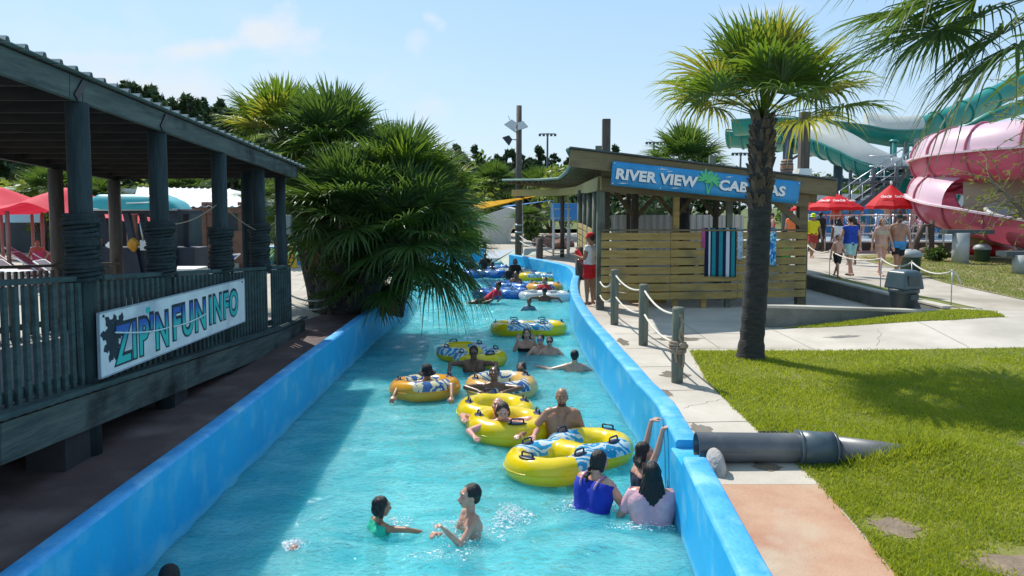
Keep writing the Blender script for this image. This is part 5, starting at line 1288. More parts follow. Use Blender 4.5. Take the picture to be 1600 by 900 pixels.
# ---------------------------------------------------------------- right background: pool deck, rails, fence
def prop_right():
    m=MB(); yy=33; m.box((XD(1370,yy,.9)+1,yy+4,1.05),(15,8,.5)); o=rebase(m,(13,33,.8)).build('pool_deck',mat('dark_deck_edge',(.06,.055,.05),(.10,.09,.085),.9,2)); o.location=(13,33,.8); tag(o,'raised dark edged deck of the splash pool','deck')
    m=MB(); m.box((XD(1370,yy,.9)+1,yy+4,1.315),(14.8,7.8,.03)); o=struct(rebase(m,(13,33,.8)).build('splash_pool',mat('wet_white_deck',(.45,.52,.56),(.55,.62,.66),.2,1.5))); o.location=(13,33,.8)
    T=thing('pool_railing','white metal railing with four rails along the splash pool deck','railing',(13,32.8,.95)); m=MB(); x0=XD(1262,32.8,1);x1=XD(1500,32.8,1)
    n=9
    for k in range(n+1): x=x0+(x1-x0)*k/n; m.cyl((x,32.8,.95),(x,32.8,2.55),.04,.04,8)
    rebase(m,T.location).build('upright',STEEL,T); m=MB()
    for z in (1.35,1.7,2.05,2.5): m.cyl((x0,32.8,z),(x1,32.8,z),.03,.03,8)
    rebase(m,T.location).build('rail',WHITE,T)
    BF=mat('blue_fence_panel',(.02,.16,.42),(.04,.22,.5),.6,.8)
    m=MB(); y=47; a=XD(1262,y,1); b=XD(1475,y,1); k=a
    m.box(((a+b)/2,y,2.1),(b-a,.08,2.3)); o=rebase(m,(a,y,.95)).build('blue_fence',BF); o.location=(a,y,.95); tag(o,'long blue panel fence behind the splash pool','fence')
    m=MB(); y=55; a=XD(1240,y,1); b=XD(1600,y,1); m.box(((a+b)/2,y,2.3),(b-a,.3,2.9)); o=rebase(m,(a,y,.9)).build('white_building',mat('pale_wall',(.4,.42,.42),(.48,.5,.5),.8,1)); o.location=(a,y,.9); tag(o,'long pale low building far behind the blue fence','building')
    # spray jets
    WAT=mat('spray',(.8,.85,.9),None,.3)
    rg=random.Random(2); m=MB()
    for (px,hh) in ((1325,.9),(1368,1.0),(1437,1.1),(1405,.7)):
        x=XD(px,35,2); 
        for q in range(260):
            t=rg.random(); s=rg.uniform(.006,.02); vx=rg.uniform(-.5,.5); m.ell((x+vx*t+.3*t,35+rg.uniform(-.4,.4)*t,1.4+4*hh*t*(1-t)*1.1),(s,s,s*1.6),4,3)
    o=rebase(m,(14,35,1.3)).build('water_spray',WAT); o.location=(14,35,1.3); tag(o,'fine water spray jets over the splash pool','water spray',kind='stuff')
    # container fence behind the cabana
    m=MB(); y=31; a=XD(955,y,1.5); b=XD(1160,y,1.5); zt=D(1000,336,y).z; k=a; i=0; pts=[]
    while k<b: pts+=[(k,y),(k+.09,y),(k+.13,y-.05),(k+.22,y-.05)]; k+=.26
    n=len(pts); m.add([(p[0],p[1],.6) for p in pts]+[(p[0],p[1],zt) for p in pts]+[(p[0],y+.15,zt) for p in pts],[(i,i+1,n+i+1,n+i) for i in range(n-1)]+[(n+i,n+i+1,2*n+i+1,2*n+i) for i in range(n-1)])
    o=rebase(m,(a,y,.6)).build('corrugated_wall',mat('cream_corrugated',(.50,.47,.42),(.57,.54,.49),.6,1)); o.location=(a,y,.6); tag(o,'cream corrugated metal wall seen through the cabana','wall')
    m=MB(); y=50; a=XD(862,y,1); b=XD(905,y,1); m.box(((a+b)/2,y,2.5),(b-a,3,1.1)); o=rebase(m,(a,y,.8)).build('blue_building',BF,bevel=.02); o.location=(a,y,.8); tag(o,'blue painted building beyond the bend behind the cabana','building')
    # rocks
    for k,(px,py,s) in enumerate(((1438,388,.42),(1458,393,.45),(1446,394,.3),(1470,390,.4),(1480,388,.35),(1415,382,.3))):
        p=G(px,py,.97); rough('landscape_rock',('tan rounded rock','large pale rock','small dark rock','flat brown rock','grey rock at the bush','low stone')[k]+' in the rock group under the pink slide end','rock',(p.x,p.y,1.0),(s*1.1,s*.8,s*.6),mat('rock%d'%(k%2),(.20,.16,.12) if k%2 else (.12,.09,.07),(.36,.30,.24) if k%2 else (.22,.17,.13),.95,3,bump=.5),k*3.1,.3,k)
    # driftwood arches
    T=thing('driftwood_arch','dark twisted driftwood arch beside the bush near the slide pillar','driftwood',(XD(1445,27,1),27,.95)); m=MB(); m.tube([(-.35,0,-.05),(-.3,.05,.7),(-.1,0,1.25),(.15,0,1.3),(.2,0,.6),(.18,0,-.05)],[.14,.11,.09,.08,.08,.09],8); m.tube([(.3,.1,-.05),(.28,.1,1.45)],[.09,.07],8); m.build('branch',mat('driftwood',(.07,.045,.035),(.13,.085,.07),.9,4,bump=.5),T)
    # red kayak under slide
    T=thing('red_slide_end','red plastic tub under the lower pink slide','tub',(XD(1545,28,1),28,.95)); m=MB(); m.ell((0,0,.35),(1.0,.5,.28),16,8); m.build('tub',mat('red_plastic',(.5,.02,.03),None,.4),T)
    # barrel
    T=thing('wooden_barrel','small wooden barrel standing on the cabana roof','barrel',D(1229,275,18.6)); m=MB(); m.lathe([(0,0),(.11,0),(.145,.12),(.155,.2),(.145,.29),(.115,.40),(0,.40)],n=18); m.build('staves',mat('barrel_wood',(.26,.12,.07),(.36,.19,.12),.7,3,stretch=(6,6,.6)),T); m=MB()
    for z,r in ((.07,.136),(.14,.153),(.27,.153),(.34,.137)): m.lathe([(r,z),(r+.004,z+.005),(r+.004,z+.025),(r,z+.03)],n=18)
    m.build('hoop',DGREY,T)
prop_right()
def street_lamp():
    T=thing('street_lamp','distant street lamp with curved arm left of the stair tower','street lamp',(XD(1349,80,1),80,.9)); zt=D(1349,268,80).z-.9; m=MB(); m.tube([(0,0,0),(0,0,zt-.5),(-.3,0,zt-.1),(-1.2,0,zt)],[.1,.07,.05,.04],7); m.build('mast',GCOL,T); m=MB(); m.box((-1.4,0,zt-.02),(.6,.25,.12)); m.build('lamp_head',GCOL,T)
street_lamp()
# ---------------------------------------------------------------- left background
def left_bg():
    RC=mat('red_shade_cloth',(.66,.012,.04),(.74,.03,.07),.75,1.2,trans=.3); 
    def tent(label,px0,px1,pk,yt,ye,y,depth,z0=.6):
        x0=XD(px0,y,2);x1=XD(px1,y,2);xk=XD(pk,y,3);zt=D(pk,yt,y).z; ze=D(px0,ye,y).z; T=thing('shade_canopy',label,'canopy',((x0+x1)/2,y,z0),0,'red shade canopies'); m=MB(); nx=20; ny=10; vs=[]; m.smooth=True
        for j in range(ny+1):
            for i in range(nx+1):
                u=i/nx;v=j/ny; x=x0+(x1-x0)*u; uk=(xk-x0)/(x1-x0); t=(u/uk if u<uk else (1-u)/(1-uk)); tv=1-abs(v-.5)*2; z=ze+(zt-ze)*(min(t,1)**1.5*.6+.4*min(t,1))*(.35+.65*tv**.8)+.12*math.sin(u*math.pi*2)**2*(1-tv); vs.append((x,y+(v-.5)*depth,z))
        m.add(vs,[(j*(nx+1)+i,j*(nx+1)+i+1,(j+1)*(nx+1)+i+1,(j+1)*(nx+1)+i) for j in range(ny) for i in range(nx)])
        rebase(m,T.location).build('canopy',RC,T); m=MB()
        for x in (x0+.3,(x0+x1)/2,x1-.3):
            for d in (-.45,.45): m.cyl((x,y+d*depth,z0),(x,y+d*depth,ze+.15),.06,.06,8)
        build_each(rebase(m,T.location),'pole',mat('reddish_pole',(.25,.12,.1),(.3,.16,.13),.6,3),T)
    tent('red shade canopy filling the left edge behind the pavilion',-70,60,0,291,330,27,4.5)
    tent('red shade canopy peaking right behind the nearest roped post',-10,168,108,291,336,24,4.5)
    tent('small red shade canopy seen under the teal boat',120,235,180,325,348,33,3)
    # white metal shed
    T=thing('white_roofed_shed','open shed with bright white ribbed metal roof and brown posts beyond the pavilion','shed',(XD(300,28,1),28,.6)); m=MB(); A=D(205,325,27);Bq=D(391,323,27);C=D(362,296,31);E=D(215,293,31)
    vs=[];n=46
    for i in range(n+1):
        t=i/n; p=A.lerp(Bq,t); q=E.lerp(C,t); h=.05 if i%3==0 else 0; vs+=[p+Vector((0,0,h)),q+Vector((0,0,h))]
    m.add(vs,[(2*i,2*i+2,2*i+3,2*i+1) for i in range(n)]); m.add([Bq,C,Bq+Vector((0,8,0))],[(0,1,2)]); m.add([E,C,Bq+Vector((0,8,0)),A+Vector((0,8,0))],[(0,1,2,3)])
    rebase(m,T.location).build('roof',WHITEM,T,weld=False)
    m=MB(); m.beam(A-Vector((0,-.1,.12)),Bq-Vector((0,-.1,.12)),.1,.2)
    for px in (212,262,322,330,378): 
        for y in (27.2,34): m.box((XD(px,y,1),y,1.8),(.16,.16,2.5))
    rebase(m,T.location).build('frame',mat('brown_timber',(.13,.07,.045),(.2,.11,.07),.8,3),T)
    m=MB(); m.box((XD(372,26.8,1),26.8,1.45),(.58,.06,1.15)); rebase(m,T.location).build('brown_panel',MATS['brown_timber'],T)
    m=MB(); m.beam(D(-60,295,40),D(215,299,40),6,.25); o=rebase(m,D(60,297,40)).build('white_flat_roof',WHITEM); o.location=D(60,297,40); tag(o,'long pale flat roof behind the red canopies','roof')
    # gable
    m=MB(); a=D(208,303,36);b=D(232,303,36);c=D(220,291,36); m.add([a,b,c,a+Vector((0,3,0)),b+Vector((0,3,0)),c+Vector((0,3,0))],[(0,1,2),(3,5,4),(0,2,5,3),(1,4,5,2)]); o=rebase(m,a).build('gable_roof',mat('brown_gable',(.15,.06,.06),None,.8)); o.location=a; tag(o,'small brown gable end above the teal boat','roof')
    # teal boat upside down on a rack
    y=19.5; T=thing('teal_boat','upturned teal fibreglass boat lying on a dark rack behind the pavilion','boat',(XD(220,y,2),y,.6)); m=MB(); m.smooth=True; x0=XD(149,y,2.9);x1=XD(290,y,2.9); z0=D(200,327,y).z; h=D(200,304,y).z-z0; n=20;k=10; vs=[]
    for i in range(n+1):
        t=i/n; x=x0+(x1-x0)*t; s=min(1,(t/.12)**.8 if t<.12 else (min(1,((1-t)/.28))**.5)); 
        for j in range(k+1):
            a=math.pi*j/k; vs.append((x,y-.75*math.cos(a)*(.55+.45*s),z0+h*s*min(1,math.sin(a)*1.5)))
    m.add(vs,[(i*(k+1)+j,i*(k+1)+j+1,(i+1)*(k+1)+j+1,(i+1)*(k+1)+j) for i in range(n) for j in range(k)]); rebase(m,T.location).build('hull',mat('teal_gelcoat',(.02,.30,.32),(.03,.35,.37),.35,1,coat=.3),T)
    m=MB(); m.tube([Vector((x0+.0,y-.78,z0)),Vector((x1,y-.5,z0))],.035,6); m.tube([(x0+1.2,y-.8,z0+.15),(x1-.2,y-.6,z0+.18)],.02,5); rebase(m,T.location).build('gunwale',mat('pale_rail',(.4,.5,.5),None,.5),T)
    T=thing('equipment_rack','dark timber equipment rack carrying the teal boat','rack',(XD(220,y,1),y,.6)); m=MB(); 
    m.beam((x0-.2,y,z0-.07),(x1+.25,y,z0-.07),.9,.1)
    for px,px2 in ((145,175),(212,238),(283,283)):
        for d in (-.4,.4): m.beam((XD(px,y,2),y+d,z0-.1),(XD(px2,y,.6),y+d,.6),.14,.14,up=(1,0,0))
    rebase(m,T.location).build('rack_frame',mat('navy_timber',(.012,.02,.035),(.02,.03,.05),.7,3),T)
    m=MB(); m.box((XD(235,y,1.2),y+.1,1.25),(2.6,.9,1.2)); rebase(m,T.location).build('rack_box',MATS['navy_timber'],T,bevel=.02)
    T=thing('shovel','grey shovel leaning blade down on the rack','shovel',D(218,345,y-.6)); m=MB(); a=Vector((0,0,0)); b=D(224,377,y-.62)-T.location; m.cyl(a,b,.02,.02,8); m.build('shaft',STEEL,T); m=MB(); m.box(b+Vector((0,0,-.1)),(.18,.03,.26)); m.build('blade',mat('pale_blade',(.5,.52,.53),None,.4),T,bevel=.02)
    c=D(208,382,y-.6); rough('orange_bundle','bundle of orange gear on the rack','gear',c,(.12,.12,.16),mat('orange_fabric',(.45,.2,.02),(.55,.28,.03),.8,8),4,.3)
    c=D(176,382,y-.6); rough('white_bundle','bundle of white gear left on the rack','gear',c,(.14,.12,.09),WHITE,5,.3)
    # cooler like white top
    T=thing('storage_chest','dark storage chest with white lid behind the pavilion railing','chest',(XD(287,16.5,1),16.5,.6)); m=MB(); m.box((0,0,.45),(.8,.6,.9)); m.build('chest_body',DGREY,T,bevel=.02); m=MB(); m.box((0,0,.94),(.86,.66,.09)); m.build('chest_lid',WHITE,T,bevel=.03)
    # utility box
    T=thing('utility_box','grey utility box mounted on a post beside the pavilion corner','utility box',(XD(446,14.8,1),14.8,.6)); a=D(432,336,14.8).z-.6; b=D(432,366,14.8).z-.6; m=MB(); m.box((0,0,(a+b)/2),(.30,.14,a-b)); m.build('box',mat('pale_box',(.36,.42,.42),(.4,.46,.46),.5,3),T,bevel=.01); m=MB(); m.cyl((0,.1,0),(0,.1,a),.035,.035,8); m.build('post',STEEL,T)
    # orange tag on a pole behind
    # wet floor signs
    def cone(label,px,yb,yt,rz=0):
        p=G(px,yb,.61); h=D(px,yt,p.y).z-.61; T=thing('caution_sign',label,'caution sign',p,rz,'yellow caution signs'); m=MB(); w=.17
        m.box((0,0,.02),(.36,.3,.04)); m.build('foot',mat('yellow_plastic',(.72,.42,.02),(.8,.48,.03),.5,5),T,bevel=.01)
        m=MB(); m.add([(-w,-.12,.04),(w,-.12,.04),(w,.12,.04),(-w,.12,.04),(-.05,-.03,h),(.05,-.03,h),(.05,.03,h),(-.05,.03,h)],[(0,1,5,4),(1,2,6,5),(2,3,7,6),(3,0,4,7),(4,5,6,7)]); m.build('panel',MATS['yellow_plastic'],T)
        m=MB()
        for k in range(4):
            z=.2+k*h*.18; yk=-.122+.09*(z/h)-.004; ww=w*(1-.65*z/h)*.6
            for sg in(-1,1): m.box((sg*ww*.55,yk,z),(ww*.8,.006,.05))
        m.build('sign_marks',BLACK,T)
    cone('tall yellow caution sign on the path right of the pavilion corner',457,418,379); cone('yellow caution sign seen between the pavilion posts on the grass',317,410,392)
    # loungers
    def lounger(fab,fr):
        T=thing('sun_lounger','lounger','sun lounger',(0,0,.6),0,'sun loungers beyond the pavilion'); m=MB()
        for s in(-.3,.3):
            m.tube([(s,-.9,.32),(s,.3,.36),(s,.95,.85)],.022,6); m.tube([(s,-.7,.33),(s,-.75,0),(s,-.5,0)],.022,6); m.tube([(s,.35,.36),(s,.5,0),(s,.2,0)],.022,6)
        for yy,z in ((-.9,.32),(.3,.36),(.95,.85)): m.tube([(-.3,yy,z),(.3,yy,z)],.022,6)
        m.build('frame',fr,T); m=MB(); m.beam((0,-.88,.345),(0,.3,.385),.54,.012); m.beam((0,.31,.385),(0,.93,.85),.54,.012); m.build('sling',fab,T); return T
    gf=mat('grey_sling',(.12,.10,.12),(.18,.15,.17),.8,9); bf=mat('blue_sling',(.03,.08,.35),(.05,.12,.45),.8,9)
    L0=lounger(gf,WHITE); L0['label']='white framed grey lounger in rows beyond the left railing'; L0.location=(XD(20,21,1),21,.6); L0.rotation_euler=(0,0,2.0)
    rg=random.Random(8)
    for k,(px,y) in enumerate(((55,20.5),(90,21.5),(120,20.4),(-5,23),(35,23.5),(75,24),(110,23.6),(155,22.6),(-30,20.6),(140,26),(60,27),(20,27),(100,27),(185,24.5))):
        copytree(L0,label='white framed grey lounger in rows beyond the left railing',loc=(XD(px,y,1),y,.6),rz=1.9+rg.uniform(-.3,.3))
    LB=lounger(bf,WHITE); LB['label']='lounger with blue sling and white frame under the white roofed shed'; LB.location=(XD(325,23,1),23,.6); LB.rotation_euler=(0,0,-1.9); LB['group']='blue lounger'
    # plastic side tables
    for k,(px,y) in enumerate(((8,18.5),(30,18.3))):
        T=thing('plastic_side_table',('white plastic table by the left railing edge','second white plastic table right of the first by the railing')[k],'table',(XD(px,y,1),y,.6)); m=MB()
        for a in range(4): q=a*1.57+.7; m.tube([(.28*math.cos(q),.28*math.sin(q),0),(.12*math.cos(q),.12*math.sin(q),.4),(.2*math.cos(q),.2*math.sin(q),.72)],.025,6)
        m.build('leg',WHITE,T); m=MB(); m.lathe([(0,.72),(.3,.72),(.3,.75),(0,.75)],n=16); m.build('table_top',WHITE,T)
    # pool glimpses
    m=MB(); m.box((XD(450,36,1),36,.62),(7,7,.03)); o=struct(rebase(m,(0,36,.6)).build('distant_pool',mat('pool_water_far',(.05,.45,.62),(.15,.58,.72),.1,2))); o.location=(0,36,.6)
    m=MB(); y=24; m.box((XD(35,30,1),30,2.45),(1.6,.2,.4)); o=rebase(m,(XD(35,30,1),30,1.5)).build('kiosk_window',mat('sky_window',(.2,.5,.65),(.3,.6,.72),.2,1)); o.location=(XD(35,30,1),30,1.5); tag(o,'row of pale blue kiosk windows under the red canopies','window')
    m=MB(); m.box((XD(60,38,1),38,2.0),(16,2,2.8)); m.box((XD(380,48,1),48,2.0),(14,2,2.6)); o=rebase(m,(XD(60,38,1),38,.6)).build('dark_kiosk',mat('dark_kiosk_wall',(.03,.04,.045),(.05,.06,.065),.8,1)); o.location=(XD(60,38,1),38,.6); tag(o,'dark kiosk building in the shade behind the loungers','building')
left_bg()
# loungers under the cabana
def metal_chair(label,loc,rz):
    T=thing('metal_armchair',label,'chair',loc,rz,'metal armchairs in the cabana'); m=MB()
    for s in(-.28,.28):
        m.tube([(s+.05*math.cos(a)*0,-.3+.3*math.cos(a)*1.0,.28+.26*math.sin(a)) for a in [6.2832*i/16 for i in range(16)]],.016,6,closed=True)
        m.tube([(s,-.2,.42),(s,.25,.42),(s,.42,1.0)],.016,6)
    m.tube([(-.28,.42,1.0),(.28,.42,1.0)],.016,6); build_each(m,'frame',STEEL,T); m=MB(); m.beam((0,-.2,.43),(0,.25,.43),.5,.02); m.beam((0,.26,.45),(0,.42,.98),.5,.02); m.build('sling',mat('navy_sling',(.03,.04,.07),None,.8),T)
metal_chair('metal framed armchair under the cabana left of the palm trunk',(XD(1120,18.8,1),18.8,.6),.5); metal_chair('second metal framed armchair under the cabana nearer the middle',(XD(1060,19.5,1),19.5,.6),-.4)
# far bits near bend: picnic table, white rails
T=thing('ladder_rail','pale metal stair rail beside the rocks near the bend','railing',(XD(872,34.5,1),34.5,.6)); m=MB()
for k in range(4): m.tube([(-.2,k*.4,.0),(-.15,k*.4,1.1+k*.5)],.03,6); m.tube([(.5,k*.4,.0),(.55,k*.4,1.2+k*.5)],.03,6); m.box((.2,k*.4,.9+k*.42),(.9,.25,.04))
m.build('rails',WHITE,T)
for k,(px,py,s) in enumerate(((850,385,.6),(862,382,.7),(885,385,.5),(873,388,.5))):
    p=G(px,py,.62); rough('landscape_rock',('reddish rock by the stair rail, leftmost','reddish rock by the stair rail, tallest','reddish rock right of the canopy post','small reddish rock in front of the stair rail')[k],'rock',(p.x,p.y,.8),(s,s*.8,s*.6),mat('reddish_rock',(.16,.08,.06),(.28,.16,.12),.95,2,bump=.5),k*5.3,.3,k)
# ---------------------------------------------------------------- remesh helper
def remesh(mb,vox,smooth=2,fac=.5):
    me=bpy.data.meshes.new('tmp'); me.from_pydata(mb.v,[],mb.f); me.update()
    bm=bmesh.new(); bm.from_mesh(me); bmesh.ops.remove_doubles(bm,verts=bm.verts,dist=1e-6); bmesh.ops.recalc_face_normals(bm,faces=bm.faces); bm.to_mesh(me); bm.free()
    o=bpy.data.objects.new('tmp',me); COL.objects.link(o)
    r=o.modifiers.new('r','REMESH'); r.mode='VOXEL'; r.voxel_size=vox; r.use_smooth_shade=True
    if smooth: s=o.modifiers.new('s','SMOOTH'); s.iterations=smooth; s.factor=fac
    bpy.context.view_layer.update(); dg=bpy.context.evaluated_depsgraph_get(); out=bpy.data.meshes.new_from_object(o.evaluated_get(dg)); bpy.data.objects.remove(o); bpy.data.meshes.remove(me)
    out.polygons.foreach_set('use_smooth',[True]*len(out.polygons)); return out
def strands(me,c,U,amp):
    for v in me.vertices:
        d=v.co-c; a=math.atan2(d.x,d.y); z=d.dot(U)
        k=math.sin(a*31+z*20)*.5+math.sin(a*53-z*35+1.3)*.35+.5*mnoise.noise(Vector((a*9,z*12,d.y*12))); v.co+=v.normal*(amp*k)
def mobj(name,me,m,parent=None):
    me.materials.clear(); me.materials.append(m); o=bpy.data.objects.new(name,me); COL.objects.link(o); 
    if parent: o.parent=parent
    return o
# ---------------------------------------------------------------- tubes
def vinyl(name,c,c2,pat=None,trans=.18):
    m=bpy.data.materials.new(name); m.use_nodes=True; N,L=nt(m); b=N['Principled BSDF']; b.inputs['Roughness'].default_value=.22; b.inputs['Coat Weight'].default_value=.5; b.inputs['Coat Roughness'].default_value=.1
    tc=N.new('ShaderNodeTexCoord'); n=N.new('ShaderNodeTexNoise'); n.inputs['Scale'].default_value=2; L.new(tc.outputs['Object'],n.inputs['Vector'])
    r=N.new('ShaderNodeValToRGB'); r.color_ramp.elements[0].position=.3; r.color_ramp.elements[1].position=.7; r.color_ramp.elements[0].color=(*c,1); r.color_ramp.elements[1].color=(*c2,1); L.new(n.outputs[0],r.inputs[0]); out=r.outputs[0]
    if pat:
        sx=N.new('ShaderNodeSeparateXYZ'); L.new(tc.outputs['Object'],sx.inputs[0])
        # printed wave pattern on the top of the outer band
        w=N.new('ShaderNodeTexWave'); w.wave_type='BANDS'; w.bands_direction='DIAGONAL'; w.inputs['Scale'].default_value=3.4; w.inputs['Distortion'].default_value=11; w.inputs['Detail'].default_value=3; w.inputs['Detail Scale'].default_value=1.5; L.new(tc.outputs['Object'],w.inputs['Vector'])
        wr=N.new('ShaderNodeValToRGB'); wr.color_ramp.interpolation='CONSTANT'; e=wr.color_ramp.elements; e[0].color=(*pat[0],1); e[1].position=.52; e[1].color=(*pat[1],1); L.new(w.outputs[0],wr.inputs[0])
        def mth(op,a,bv,c=None):
            q=N.new('ShaderNodeMath'); q.operation=op
            for i,v in enumerate((a,bv,c)):
                if v is None: continue
                if isinstance(v,(int,float)): q.inputs[i].default_value=v
                else: L.new(v,q.inputs[i])
            return q.outputs[0]
        ay=mth('ABSOLUTE',sx.outputs[1],0); ax=mth('ABSOLUTE',sx.outputs[0],0)
        n2=N.new('ShaderNodeTexNoise'); n2.inputs['Scale'].default_value=5; L.new(tc.outputs['Object'],n2.inputs['Vector'])
        nn=mth('MULTIPLY_ADD',n2.outputs[0],.3,-.15)
        f=pat[2]
        A=mth('GREATER_THAN',mth('ADD',ay,nn),f[0]); B2=mth('LESS_THAN',mth('ADD',ax,nn),f[1]); C=mth('GREATER_THAN',sx.outputs[2],f[2])
        fac=mth('MULTIPLY',mth('MULTIPLY',A,B2),C)
        mx=N.new('ShaderNodeMix'); mx.data_type='RGBA'; L.new(fac,mx.inputs[0]); L.new(out,mx.inputs[6]); L.new(wr.outputs[0],mx.inputs[7]); out=mx.outputs[2]
    L.new(out,b.inputs['Base Color'])
    nb=N.new('ShaderNodeTexNoise'); nb.inputs['Scale'].default_value=7; nb.inputs['Detail'].default_value=2; L.new(tc.outputs['Object'],nb.inputs['Vector']); bp=N.new('ShaderNodeBump'); bp.inputs['Strength'].default_value=.25; bp.inputs['Distance'].default_value=.02; L.new(nb.outputs[0],bp.inputs['Height']); L.new(bp.outputs[0],b.inputs['Normal'])
    t=N.new('ShaderNodeBsdfTranslucent'); L.new(out,t.inputs[0]); mix=N.new('ShaderNodeMixShader'); mix.inputs[0].default_value=trans; L.new(b.outputs[0],mix.inputs[1]); L.new(t.outputs[0],mix.inputs[2]); L.new(mix.outputs[0],N['Material Output'].inputs[0])
    return m
WB_=((.72,.80,.82),(.02,.33,.62))
VY=vinyl('yellow_vinyl',(.86,.64,.004),(.92,.70,.008),None); VYP=vinyl('yellow_printed_vinyl',(.86,.64,.004),(.92,.70,.008),(*WB_,(.17,.52,.13)))
VO=vinyl('orange_vinyl',(.78,.36,.02),(.85,.43,.04),((.80,.72,.45),(.03,.12,.36),(.12,.28,.13))); VOP=vinyl('pale_orange_vinyl',(.80,.48,.12),(.85,.55,.18),((.80,.75,.55),(.03,.12,.36),(.12,.32,.13)))
VB=vinyl('blue_vinyl_tube',(.01,.12,.50),(.015,.16,.6),((.25,.45,.75),(.02,.2,.6),(.2,.5,.15))); VT=vinyl('teal_vinyl_tube',(.02,.28,.36),(.03,.34,.42)); VW=vinyl('clear_white_vinyl',(.62,.70,.72),(.72,.78,.8),None,.35)
HND=mat('navy_handle',(.008,.015,.05),(.012,.02,.07),.4,5)
r_t=.165; R_t=.40
def tube_mesh(double):
    key='d' if double else 's'
    if key in TM: return TM[key]
    m=MB()
    ctrs=(-.375,.375) if double else (0,)
    for c in ctrs:
        Rr=R_t if double else .42
        pts=[(c+Rr*math.cos(a),Rr*math.sin(a),.115) for a in [6.2832*i/56 for i in range(56)]]
        rr=[r_t*(1+.02*math.sin(i*3.1416/3.5)) for i in range(56)]
        m.tube(pts,rr,22,closed=True)
    me=remesh(m,.018,3); me.name='ring'; TM[key]=me
    return me
TM={}
def seam_pts(double):
    out=[]
    if not double: return [(.42+r_t)*1.0]
def make_tube(label,loc,rz,mt,double=True,handles=True,scale=.93,tilt=(0,0),group='inflatable river tubes'):
    T=thing('inflatable_tube',label,'river tube',(loc[0],loc[1],-.0),rz,group); T.rotation_euler=(tilt[0],tilt[1],rz)
    me=tube_mesh(double).copy(); o=mobj('ring',me,mt,T)
    if handles:
        if double: hp=[(-.80,.0,90),(.80,0,90),(-.30,.40,0),(.30,.40,0),(-.30,-.40,0),(.30,-.40,0)]
        else: hp=[(-.42,.0,90),(.42,0,90)]
        if 'h' not in TM:
            m=MB(); m.tube([(-.085,0,-.01),(-.08,0,.045),(-.065,0,.055),(.065,0,.055),(.08,0,.045),(.085,0,-.01)],.011,6); q=m.build('handle',HND); TM['h']=q.data; bpy.data.objects.remove(q)
            m=MB(); m.ell((0,0,0),(.13,.06,.012),14,6); q=m.build('handle_patch',HND); TM['hp']=q.data; bpy.data.objects.remove(q)
        for (x,y,a) in hp:
            if double and abs(y)>.1: x=x*1.15; y=y*1.0
            h=bpy.data.objects.new('handle',TM['h']); COL.objects.link(h); h.parent=T; h.location=(x,y,.115+r_t-.004); h.rotation_euler=(0,0,R(a))
            p=bpy.data.objects.new('handle_patch',TM['hp']); COL.objects.link(p); p.parent=h; p.location=(0,0,-.004)
        # weld seam round the outside
        m=MB(); pts=[]
        if double:
            ro=R_t+r_t+.002; c=.375
            a0=math.acos(min(1,c/ro))
            for k in range(28): a=a0+(2*math.pi-2*a0)*k/27-0; pts.append((-c-ro*math.cos(math.pi-a) if False else -c+ro*math.cos(a),ro*math.sin(a),.112))
            for k in range(28): a=math.pi+a0+(2*math.pi-2*a0)*k/27; pts.append((c+ro*math.cos(a),ro*math.sin(a),.112))
        else: pts=[((.42+r_t+.002)*math.cos(a),(.42+r_t+.002)*math.sin(a),.112) for a in [6.2832*i/48 for i in range(48)]]
        m.tube(pts,.006,5,closed=True); m.build('seam',mt,T)
    T.scale=(scale,)*3; return T
def W2(px,py,z=.1): p=G(px,py,z); return p
def tube_between(label,a,b,mt,**k):
    A=W2(*a);Bq=W2(*b); c=(A+Bq)/2; d=Bq-A; return make_tube(label,(c.x,c.y),math.atan2(d.y,d.x),mt,**k),c
make_tube('big empty yellow double tube with blue wave print nearest the camera beside the girls',(.67,8.42),R(48),VYP,tilt=(R(-3),R(1)))
c2=G(788,650,.15); make_tube('plain yellow double tube carrying the reclining couple',(c2.x-.03,c2.y+.02),R(104),VY,tilt=(R(2),0),scale=.97)
c3=G(736,551,.15); make_tube('yellow double tube with blue print and a man leaning over its near end',(c3.x,c3.y),R(122),VYP,scale=.9)
c4=G(664,602,.15); make_tube('orange single tube on the left with a man in a dark hat leaning over it',(c4.x,c4.y+.02),R(200),VO,double=False,tilt=(R(5),0),scale=.95)
c5=G(783,602,.15); make_tube('orange tube with blue print behind the couple, held by the man with bowed head',(c5.x,c5.y+.1),R(20),VOP,double=False,scale=.98)
c6=G(826,510,.15); make_tube('empty yellow double tube floating alone across the middle of the river',(c6.x,c6.y),R(2),VYP,scale=.95,tilt=(R(-2),0))
c7=G(847,431,.15); make_tube('yellow double tube far away by the right wall bend',(c7.x,c7.y),R(-8),VYP,scale=1.0)
c8=G(783,457,.15); make_tube('blue double tube with the person in a red shirt lying on it',(c8.x,c8.y),R(8),VB,scale=1.0)
c9=G(808,446,.15); make_tube('blue double tube just behind the one with the red shirt',(c9.x,c9.y),R(150),VB,scale=.95)
c10=G(757,427,.15); make_tube('blue double tube at the left beside the palm leaf tips',(c10.x,c10.y),R(5),VB,scale=1.0)
c11=G(757,414,.15); make_tube('teal double tube farthest back at the bend',(c11.x,c11.y),R(20),VT,scale=1.0)
c12=G(778,418,.15); make_tube('blue tube between the teal tube and the white tube',(c12.x,c12.y),R(-15),VB,scale=.9,double=False)
c13=G(806,424,.15); make_tube('white tube with an orange end carrying two dark haired riders',(c13.x,c13.y),R(15),VW,scale=1.0)
c14=G(851,449,.15); make_tube('orange single tube with the man in the red shirt far up the river',(c14.x,c14.y),R(0),VO,double=False,scale=1.1)
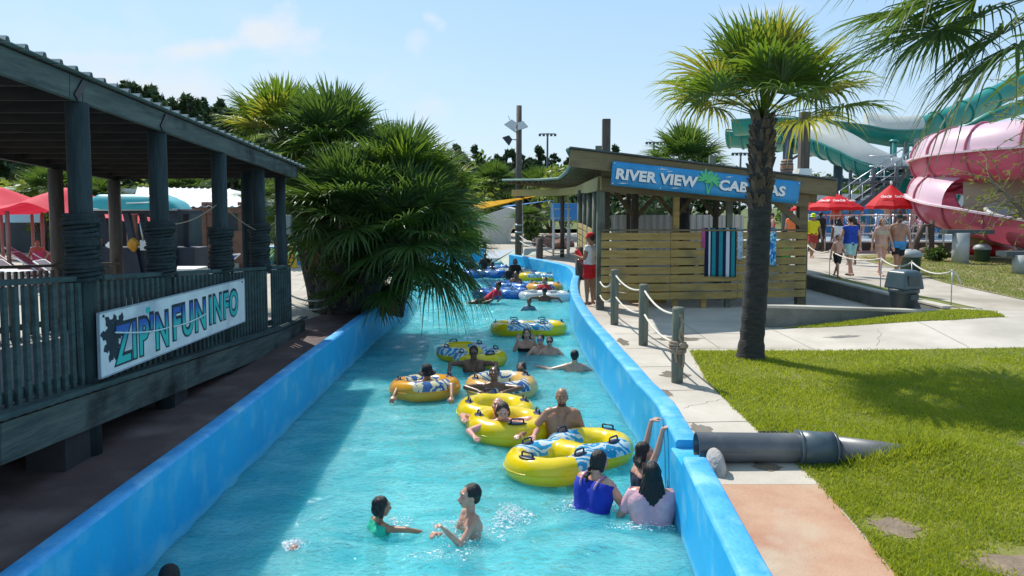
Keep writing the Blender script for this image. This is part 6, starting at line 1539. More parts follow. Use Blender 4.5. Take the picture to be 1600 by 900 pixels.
c15=G(852,460,.15); make_tube('clear white tube behind the swimmer with outstretched arms',(c15.x,c15.y),R(-10),VW,scale=.9)
c16=G(612,411,.15); make_tube('blue tube glimpsed through the palm clump',(c16.x,c16.y),R(-10),VB,scale=.9)
c17=G(823,415,.15); make_tube('teal tube beside the far wall behind the white tube',(c17.x,c17.y),R(0),VT,scale=.75,double=False)
# ---------------------------------------------------------------- people
SK={'fair':((.50,.27,.19),(.60,.34,.25)),'tan':((.34,.17,.10),(.42,.22,.14)),'pink':((.58,.27,.21),(.66,.34,.28)),'brown':((.13,.065,.04),(.18,.09,.055)),'dark':((.055,.028,.019),(.08,.042,.028)),'olive':((.28,.15,.09),(.35,.2,.13))}
def skin(k):
    a,b=SK[k]; m=mat('skin_'+k,a,b,.34,6,detail=3,trans=0); 
    m.node_tree.nodes['Principled BSDF'].inputs['Subsurface Weight'].default_value=.12; m.node_tree.nodes['Principled BSDF'].inputs['Subsurface Radius'].default_value=(.02,.008,.004)
    return m
EYEW=mat('eye_white',(.6,.58,.55),None,.3); EYED=mat('eye_dark',(.02,.012,.01),None,.25)
def fab(name,a,b=None,scale=8,**k): return mat('cloth_'+name,a,b or tuple(min(1,x*1.25) for x in a),.85,scale,bump=.3,bscale=60,**k)
HAIRS={'black':mat('hair_black',(.006,.005,.006),(.014,.011,.011),.35,18,stretch=(4,4,.6),bump=.6,bscale=40),'brown':mat('hair_brown',(.025,.014,.009),(.05,.03,.02),.45,18,stretch=(4,4,.6),bump=.6,bscale=40),'sandy':mat('hair_sandy',(.16,.09,.05),(.25,.15,.08),.5,18,stretch=(4,4,.6),bump=.6,bscale=40)}
LIPS=mat('lips',(.30,.08,.07),None,.4)
def nrm(v): return Vector(v).normalized()
POSE={
 'stand':dict(ua=((.22,.02,-1),)*2,fa=((.05,.25,-1),)*2,th=((.06,0,-1),)*2,sh=((.0,-.03,-1),)*2),
 'wade':dict(ua=((.75,.25,-.7),)*2,fa=((.3,.75,-.35),)*2,th=((.1,.05,-1),)*2,sh=((0,-.05,-1),)*2),
 'walk':dict(ua=((.25,.25,-1),(.25,-.3,-1)),fa=((.05,.5,-1),(.05,-.05,-1)),th=((.04,-.28,-1),(.04,.32,-1)),sh=((.0,-.45,-1),(.0,.05,-1))),
 'hang':dict(ua=((.80,.65,-.10),)*2,fa=((.05,.75,-.75),)*2,th=((.1,.2,-1),)*2,sh=((0,-.2,-1),)*2,lean=8),
 'cross':dict(ua=((.75,.55,-.35),)*2,fa=((-.85,.55,-.05),)*2,th=((.1,.2,-1),)*2,sh=((0,-.2,-1),)*2,lean=15),
 'recline':dict(ua=((.9,.1,-.25),)*2,fa=((.75,.65,-.1),)*2,th=((.2,1,.15),)*2,sh=((.05,.7,-.65),)*2,lean=-38),
 'sit':dict(ua=((.35,.35,-.8),)*2,fa=((.05,.9,-.2),)*2,th=((.15,1,.05),)*2,sh=((.05,.3,-.9),)*2,lean=-12),
}
def person(label,pose,H,yaw,place,sk='fair',hair=None,clothes=(),vox=.012,fat=1.0,chest=1.0,hy=0,hp=0,glasses=None,hat=None,beard=None,extra=None,curl=.5,group=None,over=None,kid=False,cut=None,goggles=None):
    P=dict(POSE[pose] if isinstance(pose,str) else pose); 
    if over: P.update(over)
    s=H; hs=s*(1.18 if kid else 1.0)
    lean=R(P.get('lean',0)); bend=R(P.get('side',0)); Rl=Matrix.Rotation(-lean,3,'X')@Matrix.Rotation(bend,3,'Y')
    U=Rl@Vector((0,0,1)); X=Rl@Vector((1,0,0)); Y=Rl@Vector((0,1,0))
    Rh=Rl@Matrix.Rotation(R(hy),3,'Z')@Matrix.Rotation(R(-hp),3,'X')
    if P.get('headup'): Rh=Matrix.Rotation(R(hy),3,'Z')@Matrix.Rotation(R(-hp),3,'X')
    parts=MB(); bones=[]; f=fat; w=s*chest
    O=Vector((0,0,0)); NB=U*.315*s; sh=[NB-U*.035*s+X*(sg*.098*w) for sg in(-1,1)]; hip=[-U*.005*s+X*(sg*.052*s) for sg in(-1,1)]
    HC=NB+(Rh@Vector((0,.012,.088))).xyz*hs
    def seg(name,a,b,r0,r1,n=12): parts.cap(a,b,r0,r1,n); bones.append((name,a,b,max(r0,r1)))
    # torso
    tr=.058*s*f
    for sg in(-1,1):
        seg('torso',hip[0 if sg<0 else 1]*.9+U*.02*s,U*.13*s+X*(sg*.042*s),.066*s*f,.052*s*f)
        seg('torso',U*.13*s+X*(sg*.042*s),U*.235*s+X*(sg*.058*w),.052*s*f,.062*s*(.6*f+.4))
        seg('torso',U*.235*s+X*(sg*.058*w),sh[0 if sg<0 else 1]-X*sg*.02*s,.060*s,.040*s)
    seg('torso',U*.03*s+Y*.012*s*f,U*.16*s+Y*.02*s*(f-.7),.066*s*f,.058*s*f)
    for sg in(-1,1): parts.ell(U*.225*s+X*(sg*.048*w)+Y*.036*s,(.045*s,.026*s,.034*s),12,8,rot=Rl)
    seg('torso',U*.2*s-Y*.006*s,NB-U*.03*s,.062*s,.036*s)
    seg('neck',NB-U*.02*s,HC-(Rh@Vector((0,.015,.03)))*s,.033*s*(.7+.3*f),.031*s*(.7+.3*f))
    for sg in (-1,1): parts.cap(NB-U*.004*s+X*sg*.02*s,sh[0 if sg<0 else 1]+U*.004*s,.022*s,.026*s,10)
    # head
    hv=lambda x,y,z: HC+(Rh@Vector((x,y,z)))*hs
    parts.ell(hv(0,-.006,.010),(.0415*hs,.052*hs,.053*hs),18,12,rot=Rh); parts.ell(hv(0,.016,-.026),(.034*hs,.036*hs,.040*hs),14,10,rot=Rh)
    parts.ell(hv(0,.030,-.050),(.019*hs,.016*hs,.014*hs),10,8,rot=Rh)
    parts.cap(hv(0,.048,.004),hv(0,.060,-.019),.0055*hs,.0095*hs,8)
    for sg in(-1,1):
        parts.ell(hv(sg*.0425,-.004,-.006),(.006*hs,.012*hs,.018*hs),10,6,rot=Rh); parts.ell(hv(sg*.026,.034,-.012),(.013*hs,.014*hs,.013*hs),8,6,rot=Rh)
    parts.cap(hv(-.024,.043,.018),hv(.024,.043,.018),.0065*hs,.0065*hs,8)
    bones.append(('head',hv(0,0,-.03),hv(0,0,.03),.05*hs))
    # arms
    ends=[]
    for i,sg in enumerate((-1,1)):
        ua=nrm((P['ua'][i][0]*sg,P['ua'][i][1],P['ua'][i][2])); fa=nrm((P['fa'][i][0]*sg,P['fa'][i][1],P['fa'][i][2]))
        if P.get('local'): ua=Rl@ua; fa=Rl@fa
        e=sh[i]+ua*.172*s; wv=e+fa*.148*s; af=(.75+.25*f)
        seg('uarm%d'%i,sh[i],e,.031*s*af,.023*s*af,12); seg('farm%d'%i,e,wv,.0235*s*af,.0155*s,12)
        hd=fa.copy(); 
        if 'hand' in P and P['hand'][i]: hd=nrm((P['hand'][i][0]*sg,P['hand'][i][1],P['hand'][i][2]))
        side=hd.cross(Vector((0,0,1))); side=nrm(side) if side.length>.2 else Vector((1,0,0)); pn=side.cross(hd)      # pn: back of the hand up
        pc=wv+hd*.028*s
        for q in(-1,0,1): parts.cap(wv+side*q*.006*s,wv+hd*.048*s+side*(q*.015*s),.0105*s,.0095*s,8)
        if vox<=.0131:
            for q,(ln,of) in enumerate(((.040,-.0195),(.046,-.0065),(.043,.0065),(.034,.019))):
                b0=wv+hd*.045*s+side*of*s; c=curl; d1=(hd-pn*c*.6+side*of*5).normalized(); m1=b0+d1*ln*.5*s; d2=(hd-pn*c*1.5+side*of*3).normalized(); m2=m1+d2*ln*.5*s
                rr=max(.0050*s,vox*.62); parts.cap(b0,m1,rr,rr*.95,7); parts.cap(m1,m2,rr*.95,rr*.8,7)
            ts=-side*sg; b0=wv+hd*.012*s+ts*.014*s; d1=(hd*.7+ts*.8-pn*.2).normalized(); m1=b0+d1*.026*s; m2=m1+(hd*.95+ts*.2-pn*.2).normalized()*.02*s; rr=max(.0062*s,vox*.65); parts.cap(b0,m1,rr,rr,7); parts.cap(m1,m2,rr,rr*.85,7)
        bones.append(('hand%d'%i,wv,wv+hd*.09*s,.02*s)); ends.append(wv+hd*.05*s)
        th=nrm((P['th'][i][0]*sg,P['th'][i][1],P['th'][i][2])); sn=nrm((P['sh'][i][0]*sg,P['sh'][i][1],P['sh'][i][2]))
        k=hip[i]+th*.245*s; a=k+sn*.235*s
        seg('thigh%d'%i,hip[i],k,.056*s*(.6+.4*f),.036*s,12); seg('shank%d'%i,k,a,.036*s*(.8+.2*f),.019*s,12); parts.ell(k-sn*-.07*s-Vector((0,.012*s,0)),(.027*s,.030*s,.05*s),10,7)
        fd=Vector((0,1,0)); 
        if sn.z>-.5: fd=nrm(Vector((sn.x*.3,.5,.8)))
        seg('foot%d'%i,a+Vector((0,0,-.012*s))-fd*.02*s,a+fd*.075*s+Vector((0,0,-.022*s)),.020*s,.014*s,10); parts.cap(a+fd*.06*s+Vector((.01*s,0,-.022*s)),a+fd*.098*s+Vector((.012*s,0,-.026*s)),.014*s,.010*s,8)
        parts.cap(a+fd*.05*s+Vector((-.012*s,0,-.024*s)),a+fd*.094*s+Vector((-.012*s,0,-.027*s)),.012*s,.009*s,8)
    me=remesh(parts,vox,2,.5)
    body=mobj('person',me,skin(sk)); tag(body,label,'person',group)
    # placement
    Rz=Matrix.Rotation(R(yaw),3,'Z'); top=hv(0,-.01,.064)
    kind=place[0]
    if kind=='top':
        tgt=G(place[1],place[2],place[3]); tt=Rz@top; loc=tgt-tt
    elif kind=='feet':
        g=G(place[1],place[2],place[3]); low=min(v.co.z for v in me.vertices); loc=Vector((g.x,g.y,place[3]-low))
    elif kind=='feetxy':
        low=min(v.co.z for v in me.vertices); loc=Vector((place[1],place[2],place[3]-low))
    else: loc=Vector(place[1])
    body.location=loc; body.rotation_euler=(0,0,R(yaw))
    # clothes
    n=len(me.vertices); co=np.zeros(n*3); me.vertices.foreach_get('co',co); co=co.reshape(-1,3); no=np.zeros(n*3); me.vertices.foreach_get('normal',no); no=no.reshape(-1,3)
    names=[b[0] for b in bones]; Dd=[];Tt=[]
    for (nm,a,b,r) in bones:
        a=np.array(a);b=np.array(b);d=b-a;L2=max(1e-9,(d*d).sum()); t=((co-a)@d)/L2; tc=np.clip(t,0,1); q=np.linalg.norm(co-(a+tc[:,None]*d),axis=1)-r; Dd.append(q);Tt.append(t)
    Dd=np.array(Dd);Tt=np.array(Tt); bi=Dd.argmin(0); tt=Tt[bi,np.arange(n)]; tors=(co@np.array(U))/(.315*s); fr=co@np.array(Y)
    fs=np.array([list(p.vertices)[:4] if len(p.vertices)>=4 else list(p.vertices)+[p.vertices[-1]] for p in me.polygons])
    for (cn,spec,m,off) in clothes:
        sel=np.zeros(n,bool)
        for j,nm in enumerate(names):
            key=nm.rstrip('01'); sp_=spec.get(nm,spec.get(key))
            if sp_ is None: continue
            mk=(bi==j); v=tors if key=='torso' else tt; sel|=mk&(v>=sp_[0])&(v<=sp_[1])
        if spec.get('front') is not None: sel&=(fr>spec['front'])
        fk=fs[sel[fs].all(1)]
        if len(fk)==0: continue
        us,inv=np.unique(fk,return_inverse=True); inv=inv.reshape(fk.shape)
        flare=spec.get('flare',0); c=co[us]+no[us]*off
        if flare:
            tq=np.where(np.isin(bi[us],[j for j,nm in enumerate(names) if nm.startswith('thigh')]),tt[us],0); c=c+no[us]*(flare*np.clip(tq,0,1))[:,None]
        c+=no[us]*(.004*np.sin(co[us][:,2]*60+co[us][:,0]*40))[:,None]*(1 if off>.006 and vox>.0095 else 0)
        cm=bpy.data.meshes.new(cn); cm.from_pydata(c.tolist(),[],[tuple(dict.fromkeys(q)) for q in inv.tolist()]); 
        bm=bmesh.new(); bm.from_mesh(cm); 
        bmesh.ops.smooth_vert(bm,verts=[v for v in bm.verts if not v.is_boundary],factor=.5,use_axis_x=True,use_axis_y=True,use_axis_z=True)
        for _ in range(7):
            bmesh.ops.smooth_vert(bm,verts=[v for v in bm.verts if not v.is_boundary],factor=.5,use_axis_x=True,use_axis_y=True,use_axis_z=True)
            bd=[v for v in bm.verts if v.is_boundary]; nc={}
            for v in bd:
                nb=[e.other_vert(v) for e in v.link_edges if e.is_boundary]
                if len(nb)==2: nc[v]=(v.co+nb[0].co+nb[1].co)/3
            for v,q in nc.items(): v.co=q
        bm.to_mesh(cm); bm.free(); cm.polygons.foreach_set('use_smooth',[True]*len(cm.polygons))
        co_=mobj(cn,cm,m,body); sd=co_.modifiers.new('s','SOLIDIFY'); sd.thickness=.006; sd.offset=0
    # face details
    for sg in(-1,1):
        m=MB(); m.ell(hv(sg*.0175,.0435,.005),(.0085*hs,.0045*hs,.0045*hs),10,6,rot=Rh); ew=m.build('eye',EYEW,body)
        m=MB(); m.ell(hv(sg*.0175,.0475,.005),(.0042*hs,.0025*hs,.0042*hs),8,5,rot=Rh); m.build('iris',EYED,ew)
    m=MB(); m.ell(hv(0,.0505,-.0345),(.014*hs,.0035*hs,.0045*hs),10,6,rot=Rh); m.build('mouth',LIPS,body)
    hc=hair[1] if hair else None
    if hc or beard:
        m=MB(); 
        for sg in(-1,1): m.cap(hv(sg*.010,.0505,.0205),hv(sg*.026,.046,.021),.0022*hs,.0018*hs,6)
        m.build('eyebrows',HAIRS[hc or 'brown'],body)
    if glasses:
        m=MB(); 
        for sg in(-1,1): m.ell(hv(sg*.019,.051,.004),(.017*hs,.006*hs,.012*hs),10,6,rot=Rh); m.cap(hv(sg*.036,.046,.006),hv(sg*.043,0,.006),.0025*hs,.0025*hs,6)
        m.cap(hv(-.006,.055,.006),hv(.006,.055,.006),.003*hs,.003*hs,6); m.build('sunglasses',BLACK if glasses=='black' else fab('goggle_blue',(.02,.15,.5)),body)
    if beard:
        m=MB(); m.ell(hv(0,.026,-.046),(.030*hs,.030*hs,.020*hs),12,8,rot=Rh); m.ell(hv(0,.050,-.026),(.020*hs,.006*hs,.005*hs),10,6,rot=Rh); mobj('beard',remesh(m,max(.004,vox*.5),1),HAIRS[beard],body)
    if hair:
        st=hair[0]; m=MB(); k=1.0; 
        zc=.017; m.ell(hv(0,-.016,zc),(.0475*hs,.0545*hs,.053*hs),18,12,rot=Rh)
        if st in('short','buzz'): 
            m.ell(hv(0,-.034,-.012),(.036*hs,.030*hs,.034*hs),12,8,rot=Rh)
        if st in('long','braid','pony','bun'):
            m.ell(hv(0,-.030,-.010),(.046*hs,.040*hs,.052*hs),14,9,rot=Rh)
            for sg in(-1,1): m.cap(hv(sg*.040,-.006,.015),hv(sg*.042,-.018,-.05),.014*hs,.014*hs,8)
        if st=='long':
            bk=Rh@Vector((0,-1,0)); q0=hv(0,-.04,-.03); L_=hair[2] if len(hair)>2 else .16
            rg=random.Random(int(H*1000)+len(label)); 
            for q in range(13):
                x=(q-6)/6; a=hv(x*.042,-.030-.012*(1-x*x),-.02); kb=min(1,L_/.12); b=a+X*(x*.035*s*kb)-U*(L_*s*rg.uniform(.5,.62))-Y*(.036*s*kb); c=b-U*(L_*s*rg.uniform(.35,.6))+X*rg.uniform(-.015,.015)*s+Y*.012*s; r0=.015*hs; m.cap(a,b,r0,r0*.75,7); m.cap(b,c,r0*.75,.0035*s,7)
        if st=='braid':
            a=hv(-.02,-.05,-.035)
            sgn=hair[2] if len(hair)>2 else -1
            for q in range(9):
                p=a-U*(.022*s*q)-Y*(.022*s*min(q,3)/3)+X*(sgn*.006*s*q*.8); m.ell(p+X*(.004*s*(-1)**q),(.0145*s*(1-.05*q),.0125*s,.0155*s),9,6)
        if st=='pony': m.cap(hv(0,-.062,.01),hv(0,-.085,-.03),.016*hs,.018*hs,8); m.cap(hv(0,-.085,-.03),hv(0,-.075,-.10),.018*hs,.005*hs,8)
        if st=='bun': m.ell(hv(0,-.07,.045),(.024*hs,)*3,10,7)
        hm=remesh(m,max(.0055,min(vox*.65,.012)),1,.5); strands(hm,HC,U,.0032 if vox<.012 else .003)
        mobj('hair',hm,HAIRS[hc],body)
    if hat:
        t,cm=hat; m=MB(); 
        prof=[(.049,-.002),(.0525,.012),(.052,.035),(.045,.056),(.028,.068),(0,.072)]
        vs=[hv(r*math.cos(a)*.93,-.006+r*1.12*math.sin(a),z+.002) for r,z in prof for a in [6.2832*q/20 for q in range(20)]]
        m.smooth=True; m.add(vs,[(j*20+q,j*20+(q+1)%20,(j+1)*20+(q+1)%20,(j+1)*20+q) for j in range(5) for q in range(20)])
        if t=='cap':
            b=-1 if (len(hat)>3) else 1
            vs=[]; 
            for q in range(11):
                a=math.pi*q/10; vs+=[hv(.044*math.cos(a),b*(.030*math.sin(a)+.012),.010),hv(.040*math.cos(a),b*(.030+.062*math.sin(a)),.002)]
            m.add(vs,[(2*q,2*q+1,2*q+3,2*q+2) for q in range(10)])
        else:
            vs=[hv(r*math.cos(a)*.95,-.004+r*1.1*math.sin(a),z) for r,z in((.048,.006),(.085,-.008)) for a in [6.2832*q/24 for q in range(24)]]; m.add(vs,[(q,(q+1)%24,24+(q+1)%24,24+q) for q in range(24)])
        h=m.build('cap' if t=='cap' else 'hat',cm,body); h.modifiers.new('s','SOLIDIFY').thickness=.004
    if goggles: pass
    body['top']=0; del body['top']
    return body,dict(hv=hv,ends=ends,Rz=Rz,loc=loc,U=U,X=X,Y=Y,s=s)
trunks=lambda t=.7:{'torso':(-2,.16),'thigh':(-1,t),'flare':.02}
onep={'torso':(-2,.78),'thigh':(-1,.12)}; tee={'torso':(-.02,.97),'uarm':(-1,.6)}; tank={'torso':(-.02,.93),'uarm':(-2,-.1)}
C=lambda n,c,b=None,**k: fab(n,c,b,**k)
W_='top'
# -- nearest swimmers
person('boy with short dark hair raising his fists in the water near the bottom',dict(ua=((.15,.75,-.75),(.12,.35,-.95)),fa=((-.1,.75,.85),(-.25,.95,.42)),th=((.05,.0,-1),)*2,sh=((0,0,-1),)*2,lean=2),1.38,118,('top',737,757,.45),'fair',('short','black'),[('swim_trunks',trunks(),C('purple',(.16,.02,.14)),.012)],vox=.0085,hy=-5,hp=-6,curl=1.6,kid=True,chest=.82,fat=.82)
person('girl with wet dark hair and green swim top reaching right in the water',dict(ua=((.5,.5,-.6),(.75,.7,.05)),fa=((.2,.8,-.3),(.0,.9,-.35)),th=((.05,.05,-1),)*2,sh=((0,0,-1),)*2,lean=6),1.20,-55,('top',596,776,.30),'tan',('long','black',.03),[('swim_top',{'torso':(.42,.97)},C('seagreen',(.01,.42,.28),(.02,.5,.33)),.008)],vox=.0085,hy=-5,kid=True,fat=.9,chest=.9)
bl,d=person('woman with a dark braid and royal blue swimsuit with floral straps holding the yellow tube',dict(ua=((.35,.5,-.75),(.45,.35,-.85)),fa=((.1,.9,-.2),(.1,.85,-.45)),th=((.05,.1,-1),)*2,sh=((0,0,-1),)*2,lean=14),1.58,-42,('top',938,704,.54),'fair',('braid','black',-.3),[('swimsuit',{'torso':(-2,.90),'thigh':(-1,.35),'flare':.05},C('royal',(.004,.02,.30),(.008,.035,.42)),.010)],vox=.009,hy=-8,hp=0,fat=1.35,chest=1.06)
m=MB()
for sg in(-1,1):
    s=d['s']; U,X,Y=d['U'],d['X'],d['Y']; pts=[U*.24*s+X*sg*.05*s-Y*.082*s,U*.27*s+X*sg*.058*s-Y*.078*s,U*.30*s+X*sg*.064*s-Y*.055*s,U*.325*s+X*sg*.066*s-Y*.01*s,U*.30*s+X*sg*.064*s+Y*.05*s]
    m.tube(pts,.012,6)
m.build('strap',C('floral',(.6,.3,.35),(.05,.1,.4)),bl)
person('girl with dark hair reaching both arms up to the top of the right wall',dict(ua=((.10,.45,.9),(.12,.35,1)),fa=((.05,.25,1),(.0,.25,1)),hand=((0,.95,.3),(0,.95,.3)),th=((.05,.0,-1),)*2,sh=((0,0,-1),)*2,lean=4),1.50,-75,('top',1006,691,.50),'fair',('long','black',.08),[('swimsuit',onep,C('navy_suit',(.012,.016,.04)),.007)],vox=.0085,hy=-12,hp=-4,chest=.92,fat=.95)
person('woman with very long wet dark hair in a pink shirt by the right wall',dict(ua=((.45,.2,-.9),(.4,.2,-.9)),fa=((.1,.8,-.5),(.1,.8,-.5)),th=((.05,.1,-1),)*2,sh=((0,0,-1),)*2,lean=6),1.60,-8,('top',1019,722,.54),'fair',('long','black',.20),[('shirt',{'torso':(-.1,.97),'uarm':(-1,.75)},C('palepink',(.62,.30,.38),(.72,.42,.48)),.014)],vox=.009,fat=1.35,chest=1.08)
person('bald bearded shirtless man standing in the water holding the couple\'s tube',dict(ua=((.35,.15,-.9),(.62,.3,-.65)),fa=((.1,.3,-1),(.45,.85,.05)),th=((.07,.0,-1),)*2,sh=((0,0,-1),)*2),1.72,176,('top',878,606,.68),'tan',None,[('swim_trunks',trunks(),C('navy',(.01,.02,.06)),.012)],vox=.0095,beard='brown',fat=1.15,chest=1.06,hy=0,hp=3)
# couple in tube
cpl=c2
person('red faced woman in a black swimsuit reclining in the near seat of the yellow tube',dict(POSE['recline'],lean=-8,ua=((.8,.3,-.15),)*2,fa=((-.25,.9,.0),)*2,headup=1,th=((.2,-.5,-.7),)*2,sh=((.1,-.5,-.8),)*2),1.62,184,('top',786,631,.50),'pink',('long','brown',.03),[('swimsuit',onep,C('blacksuit',(.01,.01,.012)),.007)],vox=.0095,fat=1.3,chest=1.05,hp=22)
person('bald man reclining behind the woman in the yellow double tube with arms spread',dict(POSE['recline'],lean=-5,ua=((.95,.1,.25),)*2,fa=((-.2,.7,.1),)*2,headup=1,th=((.2,.6,-.7),)*2,sh=((.1,.2,-.9),)*2),1.72,172,('top',779,621,.42),'pink',None,[],vox=.0095,fat=1.2,chest=1.05,hp=-20,beard=None)
def leaner(label,px,py,zt,yaw,sk,hair,H=1.72,vox=.011,pose='hang',**k):
    return person(label,pose,H,yaw,('top',px,py,zt),sk,hair,k.pop('cl',[('swim_trunks',trunks(),C('dark',(.01,.012,.03)),.012)]),vox=vox,**k)
leaner('man in a dark brimmed hat leaning his arms over the left orange tube',667,570,.50,176,'tan',('short','black'),hat=('brim',C('blackhat',(.008,.009,.012))),glasses='black',hy=10,fat=1.1,over=dict(ua=((.8,.6,.12),)*2,fa=((.12,.85,-.45),)*2))
leaner('man with cropped hair and sunglasses leaning over the end of the printed yellow tube',740,541,.46,180,'brown',('buzz','black'),glasses='black',fat=1.1,over=dict(ua=((.75,.6,.12),)*2,fa=((.08,.8,-.6),)*2))
leaner('man with dark curly hair, head bowed, arms folded over the orange tube',773,573,.50,176,'brown',('short','black'),pose='cross',hp=-45,fat=1.15,over=dict(lean=16,ua=((.8,.55,.1),)*2,fa=((-.8,.6,-.05),)*2))
person('woman in sunglasses resting behind the orange tube, one arm trailing',dict(ua=((.8,.1,-.5),(.6,.4,-.4)),fa=((.9,.3,-.2),(.2,.8,-.2)),th=((.05,.6,-.6),)*2,sh=((0,-.3,-.8),)*2,lean=-20,headup=1),1.6,160,('top',815,567,.33),'olive',('bun','black'),[('swimsuit',onep,C('blacksuit',(.01,.01,.012)),.007)],vox=.012,glasses='black')
# mid-river group
person('woman covering her face with both hands near the far yellow tube',dict(ua=((.25,.75,-.3),)*2,fa=((-.35,.15,1),)*2,hand=((-.1,-.1,1),)*2,th=((.05,0,-1),)*2,sh=((0,0,-1),)*2),1.60,176,('top',823,514,.44),'fair',('long','brown',.05),[('swimsuit',{'torso':(-2,.75)},C('blacksuit',(.01,.01,.012)),.007)],vox=.011,hp=-6)
person('boy with dark hair and blue goggles beside the woman covering her face',POSE['wade'],1.5,190,('top',845,523,.38),'fair',('short','black'),[],vox=.011,glasses='blue',hy=-30)
person('boy with sunglasses just right of the boy in blue goggles',POSE['wade'],1.45,182,('top',859,526,.36),'fair',('short','brown'),[],vox=.011,glasses='black',hy=-10)
person('dark haired swimmer seen from behind alone near the right wall',dict(POSE['wade'],ua=((.95,.1,-.25),(.8,.3,-.5)),fa=((.8,.5,.1),(.3,.8,-.4))),1.6,-5,('top',898,547,.36),'fair',('short','black'),[('swim_trunks',trunks(),C('navy',(.01,.02,.06)),.012)],vox=.011,hy=-8,chest=1.05)
person('child with dark hair standing in the water between the two yellow tubes',POSE['wade'],1.2,165,('top',827,466,.34),'brown',('short','black'),[('shirt',tee,C('greyblue',(.10,.16,.24)),.008)],vox=.014,kid=True)
person('swimmer in a dark cap with both arms curved outwards in front of the clear tube',dict(POSE['wade'],ua=((.9,.3,.0),)*2,fa=((.6,.5,-.65),)*2),1.6,176,('top',851,450,.42),'brown',('short','black'),[('shirt',{'torso':(0,.7)},C('paleteal',(.2,.45,.42)),.008)],vox=.014,hat=('cap',C('darkcap',(.02,.025,.03))))
person('man with brown hair and red shirt sitting in the far orange tube',POSE['sit'],1.6,150,('top',852,433,.58),'tan',('short','brown'),[('shirt',tee,C('redshirt',(.45,.02,.03)),.010)],vox=.014)
person('person in a red shirt lying across the blue tube, legs to the left',dict(ua=((.3,.3,-.8),(.5,-.2,-.7)),fa=((.1,.8,-.2),(.3,.5,-.5)),th=((.08,1,-.12),)*2,sh=((.0,1,-.25),)*2,lean=-48,headup=1),1.62,78,('top',779,440,.66),'brown',('short','black'),[('shirt',tee,C('redshirt2',(.50,.015,.05)),.010),('shorts',{'torso':(-2,.08),'thigh':(-1,.8)},C('darkshorts',(.02,.02,.03)),.012)],vox=.014,hy=25)
far=[('person in a cap sitting in the second blue tube',806,424,.62,178,'brown',('short','black'),None,1.65),
('woman with dark hair sitting at the back of the white tube',805,404,.75,178,'brown',('long','black',.04),('blacksuit',(.01,.01,.012)),1.7),
('child sitting at the front of the white tube',797,416,.5,150,'brown',('short','black'),('blackshirt',(.012,.012,.015)),1.2),
('dark haired swimmer behind the left end of the far yellow tube',828,410,.45,0,'dark',('short','black'),None,1.6),
('dark haired swimmer behind the middle of the far yellow tube',843,409,.45,10,'dark',('pony','black'),None,1.6),
('swimmer in a teal shirt by the bend of the right wall',868,404,.60,170,'brown',('short','black'),('tealshirt',(.02,.16,.18)),1.65),
('dark person sitting up on the teal tube at the back',758,395,.80,178,'dark',('short','black'),('blackshirt',(.012,.012,.015)),1.7),
('dark person on the left blue tube beside the palm leaf tips',735,399,.80,170,'dark',('short','black'),('blackshirt',(.012,.012,.015)),1.7),
('child in front of the teal tube rider',767,404,.55,170,'dark',('short','black'),None,1.2),
('person lying low on the blue tube between teal and white tubes',769,409,.45,120,'dark',('short','black'),('blackshirt',(.012,.012,.015)),1.5)]
for (lb_,px,py,z,yw,sk_,hr,cl,H) in far:
    person(lb_,'sit' if z>.48 else 'wade',H,yw,('top',px,py,z),sk_,hr,[('shirt',tee,C(*cl),.010)] if cl else [],vox=.018)
person('dark haired head of a swimmer cut off by the bottom edge of the view',POSE['wade'],1.6,20,('top',264,883,.28),'tan',('short','black'),[],vox=.011)
person('submerged swimmer whose knee breaks the surface near the bottom',dict(ua=((.2,.9,.2),)*2,fa=((.1,.9,.1),)*2,th=((.1,-.6,.6),(.1,-.9,-.1)),sh=((0,-.8,-.6),(0,-.9,0)),lean=105),1.4,140,('loc',(G(408,867,0).x,G(408,867,0).y,-.26)),'tan',('short','black'),[],vox=.012)
# -- on land
lg,d=person('lifeguard in a red cap, white shirt and red shorts standing at the cabana corner',dict(ua=((.18,.25,-1),(.2,.2,-1)),fa=((-.15,.8,.25),(-.1,.8,-.1)),th=((.04,.03,-1),(.05,-.06,-1)),sh=((0,-.02,-1),(0,-.06,-1)),lean=-3),1.70,62,('feetxy',1.80,17.55,.62),'tan',('short','brown'),[('shirt',{'torso':(.06,.97),'uarm':(-1,.35)},C('whiteshirt',(.66,.66,.68)),.012),('shorts',{'torso':(-2,.14),'thigh':(-1,.62),'flare':.03},C('redshorts',(.55,.012,.02)),.014),('shoes',{'foot':(-1,3)},BLACK,.01)],vox=.011,hat=('cap',C('redcap',(.55,.01,.02))))
T=thing('rescue_tube','red rescue tube held by the lifeguard in the red cap','rescue tube',d['loc']+d['Rz']@Vector((0,.2,.15))); m=MB(); m.cap((-.10,0,.2),(.12,.0,-.16),.06,.055,12); m.build('foam_body',mat('red_foam',(.6,.015,.02),None,.5),T); m=MB(); m.tube([(.12,0,-.16),(.12,-.12,-.3),(.0,-.15,-.35),(-.1,-.1,-.1),(-.10,0,.2)],.01,5); m.build('strap',BLACK,T)
person('lifeguard in a lime sun hat and yellow shirt walking behind the cabana right post',POSE['walk'],1.72,180,('feet',1269,403,.95),'tan',('short','brown'),[('shirt',tee,C('yellowshirt',(.72,.62,.01),(.8,.7,.02)),.014),('shorts',{'torso':(-2,.14),'thigh':(-1,.7),'flare':.03},C('maroonshorts',(.35,.04,.03)),.014)],vox=.013,hat=('brim',C('limehat',(.55,.75,.02))),glasses='black')
